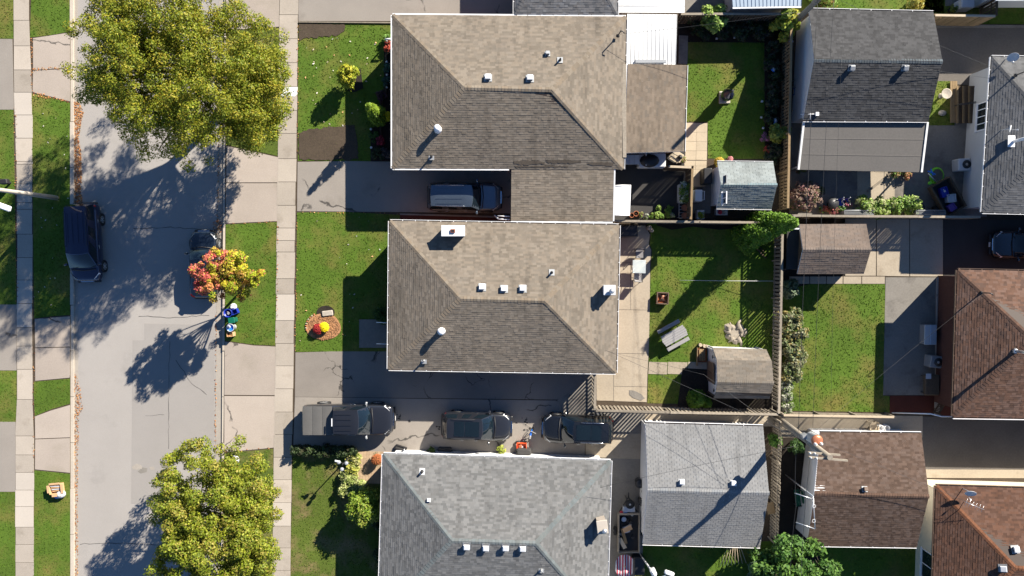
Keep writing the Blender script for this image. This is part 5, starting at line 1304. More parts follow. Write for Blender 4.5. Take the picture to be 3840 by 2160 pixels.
# garden of the north house
shrub('garden_shrub', 'sunlit green sapling near the white patio cover', 2655, 92, .75, 2.3, 1900, .11, [(.22, .34, .06), (.30, .40, .09), (.14, .24, .04)], clumps=26, cr=.32)
shrub('garden_shrub', 'yellow-green sapling beside the utility pole near the dark garage', 2920, 112, .8, 2.4, 2100, .11, [(.32, .36, .05), (.42, .40, .05), (.2, .27, .03)], clumps=28, cr=.32)
shrub('garden_shrub', 'yellow-green shrub against the garage fence', 2905, 505, .55, 1.5, 1300, .10, [(.28, .34, .06), (.36, .36, .06), (.14, .2, .04)], clumps=20, cr=.28)
DKP = [(.03, .055, .016), (.045, .06, .03), (.06, .055, .04), (.02, .05, .012)]
for i, (px, py) in enumerate(((2590, 90), (2620, 130), (2700, 120), (2730, 90), (2765, 130), (2800, 100), (2840, 130), (2870, 110))):
    shrub('border_plant', 'dark leafy plant in the shaded bed below the metal shed', px, py, .5, .8, 900, .08, DKP, 'plants in the bed below the metal shed', 'plant', 16, .24)
for i, (px, py) in enumerate(((2890, 190), (2885, 240), (2900, 290), (2885, 340), (2898, 395), (2885, 440), (2900, 570), (2885, 600))):
    shrub('border_plant', 'dark leafy plant in the bed along the garage fence', px, py, .45, .8, 800, .08, DKP, 'plants in the bed by the garage fence', 'plant', 16, .22)
for px, py, cc_, lab in ((2862, 520, (.5, .2, .35), 'pink flowers at the lawn edge by the garage fence'), (2878, 565, (.5, .06, .05), 'red flowers by the corner of the pale green shed')):
    shrub('flowers', lab, px, py, .3, .5, 450, .06, [cc_, scaled(cc_, .7), (.08, .14, .03)], cat='flowers', clumps=10, cr=.16)
# right-hand yards
shrub('hydrangea', 'large dusty pink-brown hydrangea beside the cedar', 3006, 742, 1.0, 1.5, 4200, .095, [(.24, .16, .12), (.32, .22, .17), (.14, .13, .06), (.28, .14, .13)], clumps=60, cr=.26)
for px, py, lab in ((3230, 775, 'bright leafy bush with pink flowers behind the grey trellis box'), (3335, 772, 'bright yellow-green bush next to the wheelbarrow'), (3285, 782, 'leafy green bush between the two bright bushes'), (3395, 775, 'flowering bush near the utility trailer')):
    shrub('flowering_bush', lab, px, py, .62, 1.0, 1700, .09, [(.18, .30, .05), (.28, .38, .08), (.10, .19, .03), (.4, .42, .2)], clumps=26, cr=.26)
for px, py, lab, cc_ in ((3085, 785, 'coral flowering pot plant beside the round dark table', (.6, .16, .12)), (3120, 790, 'pink flowering pot plant beside the coral one', (.6, .2, .22)), (3145, 780, 'green pot plant by the metal trellis', (.1, .2, .05)), (3165, 765, 'pink rose pot plant beneath the chairs', (.65, .2, .28)), (3350, 648, 'small flowering plant under the lean-to edge', (.35, .25, .1)), (3390, 655, 'orange flowering plant under the lean-to edge', (.45, .2, .1)), (3000, 640, 'dry brown plant below the lean-to corner', (.12, .09, .05))):
    shrub('flowering_plant', lab, px, py, .28, .5, 500, .06, [cc_, (.12, .22, .04), scaled(cc_, .8)], cat='plant', clumps=12, cr=.15)
SIL = [(.20, .22, .12), (.15, .19, .08), (.27, .26, .16), (.11, .15, .04), (.28, .23, .08)]
for i, (px, py, r_) in enumerate(((2950, 1080, .6), (2955, 1190, .75), (2970, 1240, .8), (2960, 1290, .75), (2972, 1340, .7), (2955, 1390, .7))):
    shrub('pale_shrub', 'silvery cream shrub growing along the slatted fence', px, py, r_, .95, 1900, .09, SIL if i else [(.10, .16, .08), (.16, .2, .12)], 'pale shrubs along the slatted fence', 'shrub', 28, .26)
for i, (px, py) in enumerate(((2938, 1440), (2938, 1480), (2942, 1520))):
    shrub('white_bush', 'white-leaved plant at the foot of the slatted fence corner', px, py, .38, .7, 900, .08, [(.4, .4, .32), (.3, .32, .22), (.16, .22, .08)], 'white plants by the slatted fence corner', 'shrub', 16, .2)
shrub('vine', 'green ivy climbing at the garage corner below the pole', 2960, 1660, .35, 2.2, 1500, .08, [(.04, .09, .02), (.06, .12, .02)], clumps=26, cr=.22)
shrub('vine', 'green ivy along the light grey garage wall', 2890, 1640, .3, 1.6, 1300, .08, [(.07, .16, .02), (.1, .2, .03)], clumps=26, cr=.22)
for px, py, lab in ((2880, 2080, 'green shrub behind the light grey garage'), (2868, 2140, 'green shrub beside the canes behind the garage')):
    shrub('garden_bush', lab, px, py, .6, 1.1, 1700, .09, [(.08, .16, .03), (.12, .2, .04)], clumps=24, cr=.26)
shrub('garden_bush', 'pale blue-green shrub at the end of the lawn behind the garage', 2825, 2135, .55, 1.0, 1500, .08, [(.14, .22, .14), (.18, .26, .16)], clumps=24, cr=.24)
shrub('garden_bush', 'orange-flowered bush behind the dark garage', 3420, 28, .4, .9, 900, .08, [(.45, .36, .05), (.3, .3, .06)], clumps=18, cr=.22)
shrub('garden_bush', 'green shrub beside the metal shed', 3070, 10, .8, 1.2, 2200, .1, [(.16, .26, .04), (.22, .3, .05), (.3, .2, .05)], clumps=30, cr=.3)
shrub('garden_bush', 'small leafy bush at the tool crate beside the front steps', 1880, 1682, .22, .5, 450, .06, [(.4, .42, .08), (.3, .36, .05)], clumps=10, cr=.15)
shrub('garden_bush', 'small dark bush against the grey bungalow wall', 1618, 1688, .25, .5, 500, .06, [(.08, .13, .02), (.05, .09, .02)], clumps=10, cr=.15)
# ---------------------------------------------------------------- fences
def fence(name, label, a, b, h, mat_='wood_grey', bw=.14, sp=.25, side=1, cap=True, group=None, rails=(.3, 1.35), postsp=2.4, th=.02, capmat=None, jag=.0, z0=0.0, post=.09):
    A, B = P(*a, 0), P(*b, 0); d = (B - A); Ln = d.length; d.normalize(); nrm = Vector((-d.y, d.x, 0)) * side; rz = math.atan2(d.y, d.x)
    root = thing(name, label, 'fence', A.lerp(B, .5), 0, group); inv = wmat(root).inverted()
    n = max(2, int(round(Ln / postsp)) + 1); me = None
    for i in range(n):
        c = A + d * Ln * i / (n - 1)
        if me is None:
            m = MB(); m.box((0, 0, h / 2 - .02), (post, post, h + .04)); o = m.build('post', mat_, root, False); me = o.data
        else: o = link('post', me, root)
        o.location = inv @ c; o.rotation_euler = (0, 0, rz)
    for z in rails:
        if z < h: m = MB(); c = A.lerp(B, .5) + nrm * .055; m.box((c.x, c.y, z), (Ln, .04, .09), rz); m.build('rail', mat_, root)
    if cap:
        m = MB()
        k = max(1, int(Ln / 3.6))
        for i in range(k):
            m = MB(); c = A + d * Ln * (i + .5) / k + nrm * .04; m.box((c.x, c.y, h + .025), (Ln / k - .01, .14, .035), rz + rnd.uniform(-.004, .004)); m.build('cap_rail', capmat or mat_, root)
    me = None; k = int(Ln / sp)
    for i in range(k):
        c = A + d * (sp * (i + .5)) + nrm * (.088); hh = h - .01
        if me is None:
            m = MB(); m.box((0, 0, hh / 2 + .02), (bw, th, hh - .04)); o = m.build('board', mat_, root, False); me = o.data
        else: o = link('board', me, root)
        o.location = inv @ (c + Vector((0, 0, rnd.uniform(-.02, .0)))); o.rotation_euler = (rnd.uniform(-.012, .012), rnd.uniform(-.012, .012), rz)
    return root


fence('slat_fence', 'long grey slatted fence between the picnic lawn and the pale shrubs', (2899, 838), (2886, 1532), 1.65, 'wood_grey', .15, .25, 1)
fence('slat_fence', 'grey slatted fence between the picnic lawn and the black suv', (2224, 1524), (2492, 1530), 1.6, 'wood_grey', .13, .25, 1)
fence('slat_fence', 'grey slatted fence behind the barn shed and light grey garage', (2495, 1531), (2884, 1538), 1.6, 'wood_grey', .13, .24, 1)
fence('slat_gate', 'slatted gate across the old driveway beside the tan patio', (2223, 1392), (2223, 1520), 1.6, 'wood_grey', .13, .25, -1)
fence('board_fence', 'weathered fence between the dark patio and the shaded lawn', (2278, 831), (2600, 834), 1.6, 'wood_grey', .14, .17, -1)
fence('board_fence', 'weathered fence behind the pale green shed and the cedar', (2603, 834), (2890, 838), 1.6, 'wood_grey', .14, .17, -1)
fence('board_fence', 'grey fence along the hydrangea and bright bushes', (2940, 812), (3620, 817), 1.6, 'wood_grey', .14, .17, -1)
fence('garden_fence', 'warm brown slatted fence between the flower garden and dark garage', (2928, 104), (2915, 788), 1.8, 'wood_warm', .14, .21, 1, rails=(.3, .95, 1.6))
fence('garden_fence', 'dark fence along the shaded bed below the metal shed', (2530, 84), (2962, 84), 1.8, 'wood_dark', .13, .19, -1, capmat='wood_grey')
fence('alley_fence', 'grey slatted fence between light grey garage and brown garage', (2893, 1562), (2880, 2012), 1.75, 'wood_grey', .14, .215, 1, cap=False, rails=(.4, 1.3))
fence('picket_fence', 'low fence of thin pickets beside the garage walkway', (2914, 1540), (3318, 1548), 1.2, 'wood_grey', .05, .10, -1, rails=(.25, 1.0), capmat='wood_pale')
fence('board_fence', 'brown board fence beside the concrete drive of the dark garage', (3445, 90), (3662, 94), 1.9, 'wood_warm', .15, .19, -1, rails=(.4, 1.4), capmat='wood_pale')
fence('board_fence', 'shaded board fence joined to the brown one at a corner', (3664, 94), (3668, -60), 1.9, 'wood_dark', .15, .19, -1)
fence('patio_screen', 'dark wooden screen beside the planter trough', (2576, 636), (2570, 828), 1.7, 'wood_dark', .15, .16, -1, capmat='wood_warm')
fence('patio_screen', 'short dark wooden screen below the cream cart', (2487, 634), (2576, 638), 1.7, 'wood_dark', .12, .15, -1, capmat='wood_pale')
fence('terrace_screen', 'dark picket screen beside the red brick terrace', (3500, 1545), (3540, 1480), .9, 'wood_dark', .06, .1, 1, cap=False, rails=(.2, .7))
# loose timber edging on the shaded lawn
m = MB(); a, b = P(2755, 845, .06), P(2872, 968, .06); m.box((a + b) / 2, ((b - a).length, .09, .09), math.atan2((b - a).y, (b - a).x)); m.box((a + b) / 2 + Vector((.15, .1, 0)), ((b - a).length * .8, .05, .06), math.atan2((b - a).y, (b - a).x) + .03)
tag(m.build('timber_edging', 'wood_dark'), 'weathered timber edging lying diagonally by the cedar', 'timber')
m = MB(); m.tube([P(2548, 1051, .12), P(2720, 1053, .35), P(2900, 1054, .9)], .012, 5); tag(m.build('clothes_line', 'white_metal'), 'thin white line stretched low over the shaded lawn', 'line')

# ---------------------------------------------------------------- utility poles and lines
def pole(label, base, top, h, r=.16, arms=(), name='utility_pole'):
    b, t = P(*base, 0), P(*top, h); root = thing(name, label, 'utility pole', b)
    m = MB(); m.tube([b - Vector((0, 0, .1)), b.lerp(t, .5), t], [r * 1.15, r, r * .78], 12); m.build('pole', 'pole_wood', root)
    return root, b, t


up, ub, ut = pole('leaning grey utility pole with transformer over the brown garage', (2912, 1566), (3113, 1716), 9.0, .2)
for (xa, ya), (xb, yb), z in (((3030, 1697), (3150, 1706), 8.3), ((3032, 1714), (3178, 1727), 8.75)):
    m = MB(); a, b = P(xa, ya, z), P(xb, yb, z); m.box((a + b) / 2, ((b - a).length, .10, .12), math.atan2((b - a).y, (b - a).x)); ar = m.build('crossarm', 'pole_wood', up)
    for t in (.03, .18):
        k = MB(); q = a.lerp(b, t) + Vector((0, 0, .06)); k.lathe(q, [(.03, 0), (.06, .04), (.03, .07), (.06, .1), (.02, .16)], 10); k.build('insulator', 'light_grey', ar)
m = MB(); c = P(3052, 1645, 6.4); T = Matrix.Translation(c)
m.lathe(c, [(.0, -.5), (.3, -.5), (.32, -.45), (.32, .42), (.34, .44)], 20); tf = m.build('transformer', 'light_grey', up)
k = MB(); k.lathe(c, [(.34, .44), (.33, .5), (.2, .56), (.001, .58)], 20); k.build('lid', 'copper_orange', tf)  # lid's coppery colour stands in for a reflection on its top
for dx, dy in ((-.15, -.18), (.18, -.15)):
    k = MB(); q = c + Vector((dx, dy, .5)); k.lathe(q, [(.06, 0), (.09, .06), (.05, .1), (.09, .15), (.03, .3)], 10); k.build('bushing', 'white_metal', tf)
k = MB(); k.box((c + ub.lerp(ut, .68)) / 2, (.5, .12, .3), .6); k.build('bracket', 'grey_metal', tf)
k = MB(); q = P(3015, 1635, 5.9); k.box(q, (.28, .28, .4), .3); k.build('meter_box', 'grey_metal', up)
up2, ub2, ut2 = pole('leaning grey utility pole behind the yellow-green sapling', (2962, 100), (3150, -80), 8.8)
m = MB(); a = ub2.lerp(ut2, .52); m.box(a + Vector((.1, .12, 0)), (.16, .3, .5), .4); m.build('junction_box', 'grey_metal', up2)


def wire(label, pts, r=.011, name='power_line', sag=.25, mat_='dark_metal'):
    W_ = [P(*p) for p in pts]; out = []
    for a, b in zip(W_, W_[1:]):
        for i in range(10):
            t = i / 10; out.append(a.lerp(b, t) - Vector((0, 0, sag * 4 * t * (1 - t))))
    out.append(W_[-1]); m = MB(); m.tube(out, r, 5); return tag(m.build(name, mat_), label, 'power line', 'overhead lines')


wire('thick overhead line along the rear lots joining the two utility poles', [(3070, -60, 6.6), (2994, 1615, 6.0)], .013)
wire('overhead line from the pole by the sapling to the transformer', [(3132, -80, 8.3), (3048, 1605, 6.9)], .010)
wire('thin overhead line over the dark garage and tool shed', [(3160, 150, 8.2), (3116, 1545, 8.4)], .006)
wire('overhead line from the transformer pole along the alley bracket', [(2992, 1625, 6.0), (2985, 1900, 5.6), (2962, 2250, 5.6)], .012)
wire('twisted overhead line from the crossarm over the leafy tree', [(3038, 1715, 8.7), (3002, 2250, 8.6)], .011)
wire('service line to the mast of the tan bungalow with the white chimney', [(2270, 1312, 4.1), (2990, 1640, 6.2)], .009)
wire('second service line to the tan bungalow mast', [(2275, 1318, 4.0), (2640, 1405, 5.0), (2985, 1655, 6.0)], .007)
wire('service line to the mast of the grey bungalow', [(2252, 1828, 4.0), (2990, 1672, 6.0)], .009)
wire('service line to the mast of the red-brown bungalow', [(3690, 1098, 4.1), (3048, 1625, 6.6)], .006)
wire('service line to the antenna side of the rust-brown bungalow', [(3640, 1888, 4.0), (3060, 1650, 6.6)], .009)
wire('service line crossing the concrete drive to the pale grey bungalow', [(3150, 0, 6.6), (3812, 288, 4.1)], .007)
wire('phone line crossing the dark garage roof ridge', [(3065, 185, 5.2), (3720, 295, 3.2)], .007)
wire('service line crossing the garden to the mast of the tan bungalow with carport', [(2325, 128, 3.9), (2990, 45, 5.4)], .009)
# street lamp on the west verge
sb = P(212, 742, 0); root = thing('street_lamp', 'pale concrete street lamp pole standing on the grass verge', 'street lamp', sb)
tp = Vector((sb.x, sb.y, 8.3)); hd_ = P(14, 776, 8.5); m = MB(); m.tube([sb - Vector((0, 0, .1)), Vector((sb.x, sb.y, 4)), tp], [.16, .13, .1], 12); m.build('pole', 'concrete_new', root)
m = MB(); m.tube([tp - Vector((0, 0, .1)), tp.lerp(hd_, .3) + Vector((0, 0, .25)), hd_ + Vector((-.1, 0, .1))], .04, 8); m.build('arm', 'galvanised', root)
m = MB(); m.bbox(hd_, (.75, .3, .16), .05, -.35); m.build('lamp_head', 'white_metal', root)
m = MB(); m.box(hd_ - Vector((0, 0, .1)), (.45, .22, .04), -.35); m.build('lens', 'lamp_lens', root)
# three-globe lamp post on the south lawn
sb = P(1312, 1710, 0); root = thing('lamp_post', 'black lamp post with three glass globes beside the hedge', 'lamp post', sb)
m = MB(); m.tube([sb, sb + Vector((0, 0, 2.2))], [.05, .035], 8); m.lathe(sb, [(.14, 0), (.1, .2), (.05, .3)], 12)
for a in (0.4, 2.5, 4.6): m.tube([sb + Vector((0, 0, 2.0)), sb + Vector((.14 * math.cos(a), .14 * math.sin(a), 1.95)), sb + Vector((.28 * math.cos(a), .28 * math.sin(a), 2.1))], .018, 6)
m.build('post', 'dark_metal', root)
for a in (0.4, 2.5, 4.6):
    m = MB(); c = sb + Vector((.28 * math.cos(a), .28 * math.sin(a), 2.22)); m.lathe(c, [(.04, -.12), (.1, -.08), (.13, .0), (.1, .09), (.05, .12)], 14); m.build('globe', 'globe_glass', root)
m = MB(); c = sb + Vector((-.3, .25, 2.3)); m.bbox(c, (.35, .12, .06), .02, -.2); m.build('name_plate', 'light_grey', root)
# floodlight pole at the bottom yard
sb = P(2396, 2072, 0); root = thing('light_pole', 'white pole with floodlight behind the light grey garage', 'light pole', sb); t = P(2478, 2190, 4.2)
m = MB(); m.tube([sb, sb.lerp(t, .55), t], [.03, .06, .07], 8); m.build('pole', 'white_metal', root)
m = MB(); c = sb.lerp(t, .62); m.bbox(c + Vector((.08, -.05, 0)), (.36, .5, .3), .08, .4); m.build('housing', 'white_roof', root)
m = MB(); c = P(2510, 2150, 4.0); m.bbox(c, (.62, .26, .14), .05, -.35); m.tube([c, sb.lerp(t, .85)], .03, 6); m.build('floodlight', 'white_roof', root)
# ---------------------------------------------------------------- yard things
def bx(m, c, s, rz=0, b=None, mi=0): return m.bbox(c, s, b, rz, mi=mi) if b else m.box(c, s, rz, mi=mi)


def prop(name, label, cat, px, py, rz=0, group=None, z=0.0, zat=0.0):
    v = P(px, py, zat); return thing(name, label, cat, (v.x, v.y, z), rz, group)


def part(root, name, mat_, fn):
    m = MB(); fn(m); return m.build(name, mat_, root, False)


def tub(m, r0, r1, h, n=18, sx=1, sy=1, z=0): m.lathe((0, 0, z), [(r0, 0), (r1, h), (r1 * 1.06, h), (r1 * 1.06, h + .03), (r1 * .93, h + .03), (r0 * .9, .05), (.001, .05)], n, sx=sx, sy=sy, cap=False)


# kerbside rubbish
r = prop('recycling_bin', 'round dark blue recycling bin at the kerb by the red maple', 'bin', 866, 1172, 0); part(r, 'bin_body', 'blue_plastic', lambda m: tub(m, .21, .27, .55)); part(r, 'contents', 'grey_plastic', lambda m: [m.lathe((.06 * math.cos(k), .06 * math.sin(k), .36), [(.001, 0), (.1, .0), (.09, .1), (.001, .14)], 10) for k in (0, 2.1, 4.2)])
r = prop('recycling_box', 'square blue box behind the round recycling bin', 'bin', 886, 1168, .4)
part(r, 'box_body', 'blue_plastic', lambda m: (m.box((0, 0, .02), (.38, .28, .04)), m.box((-.19, 0, .2), (.03, .3, .36)), m.box((.19, 0, .2), (.03, .3, .36)), m.box((0, .15, .2), (.38, .03, .36)), m.box((0, -.15, .2), (.38, .03, .36))))
r = prop('rubbish_bag', 'white rubbish bag at the kerb beneath the maple', 'bag', 878, 1150, .3); part(r, 'bag', 'white_cloth', lambda m: m.lathe((0, 0, 0), [(.16, 0), (.24, .1), (.2, .25), (.06, .36), (.09, .42)], 12)); part(r, 'flap', 'red_cloth', lambda m: m.box((.12, .03, .3), (.12, .08, .02)))
r = prop('green_bin', 'green lidded compost bin at the kerb by the red maple', 'bin', 881, 1199, .15); part(r, 'bin_body', 'green_plastic', lambda m: m.bbox((0, 0, .28), (.38, .34, .56), .05)); part(r, 'lid', 'green_plastic', lambda m: m.bbox((-.02, 0, .59), (.42, .38, .06), .02)); part(r, 'handle', 'dark_metal', lambda m: m.tube([(.2, -.12, .55), (.25, 0, .6), (.2, .12, .55)], .012, 5))
r = prop('waste_bin', 'pale grey round bin lined with a blue bag at the kerb', 'bin', 876, 1226); part(r, 'bin_body', 'light_grey', lambda m: tub(m, .2, .25, .6)); part(r, 'liner', 'blue_bright', lambda m: m.lathe((0, 0, .5), [(.001, .02), (.12, .02), (.22, .1)], 14, cap=False)); part(r, 'bag', 'white_cloth', lambda m: m.lathe((-.1, .05, .5), [(.001, .0), (.12, .05), (.1, .12), (.001, .16)], 10))
r = prop('paper_bag', 'open brown paper yard-waste bag at the kerb', 'bag', 872, 1252, .05)
part(r, 'bag', 'cardboard', lambda m: (m.box((-.19, 0, .25), (.02, .26, .5)), m.box((.19, 0, .25), (.02, .26, .5)), m.box((0, .13, .25), (.38, .02, .5)), m.box((0, -.13, .25), (.38, .02, .5)), m.box((0, 0, .3), (.36, .24, .2))))
part(r, 'leaves', 'litter', lambda m: [m.box((rnd.uniform(-.15, .15), rnd.uniform(-.1, .1), .43), (.09, .07, .02), rnd.random() * 3, col=(.45, .25, .1)) for _ in range(12)])
r = prop('cardboard_box', 'open cardboard box of paper on the grass verge', 'box', 219, 1829, .1)
part(r, 'box', 'cardboard', lambda m: (m.box((0, 0, .01), (.78, .62, .02)), m.box((-.39, 0, .2), (.02, .62, .4)), m.box((.39, 0, .2), (.02, .62, .4)), m.box((0, .31, .2), (.78, .02, .4)), m.box((0, -.31, .2), (.78, .02, .4))))
for nm, cc_, sz in (('flap', (.47, 0, .4), (.18, .6, .012)), ('flap', (-.45, .05, .4), (.15, .5, .012)), ('flap', (.05, -.4, .4), (.6, .17, .012)), ('flap', (0, .38, .41), (.7, .12, .012))): part(r, nm, 'cardboard', lambda m: m.box(cc_, sz))
for k in range(4): part(r, 'sheet', 'cardboard' if k % 2 else 'white_cloth', lambda m: m.box((-.02 + .02 * k, .2 - .11 * k, .33 - .03 * k), (.62, .06, .02), .05 * k - .1))
part(r, 'dark_bag', 'black_plastic', lambda m: m.lathe((0, -.12, .05), [(.15, 0), (.18, .1), (.001, .2)], 10))
r = prop('rubbish_bag', 'blue and white rubbish bag beside the cardboard box', 'bag', 231, 1853, .35); part(r, 'bag', 'white_cloth', lambda m: m.lathe((.06, .02, 0), [(.2, 0), (.27, .12), (.22, .3), (.08, .42), (.001, .45)], 14, sx=1.2)); part(r, 'blue_bag', 'blue_bright', lambda m: m.lathe((-.25, -.02, 0), [(.12, 0), (.17, .1), (.12, .24), (.001, .32)], 12))
r = prop('rubbish_bag', 'white rubbish bag on the boulevard under the broad maple', 'bag', 884, 1722, .2); part(r, 'bag', 'white_cloth', lambda m: m.lathe((0, 0, 0), [(.22, 0), (.3, .15), (.24, .35), (.08, .5), (.001, .52)], 14)); part(r, 'label', 'blue_plastic', lambda m: m.box((.18, -.05, .3), (.12, .1, .02)))
r = prop('mailbox', 'black box on a post at the edge of the sidewalk by the street lamp', 'mailbox', 40, 685, .05); part(r, 'box', 'black_plastic', lambda m: m.bbox((0, 0, .62), (.5, .34, .3), .05)); part(r, 'post', 'dark_metal', lambda m: m.box((0, 0, .24), (.1, .1, .5))); part(r, 'arm', 'dark_metal', lambda m: m.box((-.4, 0, .6), (.5, .05, .05)))
# front steps of the centre house
r = prop('front_steps', 'concrete landing and steps with white handrails at the tan bungalow', 'steps', 1405, 1250, 0); L0 = wmat(r).inverted()
def stp(m, x0, x1, y0, y1, z1): q = [L0 @ P(x, y, z1) for x, y in ((x0, y0), (x1, y0), (x1, y1), (x0, y1))]; m.prism([(v.x, v.y) for v in q], -.05, z1)
part(r, 'landing', 'concrete_grey', lambda m: stp(m, 1347, 1480, 1198, 1304, .05))
for i in range(3): part(r, 'step', 'concrete_grey', lambda m: stp(m, 1422 + 13 * i, 1492, 1208, 1290, .2 + .16 * i))
for y in (1209, 1289):
    part(r, 'handrail', 'white_metal', lambda m: (m.tube([L0 @ P(1416, y, .0), L0 @ P(1412, y, .95), L0 @ P(1462, y + 2, 1.35), L0 @ P(1470, y + 2, .5)], .025, 6), [m.tube([L0 @ P(1420 + 10 * k, y, .2), L0 @ P(1417 + 10 * k, y, 1.0 + .08 * k)], .012, 5) for k in range(4)]))
part(r, 'stone_slab', 'stone', lambda m: None) if False else None
# stone in the mulch bed, edging stones
m = MB(); c = P(1228, 1175, .08); m.bbox(c, (.72, .36, .14), .04, .12); tag(m.build('stone_block', 'stone'), 'grey stone block at the rim of the oval mulch bed', 'stone')
for k in range(9):
    t = 2.6 + .22 * k; m = MB(); c = P(1213 + 66 * math.cos(R(165 + 9 * k)), 1225 + 54 * math.sin(R(165 + 9 * k)), .04); m.bbox(c, (.13, .09, .08), .03, t); tag(m.build('edging_stone', 'paver_cream' if k % 2 else 'terracotta'), 'small stone in the rim of the oval mulch bed', 'stone', 'edging stones of the mulch bed')
for px, py in ((1450, 232), (1451, 280), (1451, 327), (1391, 484), (1392, 553)):
    r = prop('garden_light', 'small white solar light on a stake in the dark front flower bed', 'garden light', px, py, 0, 'solar lights in the front bed', zat=.3); part(r, 'stake', 'galvanised', lambda m: m.tube([(0, 0, 0), (0, 0, .28)], .012, 6)); part(r, 'cap', 'light_grey', lambda m: m.lathe((0, 0, .26), [(.03, 0), (.08, .03), (.07, .06), (.001, .07)], 12))
for px, py in ((2688, 144), (2755, 140), (2858, 380), (2862, 480), (2855, 440)):
    r = prop('garden_light', 'small white solar light on a stake at the garden lawn edge', 'garden light', px, py, 0, 'solar lights round the garden lawn', zat=.3); part(r, 'stake', 'galvanised', lambda m: m.tube([(0, 0, 0), (0, 0, .28)], .012, 6)); part(r, 'cap', 'light_grey', lambda m: m.lathe((0, 0, .26), [(.03, 0), (.08, .03), (.07, .06), (.001, .07)], 12))
for (a, b), lab in ((((1449, 145), (1446, 360)), 'timber edging of the front flower bed with solar lights'), (((1428, 365), (1427, 540)), 'timber edging beside the yellow chrysanthemum')):
    m = MB(); p, q = P(*a, .1), P(*b, .1); m.box((p + q) / 2, ((q - p).length, .12, .14), math.atan2((q - p).y, (q - p).x)); tag(m.build('timber_edging', 'wood_dark'), lab, 'timber')
m = MB(); p, q = P(1446, 147, .9), P(1474, 146, .9); m.tube([p, q], .06, 8); m.tube([p, Vector((p.x, p.y, 0))], .05, 8); tag(m.build('porch_rail', 'white_metal'), 'white porch rail end at the corner of the tan bungalow with carport', 'rail')
# picnic table
r = thing('picnic_table', 'grey plastic picnic table with two benches on the lawn', 'picnic table', G(2526, 1258, .5), R(29))
for k in range(5): part(r, 'table_plank', 'grey_plastic', lambda m: m.bbox((0, -.30 + .15 * k, .72), (1.62 + .12 * (1 - abs(k - 2) / 2), .142, .035), .008))
for s in (-1, 1):
    part(r, 'bench', 'grey_plastic', lambda m: m.bbox((0, .66 * s, .43), (1.62, .25, .04), .02))
    part(r, 'leg_frame', 'black_plastic', lambda m: (m.tube([(.5 * s, -.6, 0), (.5 * s, -.3, .68)], .03, 6), m.tube([(.5 * s, .6, 0), (.5 * s, .3, .68)], .03, 6), m.box((.5 * s, 0, .38), (.05, 1.5, .05)), m.box((.5 * s, 0, .68), (.05, .7, .05))))
# glass patio table and chairs
mat('glass_table', (0.75, 0.82, 0.82), 0.08, .02, 1, .02, 5, coat=.3, alpha=.45)
r = thing('patio_table', 'square glass patio table with metal frame on the concrete patio', 'table', G(2397, 1000, .72), R(-1))
part(r, 'glass_top', 'glass_table', lambda m: m.bbox((0, 0, .72), (.84, .84, .012), .004))
for nm, fn in (('frame', lambda m: (m.tube([(-.42, -.42, .71), (.42, -.42, .71), (.42, .42, .71), (-.42, .42, .71), (-.42, -.42, .71)], .016, 6), m.tube([(-.2, -.2, .5), (.2, -.2, .5), (.2, .2, .5), (-.2, .2, .5), (-.2, -.2, .5)], .01, 5))),): part(r, nm, 'grey_metal', fn)
for a in (-1, 1):
    for b in (-1, 1): part(r, 'leg', 'grey_metal', lambda m: m.tube([(.2 * a, .2 * b, .5), (.4 * a, .4 * b, .69), (.38 * a, .38 * b, .3), (.4 * a, .4 * b, 0)], .014, 6))
def patio_chair(label, px, py, rz):
    r = thing('patio_chair', label, 'chair', G(px, py, .4), rz)
    part(r, 'seat', 'grey_plastic', lambda m: m.patch((-.24, -.24, .4), (.24, -.24, .42), (.24, .24, .42), (-.24, .24, .4), 4, 4, (0, 0, -.03)))
    part(r, 'backrest', 'grey_plastic', lambda m: m.patch((-.24, .24, .45), (.24, .24, .45), (.22, .36, .9), (-.22, .36, .9), 4, 4, (0, .03, 0)))
    for s in (-1, 1):
        part(r, 'arm_frame', 'dark_metal', lambda m: m.tube([(.27 * s, -.26, 0), (.27 * s, -.27, .6), (.28 * s, .2, .64), (.25 * s, .36, .92), (.27 * s, .24, .42), (.27 * s, .34, 0)], .016, 6))
    part(r, 'crossbar', 'dark_metal', lambda m: (m.tube([(-.25, .36, .92), (.25, .36, .92)], .016, 6), m.tube([(-.27, -.26, .3), (.27, -.26, .3)], .014, 6)))
    return r


patio_chair('black metal chair on the shaded side of the glass table', 2398, 953, R(2)); patio_chair('grey mesh chair tucked under the sunny side of the glass table', 2392, 1036, R(177))
# fire pit
r = thing('fire_pit', 'square rusty fire pit with logs on the lawn', 'fire pit', G(2484, 1118, .3), R(-3))
part(r, 'frame', 'brown_metal', lambda m: [m.box(c, s) for c, s in (((-.36, 0, .3), (.06, .78, .3)), ((.36, 0, .3), (.06, .78, .3)), ((0, .36, .3), (.66, .06, .3)), ((0, -.36, .3), (.66, .06, .3)))])
part(r, 'bowl', 'rust', lambda m: m.box((0, 0, .2), (.64, .64, .04)))
for a in (-1, 1):
    for b in (-1, 1): part(r, 'leg', 'dark_metal', lambda m: m.box((.36 * a, .36 * b, .1), (.05, .05, .2)))
for k in range(5): part(r, 'log', 'wood_pale' if k % 2 else 'rust', lambda m: m.tube([(-.2 + .08 * k, -.16, .26), (.12 - .04 * k, .18, .34)], .045, 7))
part(r, 'grate', 'dark_metal', lambda m: (m.tube([(-.35, -.35, .45), (.35, .35, .45)], .01, 5), m.tube([(-.35, .35, .45), (.35, -.35, .45)], .01, 5)))
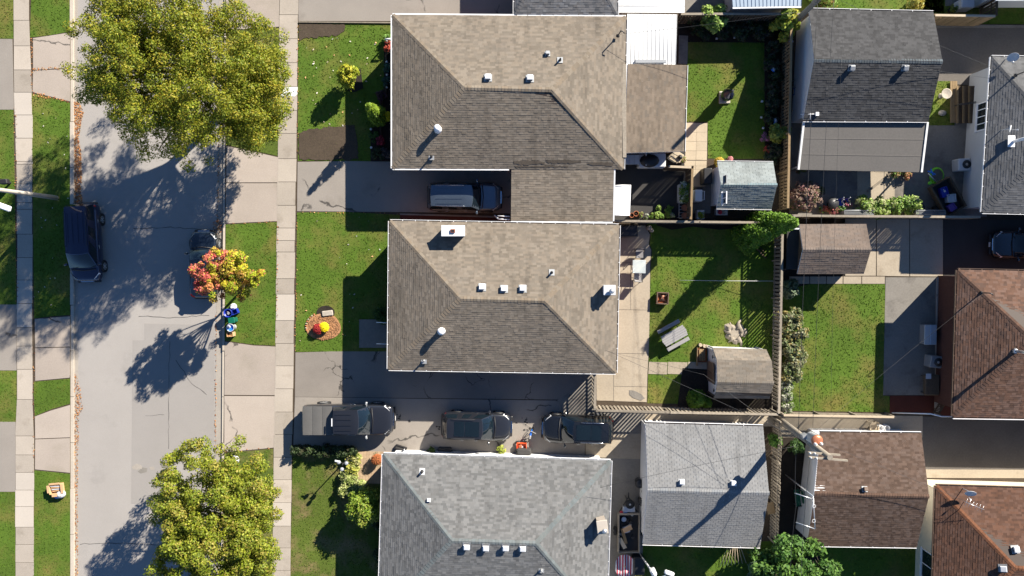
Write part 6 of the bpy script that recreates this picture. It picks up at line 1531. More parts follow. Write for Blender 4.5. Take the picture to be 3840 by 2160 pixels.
# stump
r = thing('tree_stump', 'weathered grey tree stump with spreading roots near the fence', 'stump', P(2756, 1248, 0)); rn = random.Random(5)
def stump(m):
    n = 26; prof = [.56 + .07 * math.sin(2 * math.pi * k / n * 3 + .6) + .09 * math.sin(2 * math.pi * k / n * 5 + 2) + rn.uniform(-.05, .05) for k in range(n)]
    lv = [(1.35, -.03), (1.08, .06), (.92, .15), (.84, .17)]; vs = []
    for s_, z in lv: vs += [(prof[k] * s_ * math.cos(2 * math.pi * k / n), prof[k] * s_ * .9 * math.sin(2 * math.pi * k / n), z + rn.uniform(-.02, .02)) for k in range(n)]
    fs = [(i * n + k, i * n + (k + 1) % n, (i + 1) * n + (k + 1) % n, (i + 1) * n + k) for i in range(3) for k in range(n)] + [tuple(range(3 * n, 4 * n))]; m.add(vs, fs)
part(r, 'stump_body', 'pole_wood', stump)
for a, l in ((1.1, 1.05), (.25, .85), (2.9, .8), (-1.15, 1.1), (-2.2, .8), (2.0, .8), (-.4, .75)): part(r, 'root', 'pole_wood', lambda m: m.tube([(.3 * math.cos(a), .3 * math.sin(a), .08), (l * .7 * math.cos(a + .15), l * .7 * math.sin(a + .15), .02), (l * math.cos(a), l * math.sin(a), -.05)], [.2, .1, .04], 8))
for i, (px, py) in enumerate(((2623, 1292), (2638, 1296), (2647, 1298))):
    m = MB(); c = P(px, py, 0); m.lathe(c, [(.11, 0), (.11, .34)], 12); tag(m.build('firewood_log', 'wood_pale'), 'short cut log standing at the barn shed corner', 'log', 'logs by the barn shed')
r = thing('wood_rack', 'rusty tray of firewood beside the barn shed', 'wood rack', P(2630, 1330, 0)); part(r, 'tray', 'rust', lambda m: m.box((0, 0, .12), (.62, .95, .05))); part(r, 'side', 'wood_warm', lambda m: m.box((-.33, -.1, .2), (.05, 1.2, .25)))
for k in range(4): part(r, 'stick', 'wood_warm', lambda m: m.tube([(-.2 + .12 * k, -.4, .2), (-.15 + .1 * k, .4, .22)], .05, 7))
m = MB(); q = pl((2360, 1463), (2380, 1465), (2405, 1478), (2418, 1494), (2402, 1502), (2374, 1492), (2360, 1480), z=.03); m.prism([(v.x, v.y) for v in q], .0, .035); tag(m.build('stone_mat', 'concrete_grey'), 'flat grey mat lying on the concrete patio', 'mat')
m = MB(); c = P(2352, 868, .5); m.bbox(Vector((c.x, c.y, .45)), (1.25, .75, .9), .06, .05); tag(m.build('barbecue', 'black_plastic'), 'black covered barbecue in the shaded patio corner', 'barbecue')
for px, py, lab, s in ((2432, 855, 'pale garden statue base at the patio corner', .16), (2441, 865, 'small pale stone leaning by the patio corner', .12)):
    m = MB(); c = P(px, py, 0); m.lathe(c, [(s, 0), (s * .8, .2), (s * 1.1, .3), (s * .5, .45), (.001, .5)], 10); tag(m.build('garden_ornament', 'stone'), lab, 'ornament')
# children's bicycle, red cart and bin by the south drive
r = thing('child_bicycle', 'small blue and grey child bicycle lying on the drive between suvs', 'bicycle', P(1990, 1625, 0), R(75))
for x in (-.32, .32): part(r, 'wheel', 'rubber', lambda m: m.lathe((0, 0, 0), [(.2, -.02), (.24, 0), (.2, .02)], 16, M=Matrix.Translation((x, 0, .24)) @ Matrix.Rotation(R(70), 4, 'X'), cap=False))
part(r, 'frame', 'blue_bright', lambda m: (m.tube([(.32, 0, .24), (.22, .02, .55), (-.12, .02, .5), (-.32, 0, .24)], .035, 7), m.tube([(.22, .02, .55), (-.05, .02, .25), (-.12, .02, .5)], .03, 7), m.box((.02, .02, .5), (.4, .1, .07), .1)))
part(r, 'saddle', 'grey_plastic', lambda m: m.bbox((-.15, .02, .58), (.24, .13, .07), .03)); part(r, 'handlebar', 'grey_plastic', lambda m: m.tube([(.2, -.28, .62), (.26, 0, .6), (.2, .28, .62)], .022, 6))
r = thing('toy_cart', 'bright orange-red toy wagon against the grey bungalow', 'wagon', P(1956, 1672, 0), R(2))
part(r, 'tray', 'orange_plastic', lambda m: (m.box((0, 0, .18), (.62, .5, .04)), m.box((-.31, 0, .27), (.04, .52, .18)), m.box((.31, 0, .27), (.04, .52, .18)), m.box((0, .26, .27), (.62, .04, .18)), m.box((0, -.26, .27), (.62, .04, .18))))
part(r, 'decal', 'white_cloth', lambda m: m.add([(-.05, -.12, .204), (.18, -.14, .204), (.02, .12, .204)], [(0, 1, 2)])); part(r, 'seat', 'copper_orange', lambda m: m.bbox((-.1, .02, .24), (.22, .3, .08), .03))
for a in (-1, 1):
    for b in (-1, 1): part(r, 'wheel', 'rubber', lambda m: m.lathe((0, 0, 0), [(.1, -.03), (.11, 0), (.1, .03)], 12, M=Matrix.Translation((.3 * a, .3 * b, .11)) @ Matrix.Rotation(R(90), 4, 'X')))
m = MB(); c = P(1964, 1693, .35); m.bbox(Vector((c.x, c.y, .3)), (.98, .42, .6), .08, R(-1)); tag(m.build('storage_bench', 'asphalt_dark'), 'dark storage bench against the grey bungalow wall', 'bench')
r = thing('planter_trough', 'black planter trough tilted by the downpipe of the grey bungalow', 'planter', P(1505, 1678, 0), R(-18)); part(r, 'trough', 'black_plastic', lambda m: (m.box((0, 0, .1), (.72, .2, .02)), m.box((0, .12, .12), (.72, .03, .24)), m.box((0, -.12, .12), (.72, .03, .24)), m.box((.36, 0, .12), (.03, .26, .24)), m.box((-.36, 0, .12), (.03, .26, .24)))); part(r, 'soil', 'asphalt_dark', lambda m: m.box((0, 0, .16), (.68, .2, .06)))
m = MB(); c = P(1668, 1688, .1); m.bbox(Vector((c.x, c.y, .12)), (.9, .36, .24), .05); tag(m.build('window_well', 'asphalt_dark'), 'dark window well by the small dark bush', 'window well')
m = MB(); m.tube([P(1519, 1694, 2.6), P(1515, 1688, 2.0), P(1517, 1684, .2)], .045, 8); tag(m.build('downpipe', 'white_metal'), 'white downpipe ending over the black trough', 'downpipe')
# utility trailer by the south garage
r = thing('cargo_trailer', 'grey utility trailer full of clutter between grey bungalow and garage', 'trailer', P(2352, 1984, 0), R(0))
part(r, 'floor', 'asphalt_dark', lambda m: m.box((0, 0, .45), (1.3, 2.5, .05)))
for c, s in (((-.68, 0, .68), (.07, 2.6, .42)), ((.68, 0, .68), (.07, 2.6, .42)), ((0, 1.28, .68), (1.28, .07, .42)), ((0, -1.28, .62), (1.28, .07, .3))): part(r, 'side_board', 'wood_grey', lambda m: m.box(c, s))
part(r, 'tool_box', 'galvanised', lambda m: m.bbox((0, 1.56, .62), (.8, .36, .3), .03)); part(r, 'drawbar', 'dark_metal', lambda m: (m.tube([(-.6, 1.3, .45), (0, 2.3, .45)], .04, 6), m.tube([(.6, 1.3, .45), (0, 2.3, .45)], .04, 6), m.tube([(0, 2.2, .45), (0, 2.6, .5)], .05, 7), m.tube([(-.15, 2.25, 0), (-.15, 2.25, .8)], .03, 7)))
def twheel(M_):
    w = MB(); w.lathe((0, 0, 0), [(.17, -.09), (.27, -.09), (.3, -.05), (.3, .05), (.27, .09), (.18, .09)], 18, M=M_); o = w.build('wheel', 'rubber', r, False)
    k = MB(); k.lathe((0, 0, 0), [(.18, .05), (.1, .07), (.05, .1), (.001, .1)], 14, M=M_); k.build('rim', 'galvanised', o, False)
twheel(Matrix.Translation((.05, 1.92, .75))); twheel(Matrix.Translation((-.85, 0, .3)) @ Matrix.Rotation(R(-90), 4, 'Y')); twheel(Matrix.Translation((.85, 0, .3)) @ Matrix.Rotation(R(90), 4, 'Y'))
def loose(name, label, cat, mat_, fn, px, py, zat, rz=0): v = P(px, py, zat); m = MB(); fn(m, v); return tag(m.build(name, mat_), label, cat)
loose('wood_plank', 'long brown plank lying in the utility trailer', 'plank', 'wood_warm', lambda m, v: m.box(v, (.2, 1.05, .04), .28), 2340, 2010, .78)
loose('cardboard_sheet', 'flat cardboard piece across the trailer clutter', 'cardboard', 'cardboard', lambda m, v: m.box(v, (.62, .3, .03), .45), 2353, 1984, .86)
loose('cardboard_sheet', 'tan board leaning at the rear of the trailer', 'cardboard', 'wood_pale', lambda m, v: m.box(v, (.25, .75, .03), .5), 2334, 2038, .8)
loose('plastic_tub', 'white plastic tub among the trailer clutter', 'tub', 'white_cloth', lambda m, v: m.bbox(v, (.45, .4, .2), .03, .3), 2348, 1986, .62)
loose('bucket', 'blue bucket at the front of the trailer', 'bucket', 'blue_bright', lambda m, v: m.lathe(v, [(.12, 0), (.15, .2), (.001, .2)], 14), 2343, 1920, .5)
loose('bucket', 'red bucket at the front of the trailer', 'bucket', 'red_cloth', lambda m, v: m.lathe(v, [(.1, 0), (.12, .2), (.001, .2)], 14), 2330, 1920, .5)
loose('fan_guard', 'round silver fan guard in the trailer', 'fan', 'galvanised', lambda m, v: (m.lathe(v, [(.15, 0), (.18, .03), (.15, .06)], 16), [m.tube([v + Vector((.16 * math.cos(a), .16 * math.sin(a), .04)), v - Vector((.16 * math.cos(a), .16 * math.sin(a), -.04))], .012, 5) for a in (0, .8, 1.6, 2.4)]), 2339, 1947, .62)
for i in range(10):
    loose('scrap_item', 'dark scrap item heaped in the utility trailer', 'scrap', rnd.choice(['black_plastic', 'dark_metal', 'grey_metal', 'grey_plastic', 'asphalt_dark']), lambda m, v: m.bbox(v, (rnd.uniform(.15, .35), rnd.uniform(.15, .3), .2), .04, rnd.random() * 3), rnd.uniform(2328, 2375), rnd.uniform(1915, 2045), .58)['group'] = 'scrap heaped in the trailer'
for px, py, lab in ((2392, 1802, 'round black bin lid-up beside the garage corner'), (2404, 1870, 'round black bin next to the trailer wheel'), (2415, 1830, 'black waste bin against the light grey garage wall')):
    r = thing('waste_bin', lab, 'bin', P(px, py, 0)); part(r, 'bin_body', 'black_plastic', lambda m: m.lathe((0, 0, 0), [(.22, 0), (.27, .7), (.3, .72), (.3, .76)], 18)); part(r, 'lid', 'dark_metal', lambda m: m.lathe((0, 0, .76), [(.29, 0), (.2, .06), (.001, .08)], 18))
r = thing('wall_unit', 'grey box unit mounted at the light grey garage corner', 'air conditioner', P(2414, 1798, 0)); part(r, 'case', 'light_grey', lambda m: m.bbox((0, 0, .75), (.4, .5, .35), .03)); part(r, 'stand', 'dark_metal', lambda m: m.box((0, 0, .29), (.3, .4, .58)))
# striped parasol lying collapsed
r = thing('parasol', 'collapsed red and white striped parasol behind the trailer', 'parasol', P(2338, 2110, 0))
for k in range(14):
    x0, x1 = -.62 + 1.24 * k / 14, -.62 + 1.24 * (k + 1) / 14; f = lambda x: math.sqrt(max(0, 1 - (x / .68) ** 2))
    part(r, 'canopy_panel', 'red_cloth' if k % 2 else 'white_cloth', lambda m: m.patch((x0, -.78 * f(x0), .55 + .06 * math.sin(k)), (x1, -.78 * f(x1), .55 + .06 * math.sin(k + 1)), (x1, .78 * f(x1), .6 + .05 * math.cos(k + 1)), (x0, .78 * f(x0), .6 + .05 * math.cos(k)), 1, 8, (0, 0, 0))) if True else None
    o = COL.objects[-1]
part(r, 'pole', 'wood_pale', lambda m: m.tube([(0, 0, 0), (0, 0, .62), (.02, 0, .75)], .025, 7)); part(r, 'hub', 'wood_pale', lambda m: m.lathe((0, 0, .62), [(.07, 0), (.001, .1)], 10))
m = MB(); c = P(2392, 2115, .3); m.bbox(Vector((c.x, c.y, .4)), (.75, 1.2, .8), .08); tag(m.build('covered_grill', 'black_plastic'), 'black covered grill beside the striped parasol', 'grill')
m = MB(); c = P(2392, 2152, .3); m.bbox(Vector((c.x, c.y, .3)), (.4, .3, .5), .04, .1); tag(m.build('crate', 'yellow_paint'), 'small yellow crate below the covered grill', 'crate')
# bamboo canes on the bottom lawn
for i in range(8):
    m = MB(); a = P(2700 + 14 * i, 2125 - 2 * i, .05); b = P(2728 + 7 * i, 2052, .35); m.tube([a, b], .02, 5); tag(m.build('garden_cane', 'wood_pale'), 'long pale cane leaning behind the light grey garage', 'cane', 'canes behind the light grey garage')
m = MB(); c = P(2890, 1906, 1.0); m.box(c, (.5, .75, .03), .2); m.box(Vector((c.x, c.y, .5)), (.08, .5, 1.0)); tag(m.build('plywood_board', 'wood_warm'), 'orange-brown plywood board on the alley fence', 'board')
# patio of the north house
r = thing('storage_box', 'long storage box with blue-white panelled lid on the dark patio', 'storage box', P(2372, 602, 0)); part(r, 'box', 'dark_metal', lambda m: m.box((0, 0, .4), (1.35, .6, .8)))
for k in range(4): part(r, 'lid_panel', 'light_grey', lambda m: m.bbox((-.5 + .335 * k, -.05, .83), (.325, .62, .04), .01))
part(r, 'side_frame', 'white_metal', lambda m: m.box((.72, .0, .5), (.06, .9, 1.0)))
r = thing('hot_tub', 'white-rimmed tub under a black cover beside the extension', 'hot tub', P(2438, 606, 0)); part(r, 'tub', 'light_grey', lambda m: m.bbox((0, 0, .4), (1.75, .95, .8), .06)); part(r, 'cover', 'black_plastic', lambda m: m.lathe((-.2, -.05, .78), [(.62, 0), (.6, .12), (.4, .26), (.001, .32)], 12, sx=1.05, sy=.7))
r = thing('patio_cart', 'cream serving cart with black kettle grill on top', 'cart', P(2528, 592, 0), R(-32)); part(r, 'table_top', 'paver_cream', lambda m: m.bbox((0, 0, .85), (.75, .6, .05), .02)); part(r, 'shelf', 'paver_cream', lambda m: m.box((0, 0, .35), (.7, .55, .04)))
for a in (-1, 1):
    for b in (-1, 1): part(r, 'leg', 'white_metal', lambda m: m.box((.32 * a, .25 * b, .42), (.05, .05, .84)))
part(r, 'kettle', 'black_plastic', lambda m: m.lathe((.2, .02, .88), [(.12, 0), (.16, .08), (.1, .18), (.001, .22)], 14)); part(r, 'handle', 'dark_metal', lambda m: m.tube([(.1, 0, 1.0), (-.5, -.02, .98)], .022, 6))
r = thing('planter_pot', 'white pot of green and pink flowers by the cream cart', 'plant pot', P(2556, 602, 0)); part(r, 'pot', 'white_metal', lambda m: tub(m, .16, .22, .35)); leaves('foliage', [r.location + Vector((rnd.uniform(-.1, .1), rnd.uniform(-.1, .1), .45)) for _ in range(10)], .17, 500, .05, [(.15, .28, .05), (.2, .33, .06), (.5, .3, .2)], r)
def potted(label, px, py, rad, pal, pot='terracotta', name='potted_plant'):
    r = thing(name, label, 'potted plant', P(px, py, 0)); part(r, 'pot', pot, lambda m: tub(m, rad * .7, rad, rad * 1.5)); part(r, 'soil', 'garden_soil', lambda m: m.lathe((0, 0, rad * 1.2), [(rad * .9, 0), (.001, .02)], 14))
    if pal: leaves('foliage', [r.location + Vector((rnd.gauss(0, .5) * rad, rnd.gauss(0, .5) * rad, rad * 1.7 + rnd.uniform(0, .2))) for _ in range(12)], rad * .6, 420, .055, pal, r)
    return r


GP = [(.14, .26, .04), (.22, .34, .06), (.3, .38, .1)]
potted('empty terracotta pot under the awning', 2367, 808, .15, None); potted('terracotta bowl pot beside the empty pot', 2383, 802, .17, None); potted('feathery green plant in a pot near the awning', 2401, 806, .14, [(.2, .3, .06), (.35, .25, .15)])
potted('white-flowered small pot at the patio fence', 2422, 812, .12, [(.6, .6, .55), (.2, .28, .1)], 'stone'); potted('small green pot plant at the patio fence', 2440, 812, .13, GP, 'blue_plastic'); potted('leafy plant in a wide black hoop pot', 2466, 805, .24, GP, 'black_plastic'); potted('yellow-green plant behind the wide hoop pot', 2469, 780, .15, GP, 'brown_metal')
potted('bushy green plant behind the hoop pot', 2502, 785, .2, [(.1, .2, .03), (.15, .25, .04)], 'brown_metal'); potted('leafy plant between hoop pot and pale pink pot', 2500, 808, .16, GP, 'dark_metal'); potted('pale pink pot with white and green leaves', 2517, 808, .16, [(.5, .5, .4), (.25, .35, .1)], 'white_cloth')
r = thing('planter_trough', 'raised planter trough of green plants beside the wooden screen', 'planter', P(2556, 728, 0)); part(r, 'trough', 'stucco_grey', lambda m: m.bbox((0, 0, .4), (.6, 1.2, .8), .03)); leaves('foliage', [r.location + Vector((rnd.uniform(-.25, .3), rnd.uniform(-.5, .65), .9 + rnd.uniform(0, .25))) for _ in range(26)], .24, 2000, .07, [(.08, .16, .03), (.14, .24, .03), (.28, .33, .04), (.5, .5, .4)], r)
r = thing('plant_stand', 'metal stand carrying two terracotta pots by the screen', 'plant stand', P(2556, 788, 0)); part(r, 'frame', 'galvanised', lambda m: (m.tube([(-.3, -.55, .6), (.3, -.55, .6), (.3, .5, .6), (-.3, .5, .6), (-.3, -.55, .6)], .02, 6), [m.tube([(.3 * a, .5 * b, 0), (.3 * a, .5 * b, .6)], .02, 6) for a in (-1, 1) for b in (-1, 1)], [m.tube([(-.3, -.4 + .2 * k, .6), (.3, -.4 + .2 * k, .6)], .01, 5) for k in range(5)]))
for py, lab in ((780, 'terracotta pot on the metal stand nearer the planter'), (809, 'terracotta pot on the metal stand nearer the fence')):
    v = P(2565, py, .62); m = MB(); m.lathe(v, [(.15, 0), (.2, .14), (.21, .17), (.18, .15), (.04, .13), (.001, .13)], 18); tag(m.build('terracotta_pot', 'terracotta'), lab, 'pot')
r = thing('garden_bench_box', 'white storage bin with handle beside the pale green shed', 'bin', P(2606, 738, 0)); part(r, 'bin_body', 'siding_white', lambda m: m.bbox((0, 0, .5), (.5, .75, 1.0), .04)); part(r, 'handle', 'white_metal', lambda m: m.tube([(.25, .28, .95), (.36, .28, 1.0), (.36, -.28, 1.0), (.25, -.28, .95)], .022, 6))
m = MB(); c = P(2640, 665, 0); m.bbox(Vector((c.x, c.y, .5)), (.55, 1.0, 1.0), .05); tag(m.build('rain_barrel_box', 'black_plastic'), 'dark cabinet against the pale green shed wall', 'cabinet')
m = MB(); c = P(2614, 712, 0); m.bbox(Vector((c.x, c.y, .3)), (.42, .32, .6), .04); tag(m.build('waste_bin', 'black_plastic'), 'small black bin next to the white storage bin', 'bin')
r = thing('plant_tray', 'white tray of lime foliage below the pale green shed', 'planter', P(2622, 806, 0)); part(r, 'tray', 'light_grey', lambda m: m.bbox((0, 0, .2), (.5, .6, .4), .03)); leaves('foliage', [r.location + Vector((rnd.uniform(-.1, .15), rnd.uniform(-.2, .1), .42)) for _ in range(8)], .13, 350, .05, [(.25, .33, .03)], r)
r = thing('work_table', 'small table with red and blue tubs below the shed gutter', 'table', P(2698, 796, 0)); part(r, 'table_top', 'light_grey', lambda m: m.box((0, 0, .55), (.75, .45, .04)))
for a in (-1, 1): part(r, 'leg', 'grey_metal', lambda m: m.box((.33 * a, 0, .27), (.04, .4, .54)))
loose('tub', 'red tub on the small table below the shed', 'tub', 'red_cloth', lambda m, v: m.lathe(v, [(.12, 0), (.15, .14), (.13, .14), (.001, .04)], 14), 2698, 796, .58)
loose('tub', 'grey tub on the small table below the shed', 'tub', 'grey_plastic', lambda m, v: m.lathe(v, [(.1, 0), (.12, .14), (.1, .14), (.001, .04)], 14), 2712, 797, .58)
for px, py, lab, mm in ((2735, 598, 'pink flower ball ornament behind the pale green shed', 'flower'),): mum(lab, px, py, .16, (.6, .25, .25))
# covered fountain on the garden lawn
r = thing('covered_fountain', 'navy fabric cover over a fountain standing on a pale slab', 'fountain', P(2716, 366, 0)); part(r, 'slab', 'concrete_new', lambda m: m.bbox((0, 0, .06), (.72, .78, .14), .02))
part(r, 'cover', 'paint_navy', lambda m: m.lathe((.0, .02, .12), [(.3, 0), (.36, .3), (.42, .75), (.30, .95), (.08, 1.25), (.04, 1.3)], 9)); part(r, 'post', 'dark_metal', lambda m: m.tube([(0, .02, 1.3), (0, .02, 2.0)], .07, 7))
part(r, 'ornament', 'white_metal', lambda m: m.lathe((-.28, .2, .12), [(.08, 0), (.1, .15), (.05, .35), (.001, .4)], 10))
# ornaments in the garden beds
for px, py, lab, mm in ((2835, 125, 'blue and red toy bird ornament in the shaded bed', 'blue_bright'), (2893, 272, 'white and blue bird ornament by the garage fence', 'white_cloth'), (2955, 160, 'pale blue bird ornament under the sapling', 'light_grey'), (2897, 462, 'white and blue goose ornament by the yellow-green shrub', 'white_cloth')):
    r = thing('bird_ornament', lab, 'ornament', P(px, py, 0), rnd.random() * 3); part(r, 'body', mm, lambda m: m.lathe((0, 0, .5), [(.001, -.25), (.1, -.1), (.13, .05), (.06, .2), (.001, .26)], 10, M=Matrix.Translation((0, 0, .5)) @ Matrix.Rotation(1.2, 4, 'Y'))); part(r, 'stake', 'dark_metal', lambda m: m.tube([(0, 0, 0), (0, 0, .45)], .015, 5)); part(r, 'wing', 'blue_bright' if mm != 'blue_bright' else 'red_cloth', lambda m: m.box((.02, .1, .55), (.3, .05, .12), .2))
# dark garage side: ladders on the west wall
for k, (py, lab) in enumerate(((315, 'aluminium ladder leaning on the dark garage wall'), (345, 'blue ladder leaning on the dark garage wall'))):
    r = thing('ladder', lab, 'ladder', P(2972, py, 0)); mm = 'galvanised' if k == 0 else 'blue_plastic'
    for s in (-1, 1): part(r, 'rail', mm, lambda m: m.tube([(0, .2 * s, 0), (.35, .2 * s, 2.0)], .025, 6))
    for j in range(6): part(r, 'rung', mm, lambda m: m.tube([(.04 + .055 * j, -.2, .25 + .31 * j), (.04 + .055 * j, .2, .25 + .31 * j)], .016, 5))
# yard of the pale grey house
r = thing('wooden_steps', 'wooden deck steps at the pale grey bungalow side door', 'steps', P(3592, 388, 0)); L0 = wmat(r).inverted()
def plank(x0, x1, y0, y1, z1, mm): part(r, 'plank', mm, lambda m: stp(m, x0, x1, y0, y1, z1))
def stp(m, x0, x1, y0, y1, z1): q = [L0 @ P(x, y, z1) for x, y in ((x0, y0), (x1, y0), (x1, y1), (x0, y1))]; m.prism([(v.x, v.y) for v in q], z1 - .04, z1)
for k in range(3): plank(3564 + 9 * k, 3572 + 9 * k, 304, 460, .14, 'wood_warm')
for k in range(10): plank(3588 + 7.4 * k, 3594.6 + 7.4 * k, 322, 462, .30 if k < 3 else (.46 if k < 6 else .62), 'wood_warm' if k in (0, 3, 6) else 'wood_dark')
for x in (3590, 3660): part(r, 'support', 'wood_dark', lambda m: [m.box(L0 @ P(x, y, .1), (.1, .1, .28)) for y in (330, 390, 450)])
m = MB(); m.tube([P(3660, 382, 1.3), P(3600, 390, 1.2), P(3580, 398, .3)], .03, 6); m.tube([P(3660, 386, .9), P(3600, 394, .8)], .025, 6); tag(m.build('handrail', 'dark_metal'), 'black handrail of the wooden deck steps', 'handrail')
r = thing('bird_bath', 'pale stone bird bath on the small sunny lawn', 'bird bath', P(3527, 360, 0)); part(r, 'pedestal', 'stone', lambda m: m.lathe((0, 0, 0), [(.18, 0), (.16, .06), (.07, .15), (.06, .5), (.1, .58)], 14)); part(r, 'basin', 'stone', lambda m: m.lathe((0, 0, .56), [(.08, 0), (.32, .1), (.34, .14), (.3, .13), (.05, .06), (.001, .06)], 20, cap=False))
m = MB(); c = P(3532, 424, .1); m.lathe(c, [(.14, -.1), (.2, .05), (.1, .16), (.001, .18)], 10, sx=1.4); tag(m.build('garden_rock', 'stone'), 'pale rock on the small sunny lawn', 'rock')
def ac(label, px, py, rz, mm='light_grey'):
    r = thing('air_conditioner', label, 'air conditioner', P(px, py, 0), rz); part(r, 'case', mm, lambda m: m.bbox((0, 0, .38), (.78, .78, .76), .05)); part(r, 'fan_guard', 'black_plastic', lambda m: (m.lathe((.12, 0, .765), [(.28, 0), (.28, .02), (.001, .02)], 18))); part(r, 'fan_hub', 'grey_metal', lambda m: m.lathe((.12, 0, .79), [(.09, 0), (.07, .03), (.001, .035)], 12))
    for k in range(5): part(r, 'louvre', 'grey_metal', lambda m: m.box((-.395, 0, .12 + .12 * k), (.02, .66, .02)))


ac('grey air conditioner beside the pale grey bungalow wall', 3592, 622, R(3)); ac('blue-grey air conditioner beside the red brick terrace', 3488, 1352, R(-6), 'grey_plastic')
# open trailer with blue boxes
r = thing('box_trailer', 'open utility trailer with blue bins beside the pale grey bungalow', 'trailer', P(3530, 742, 0), R(30))
part(r, 'floor', 'asphalt_dark', lambda m: m.box((0, 0, .42), (1.3, 2.1, .05)))
for c, s in (((-.68, 0, .65), (.1, 2.2, .45)), ((.68, 0, .65), (.1, 2.2, .45)), ((0, 1.08, .65), (1.26, .06, .45)), ((0, -1.08, .6), (1.26, .08, .35))): part(r, 'side_board', 'wood_dark', lambda m: m.box(c, s))
twheel(Matrix.Translation((-.86, -.45, .3)) @ Matrix.Rotation(R(-90), 4, 'Y')); twheel(Matrix.Translation((.86, -.45, .3)) @ Matrix.Rotation(R(90), 4, 'Y')); part(r, 'drawbar', 'galvanised', lambda m: m.tube([(0, 1.1, .45), (-.2, 1.9, .42)], .04, 6))
def crate(label, px, py, z, s, mm, rz):
    v = P(px, py, z); r = thing('plastic_crate', label, 'crate', v, rz); part(r, 'crate_body', mm, lambda m: (m.box((0, 0, .02), (s[0], s[1], .03)), m.box((s[0] / 2, 0, s[2] / 2), (.03, s[1], s[2])), m.box((-s[0] / 2, 0, s[2] / 2), (.03, s[1], s[2])), m.box((0, s[1] / 2, s[2] / 2), (s[0], .03, s[2])), m.box((0, -s[1] / 2, s[2] / 2), (s[0], .03, s[2])), m.box((0, 0, s[2] * .7), (s[0] - .05, s[1] - .05, .02))))
    return r


r = crate('deep blue recycling crate in the open trailer', 3532, 722, .47, (.42, .62, .35), 'blue_plastic', .3); part(r, 'recycle_mark', 'white_cloth', lambda m: (m.box((.05, .05, .27), (.12, .12, .01), .4), m.box((0, .17, .27), (.05, .08, .01))))
crate('grey-blue crate in the open trailer', 3557, 745, .47, (.5, .5, .4), 'light_grey', .1); crate('purple crate at the trailer tailgate', 3562, 778, .55, (.42, .42, .3), 'purple_plastic', .6)
m = MB(); c = P(3512, 660, .1)
for k in range(4): m.lathe(c + Vector((0, 0, .03 * k)), [(.55 - .03 * k, 0), (.58 - .03 * k, .02), (.55 - .03 * k, .04), (.52 - .03 * k, .02), (.55 - .03 * k, 0)], 26, sx=.85, cap=False)
tag(m.build('garden_hose', 'lime_plastic'), 'coiled lime green garden hose before the trailer', 'hose')
m = MB(); m.bbox(P(3488, 686, .7), (.22, .2, .1), .04, .4); m.box(P(3490, 688, .3), (.06, .06, .7)); tag(m.build('hose_reel', 'lime_plastic'), 'lime green reel head on the trailer corner', 'hose reel')
m = MB(); c = P(3487, 648, .2); m.tube([c + Vector((-.25, .1, .2)), c + Vector((.2, -.15, .3))], .05, 7); m.tube([c + Vector((0, .25, .1)), c + Vector((.05, -.2, .3))], .04, 7); tag(m.build('garden_tool', 'blue_bright'), 'blue and white hose nozzle stand near the lean-to', 'tool')
r = thing('wheelbarrow', 'black wheelbarrow behind the bright bushes', 'wheelbarrow', P(3430, 778, 0), R(-30)); part(r, 'tray', 'black_plastic', lambda m: m.lathe((0, 0, .35), [(.2, 0), (.32, .22), (.3, .22), (.001, .05)], 14, sx=1.3)); part(r, 'handles', 'dark_metal', lambda m: [m.tube([(-.2, .2 * s, .35), (.8, .28 * s, .5)], .02, 6) for s in (-1, 1)]); part(r, 'wheel', 'rubber', lambda m: m.lathe((0, 0, 0), [(.12, -.04), (.16, 0), (.12, .04)], 14, M=Matrix.Translation((-.5, 0, .17)) @ Matrix.Rotation(R(90), 4, 'X')))
for px, lab in ((3198, 'grey metal trellis box between roses and bright bushes'), (3462, 'dark metal trellis box near the trailer')):
    r = thing('trellis', lab, 'trellis', P(px, 800, 0)); part(r, 'frame', 'grey_metal', lambda m: m.tube([(-.95, -.14, .9), (.95, -.14, .9), (.95, .14, .9), (-.95, .14, .9), (-.95, -.14, .9)], .025, 6)); 
    for k in range(3): part(r, 'slat', 'grey_metal', lambda m: m.box((0, -.08 + .08 * k, .88), (1.86, .025, .02)))
    for s in (-1, 1): part(r, 'leg', 'grey_metal', lambda m: m.box((.93 * s, 0, .44), (.04, .26, .88)))
for px, lab in ((3136, 'blue folding chair beside the round dark table'), (3160, 'blue striped folding chair by the roses')):
    r = thing('folding_chair', lab, 'chair', P(px, 764, 0), .3); part(r, 'seat', 'blue_plastic', lambda m: m.patch((-.2, -.2, .42), (.2, -.2, .42), (.2, .2, .4), (-.2, .2, .4), 3, 3, (0, 0, -.05))); part(r, 'backrest', 'blue_plastic', lambda m: m.patch((-.2, .2, .45), (.2, .2, .45), (.2, .3, .85), (-.2, .3, .85), 3, 3)); part(r, 'frame', 'white_metal', lambda m: [(m.tube([(.22 * s, -.25, 0), (.22 * s, .22, .55), (.22 * s, .3, .88)], .018, 6), m.tube([(.22 * s, .25, 0), (.22 * s, -.2, .6), (.22 * s, .15, .62)], .018, 6)) for s in (-1, 1)])
m = MB(); c = P(3108, 766, 0); m.lathe(c, [(.2, 0), (.04, .05), (.04, .68), (.36, .7), (.36, .72), (.001, .725)], 20); tag(m.build('round_table', 'dark_metal'), 'round dark table near the blue folding chairs', 'table')
m = MB(); c = P(3060, 720, 0); m.bbox(Vector((c.x, c.y, .3)), (.75, .5, .6), .05, .1); o = tag(m.build('planter_box', 'black_plastic'), 'black planter box beside the hydrangea', 'planter'); leaves('foliage', [o.location + Vector((rnd.uniform(-.2, .2), rnd.uniform(-.15, .15), .65)) for _ in range(8)], .16, 300, .06, [(.05, .1, .02)], o)
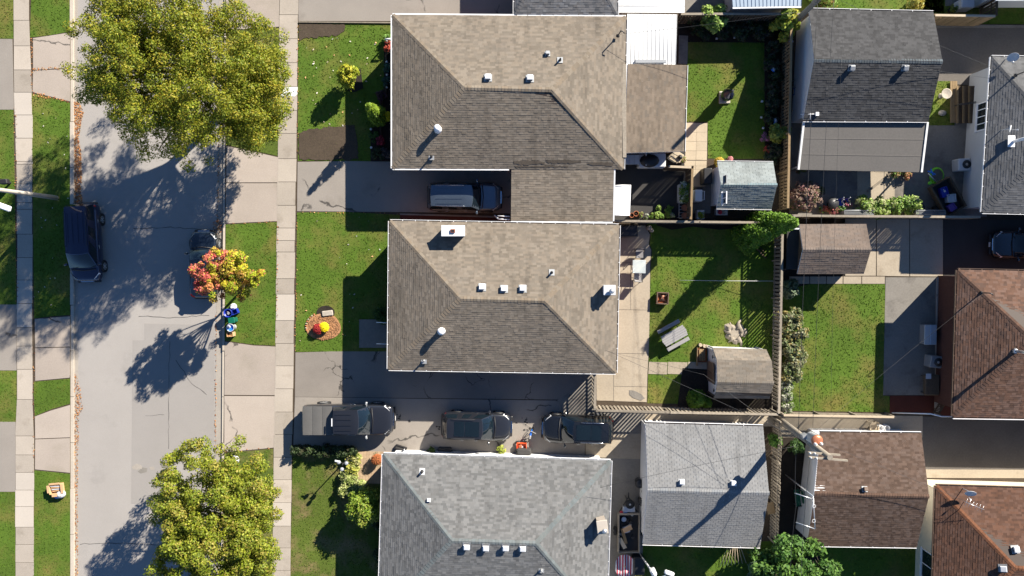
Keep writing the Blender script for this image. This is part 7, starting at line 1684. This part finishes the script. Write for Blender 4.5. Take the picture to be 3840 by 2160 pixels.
m = MB(); a, b = P(3255, 720, .08), P(3342, 645, 1.8); m.box(P(3300, 682, .05), (.14, 2.1, .06), R(-52)); tag(m.build('plank', 'wood_grey'), 'long grey plank lying across the sunny patio', 'plank')
# middle right yard furniture
r = thing('storage_bench', 'grey and blue storage bench on the dark patio by the terrace', 'bench', P(3470, 1252, 0)); part(r, 'box', 'grey_plastic', lambda m: m.box((0, 0, .3), (.75, 1.25, .6))); part(r, 'lid', 'stucco_grey', lambda m: m.bbox((-.22, 0, .63), (.36, 1.3, .05), .02)); part(r, 'lid', 'silver_roof', lambda m: m.bbox((.18, 0, .63), (.42, 1.3, .05), .02))
r = thing('patio_table', 'olive cloth-covered table with a white paper on it', 'table', P(3475, 1438, 0)); part(r, 'cloth', 'wood_dark', lambda m: m.bbox((0, 0, .6), (.95, 1.35, .25), .06))
for a in (-1, 1):
    for b in (-1, 1): part(r, 'leg', 'dark_metal', lambda m: m.box((.38 * a, .55 * b, .25), (.05, .05, .5)))
m = MB(); c = P(3482, 1411, .74); m.box(c, (.34, .34, .02)); tag(m.build('paper_sheet', 'white_cloth'), 'white square sheet on the olive table', 'paper')
for px, py, lab in ((3540, 1080, 'pale green pot at the gate end of the brick terrace'), (3555, 1078, 'white pot at the gate end of the brick terrace'), (3568, 1088, 'grey pot at the gate end of the brick terrace'), (3534, 1335, 'white bucket on the brick terrace edge')):
    m = MB(); tubv = P(px, py, .02); m.lathe(tubv, [(.1, 0), (.14, .24), (.15, .26), (.12, .24), (.001, .1)], 14); tag(m.build('pot', 'light_grey'), lab, 'pot')
m = MB(); m.tube([P(3345, 1548, .0), P(3490, 1552, 1.9), P(3530, 1562, 2.0), P(3600, 1562, 2.0)], .04, 7); tag(m.build('arbour_rail', 'white_metal'), 'white rail leaning at the corner of the red-brown bungalow', 'rail')
r = thing('garden_chair', 'beige garden chair beside the brown garage', 'chair', P(3264, 1592, 0), R(178)); part(r, 'seat', 'paver_cream', lambda m: m.bbox((0, 0, .4), (.5, .48, .06), .02)); part(r, 'backrest', 'paver_cream', lambda m: m.box((0, .26, .68), (.5, .05, .5)))
for s in (-1, 1): part(r, 'arm', 'paver_cream', lambda m: (m.box((.27 * s, 0, .6), (.06, .5, .04)), m.box((.27 * s, -.22, .3), (.05, .05, .6)), m.box((.27 * s, .24, .3), (.05, .05, .6))))
for px, lab in ((3292, 'short white pipe end beside the beige chair'), (3314, 'short white pipe end further from the beige chair')):
    m = MB(); c = P(px, 1600, 0); m.lathe(c, [(.19, 0), (.19, .5), (.16, .5), (.16, .05), (.001, .05)], 20, cap=False); tag(m.build('white_pipe', 'white_metal'), lab, 'pipe')
r = thing('garden_bench', 'dark green bench against the white garage gable', 'bench', P(2980, 1860, 0), R(8)); part(r, 'seat', 'green_plastic', lambda m: [m.box((-.1 + .12 * k, 0, .45), (.1, 1.1, .03)) for k in range(3)]); part(r, 'backrest', 'green_plastic', lambda m: [m.box((.27, 0, .6 + .12 * k), (.03, 1.1, .09)) for k in range(3)])
for s in (-1, 1): part(r, 'leg', 'dark_metal', lambda m: (m.box((-.1, .5 * s, .22), (.05, .05, .44)), m.box((.25, .5 * s, .42), (.05, .05, .84)), m.box((.08, .5 * s, .6), (.4, .05, .03))))
r = thing('wash_line_frame', 'galvanised bracket frame with cable loops in the alley', 'bracket', P(2945, 1870, 0)); part(r, 'frame', 'galvanised', lambda m: (m.tube([(0, 1.6, 0), (0, 1.6, 4.6)], .04, 7), m.tube([(0, 1.6, 4.6), (.15, -.4, 4.6)], .03, 7), m.tube([(-1.0, 1.7, 4.3), (.05, 1.4, 4.6)], .03, 6), m.tube([(-.9, -.1, 4.3), (.15, -.4, 4.6)], .03, 6))); part(r, 'cable_loop', 'white_metal', lambda m: [m.tube([(.06 + .1 * math.cos(t), y + .1 * math.sin(t), 4.62) for t in (k * .7 for k in range(10))], .012, 5) for y in (1.0, .1)])
# top edge yard
r = thing('barbecue', 'pale grill with blue cover behind the brown board fence', 'barbecue', P(3600, 28, 0)); part(r, 'case', 'light_grey', lambda m: m.bbox((0, 0, .45), (.85, .6, .9), .05)); part(r, 'cover', 'blue_plastic', lambda m: m.bbox((.05, .4, .75), (.6, .5, .4), .1))
potted('small yellow-green plant on slabs behind the brown board fence', 3560, 42, .2, [(.2, .22, .04), (.12, .18, .03)], 'dark_metal')
for px in (3570, 3600): slab('patio_slab', [(px - 25, -40), (px + 3, -40), (px + 3, 22), (px - 25, 22)], 'concrete_grey', .012)
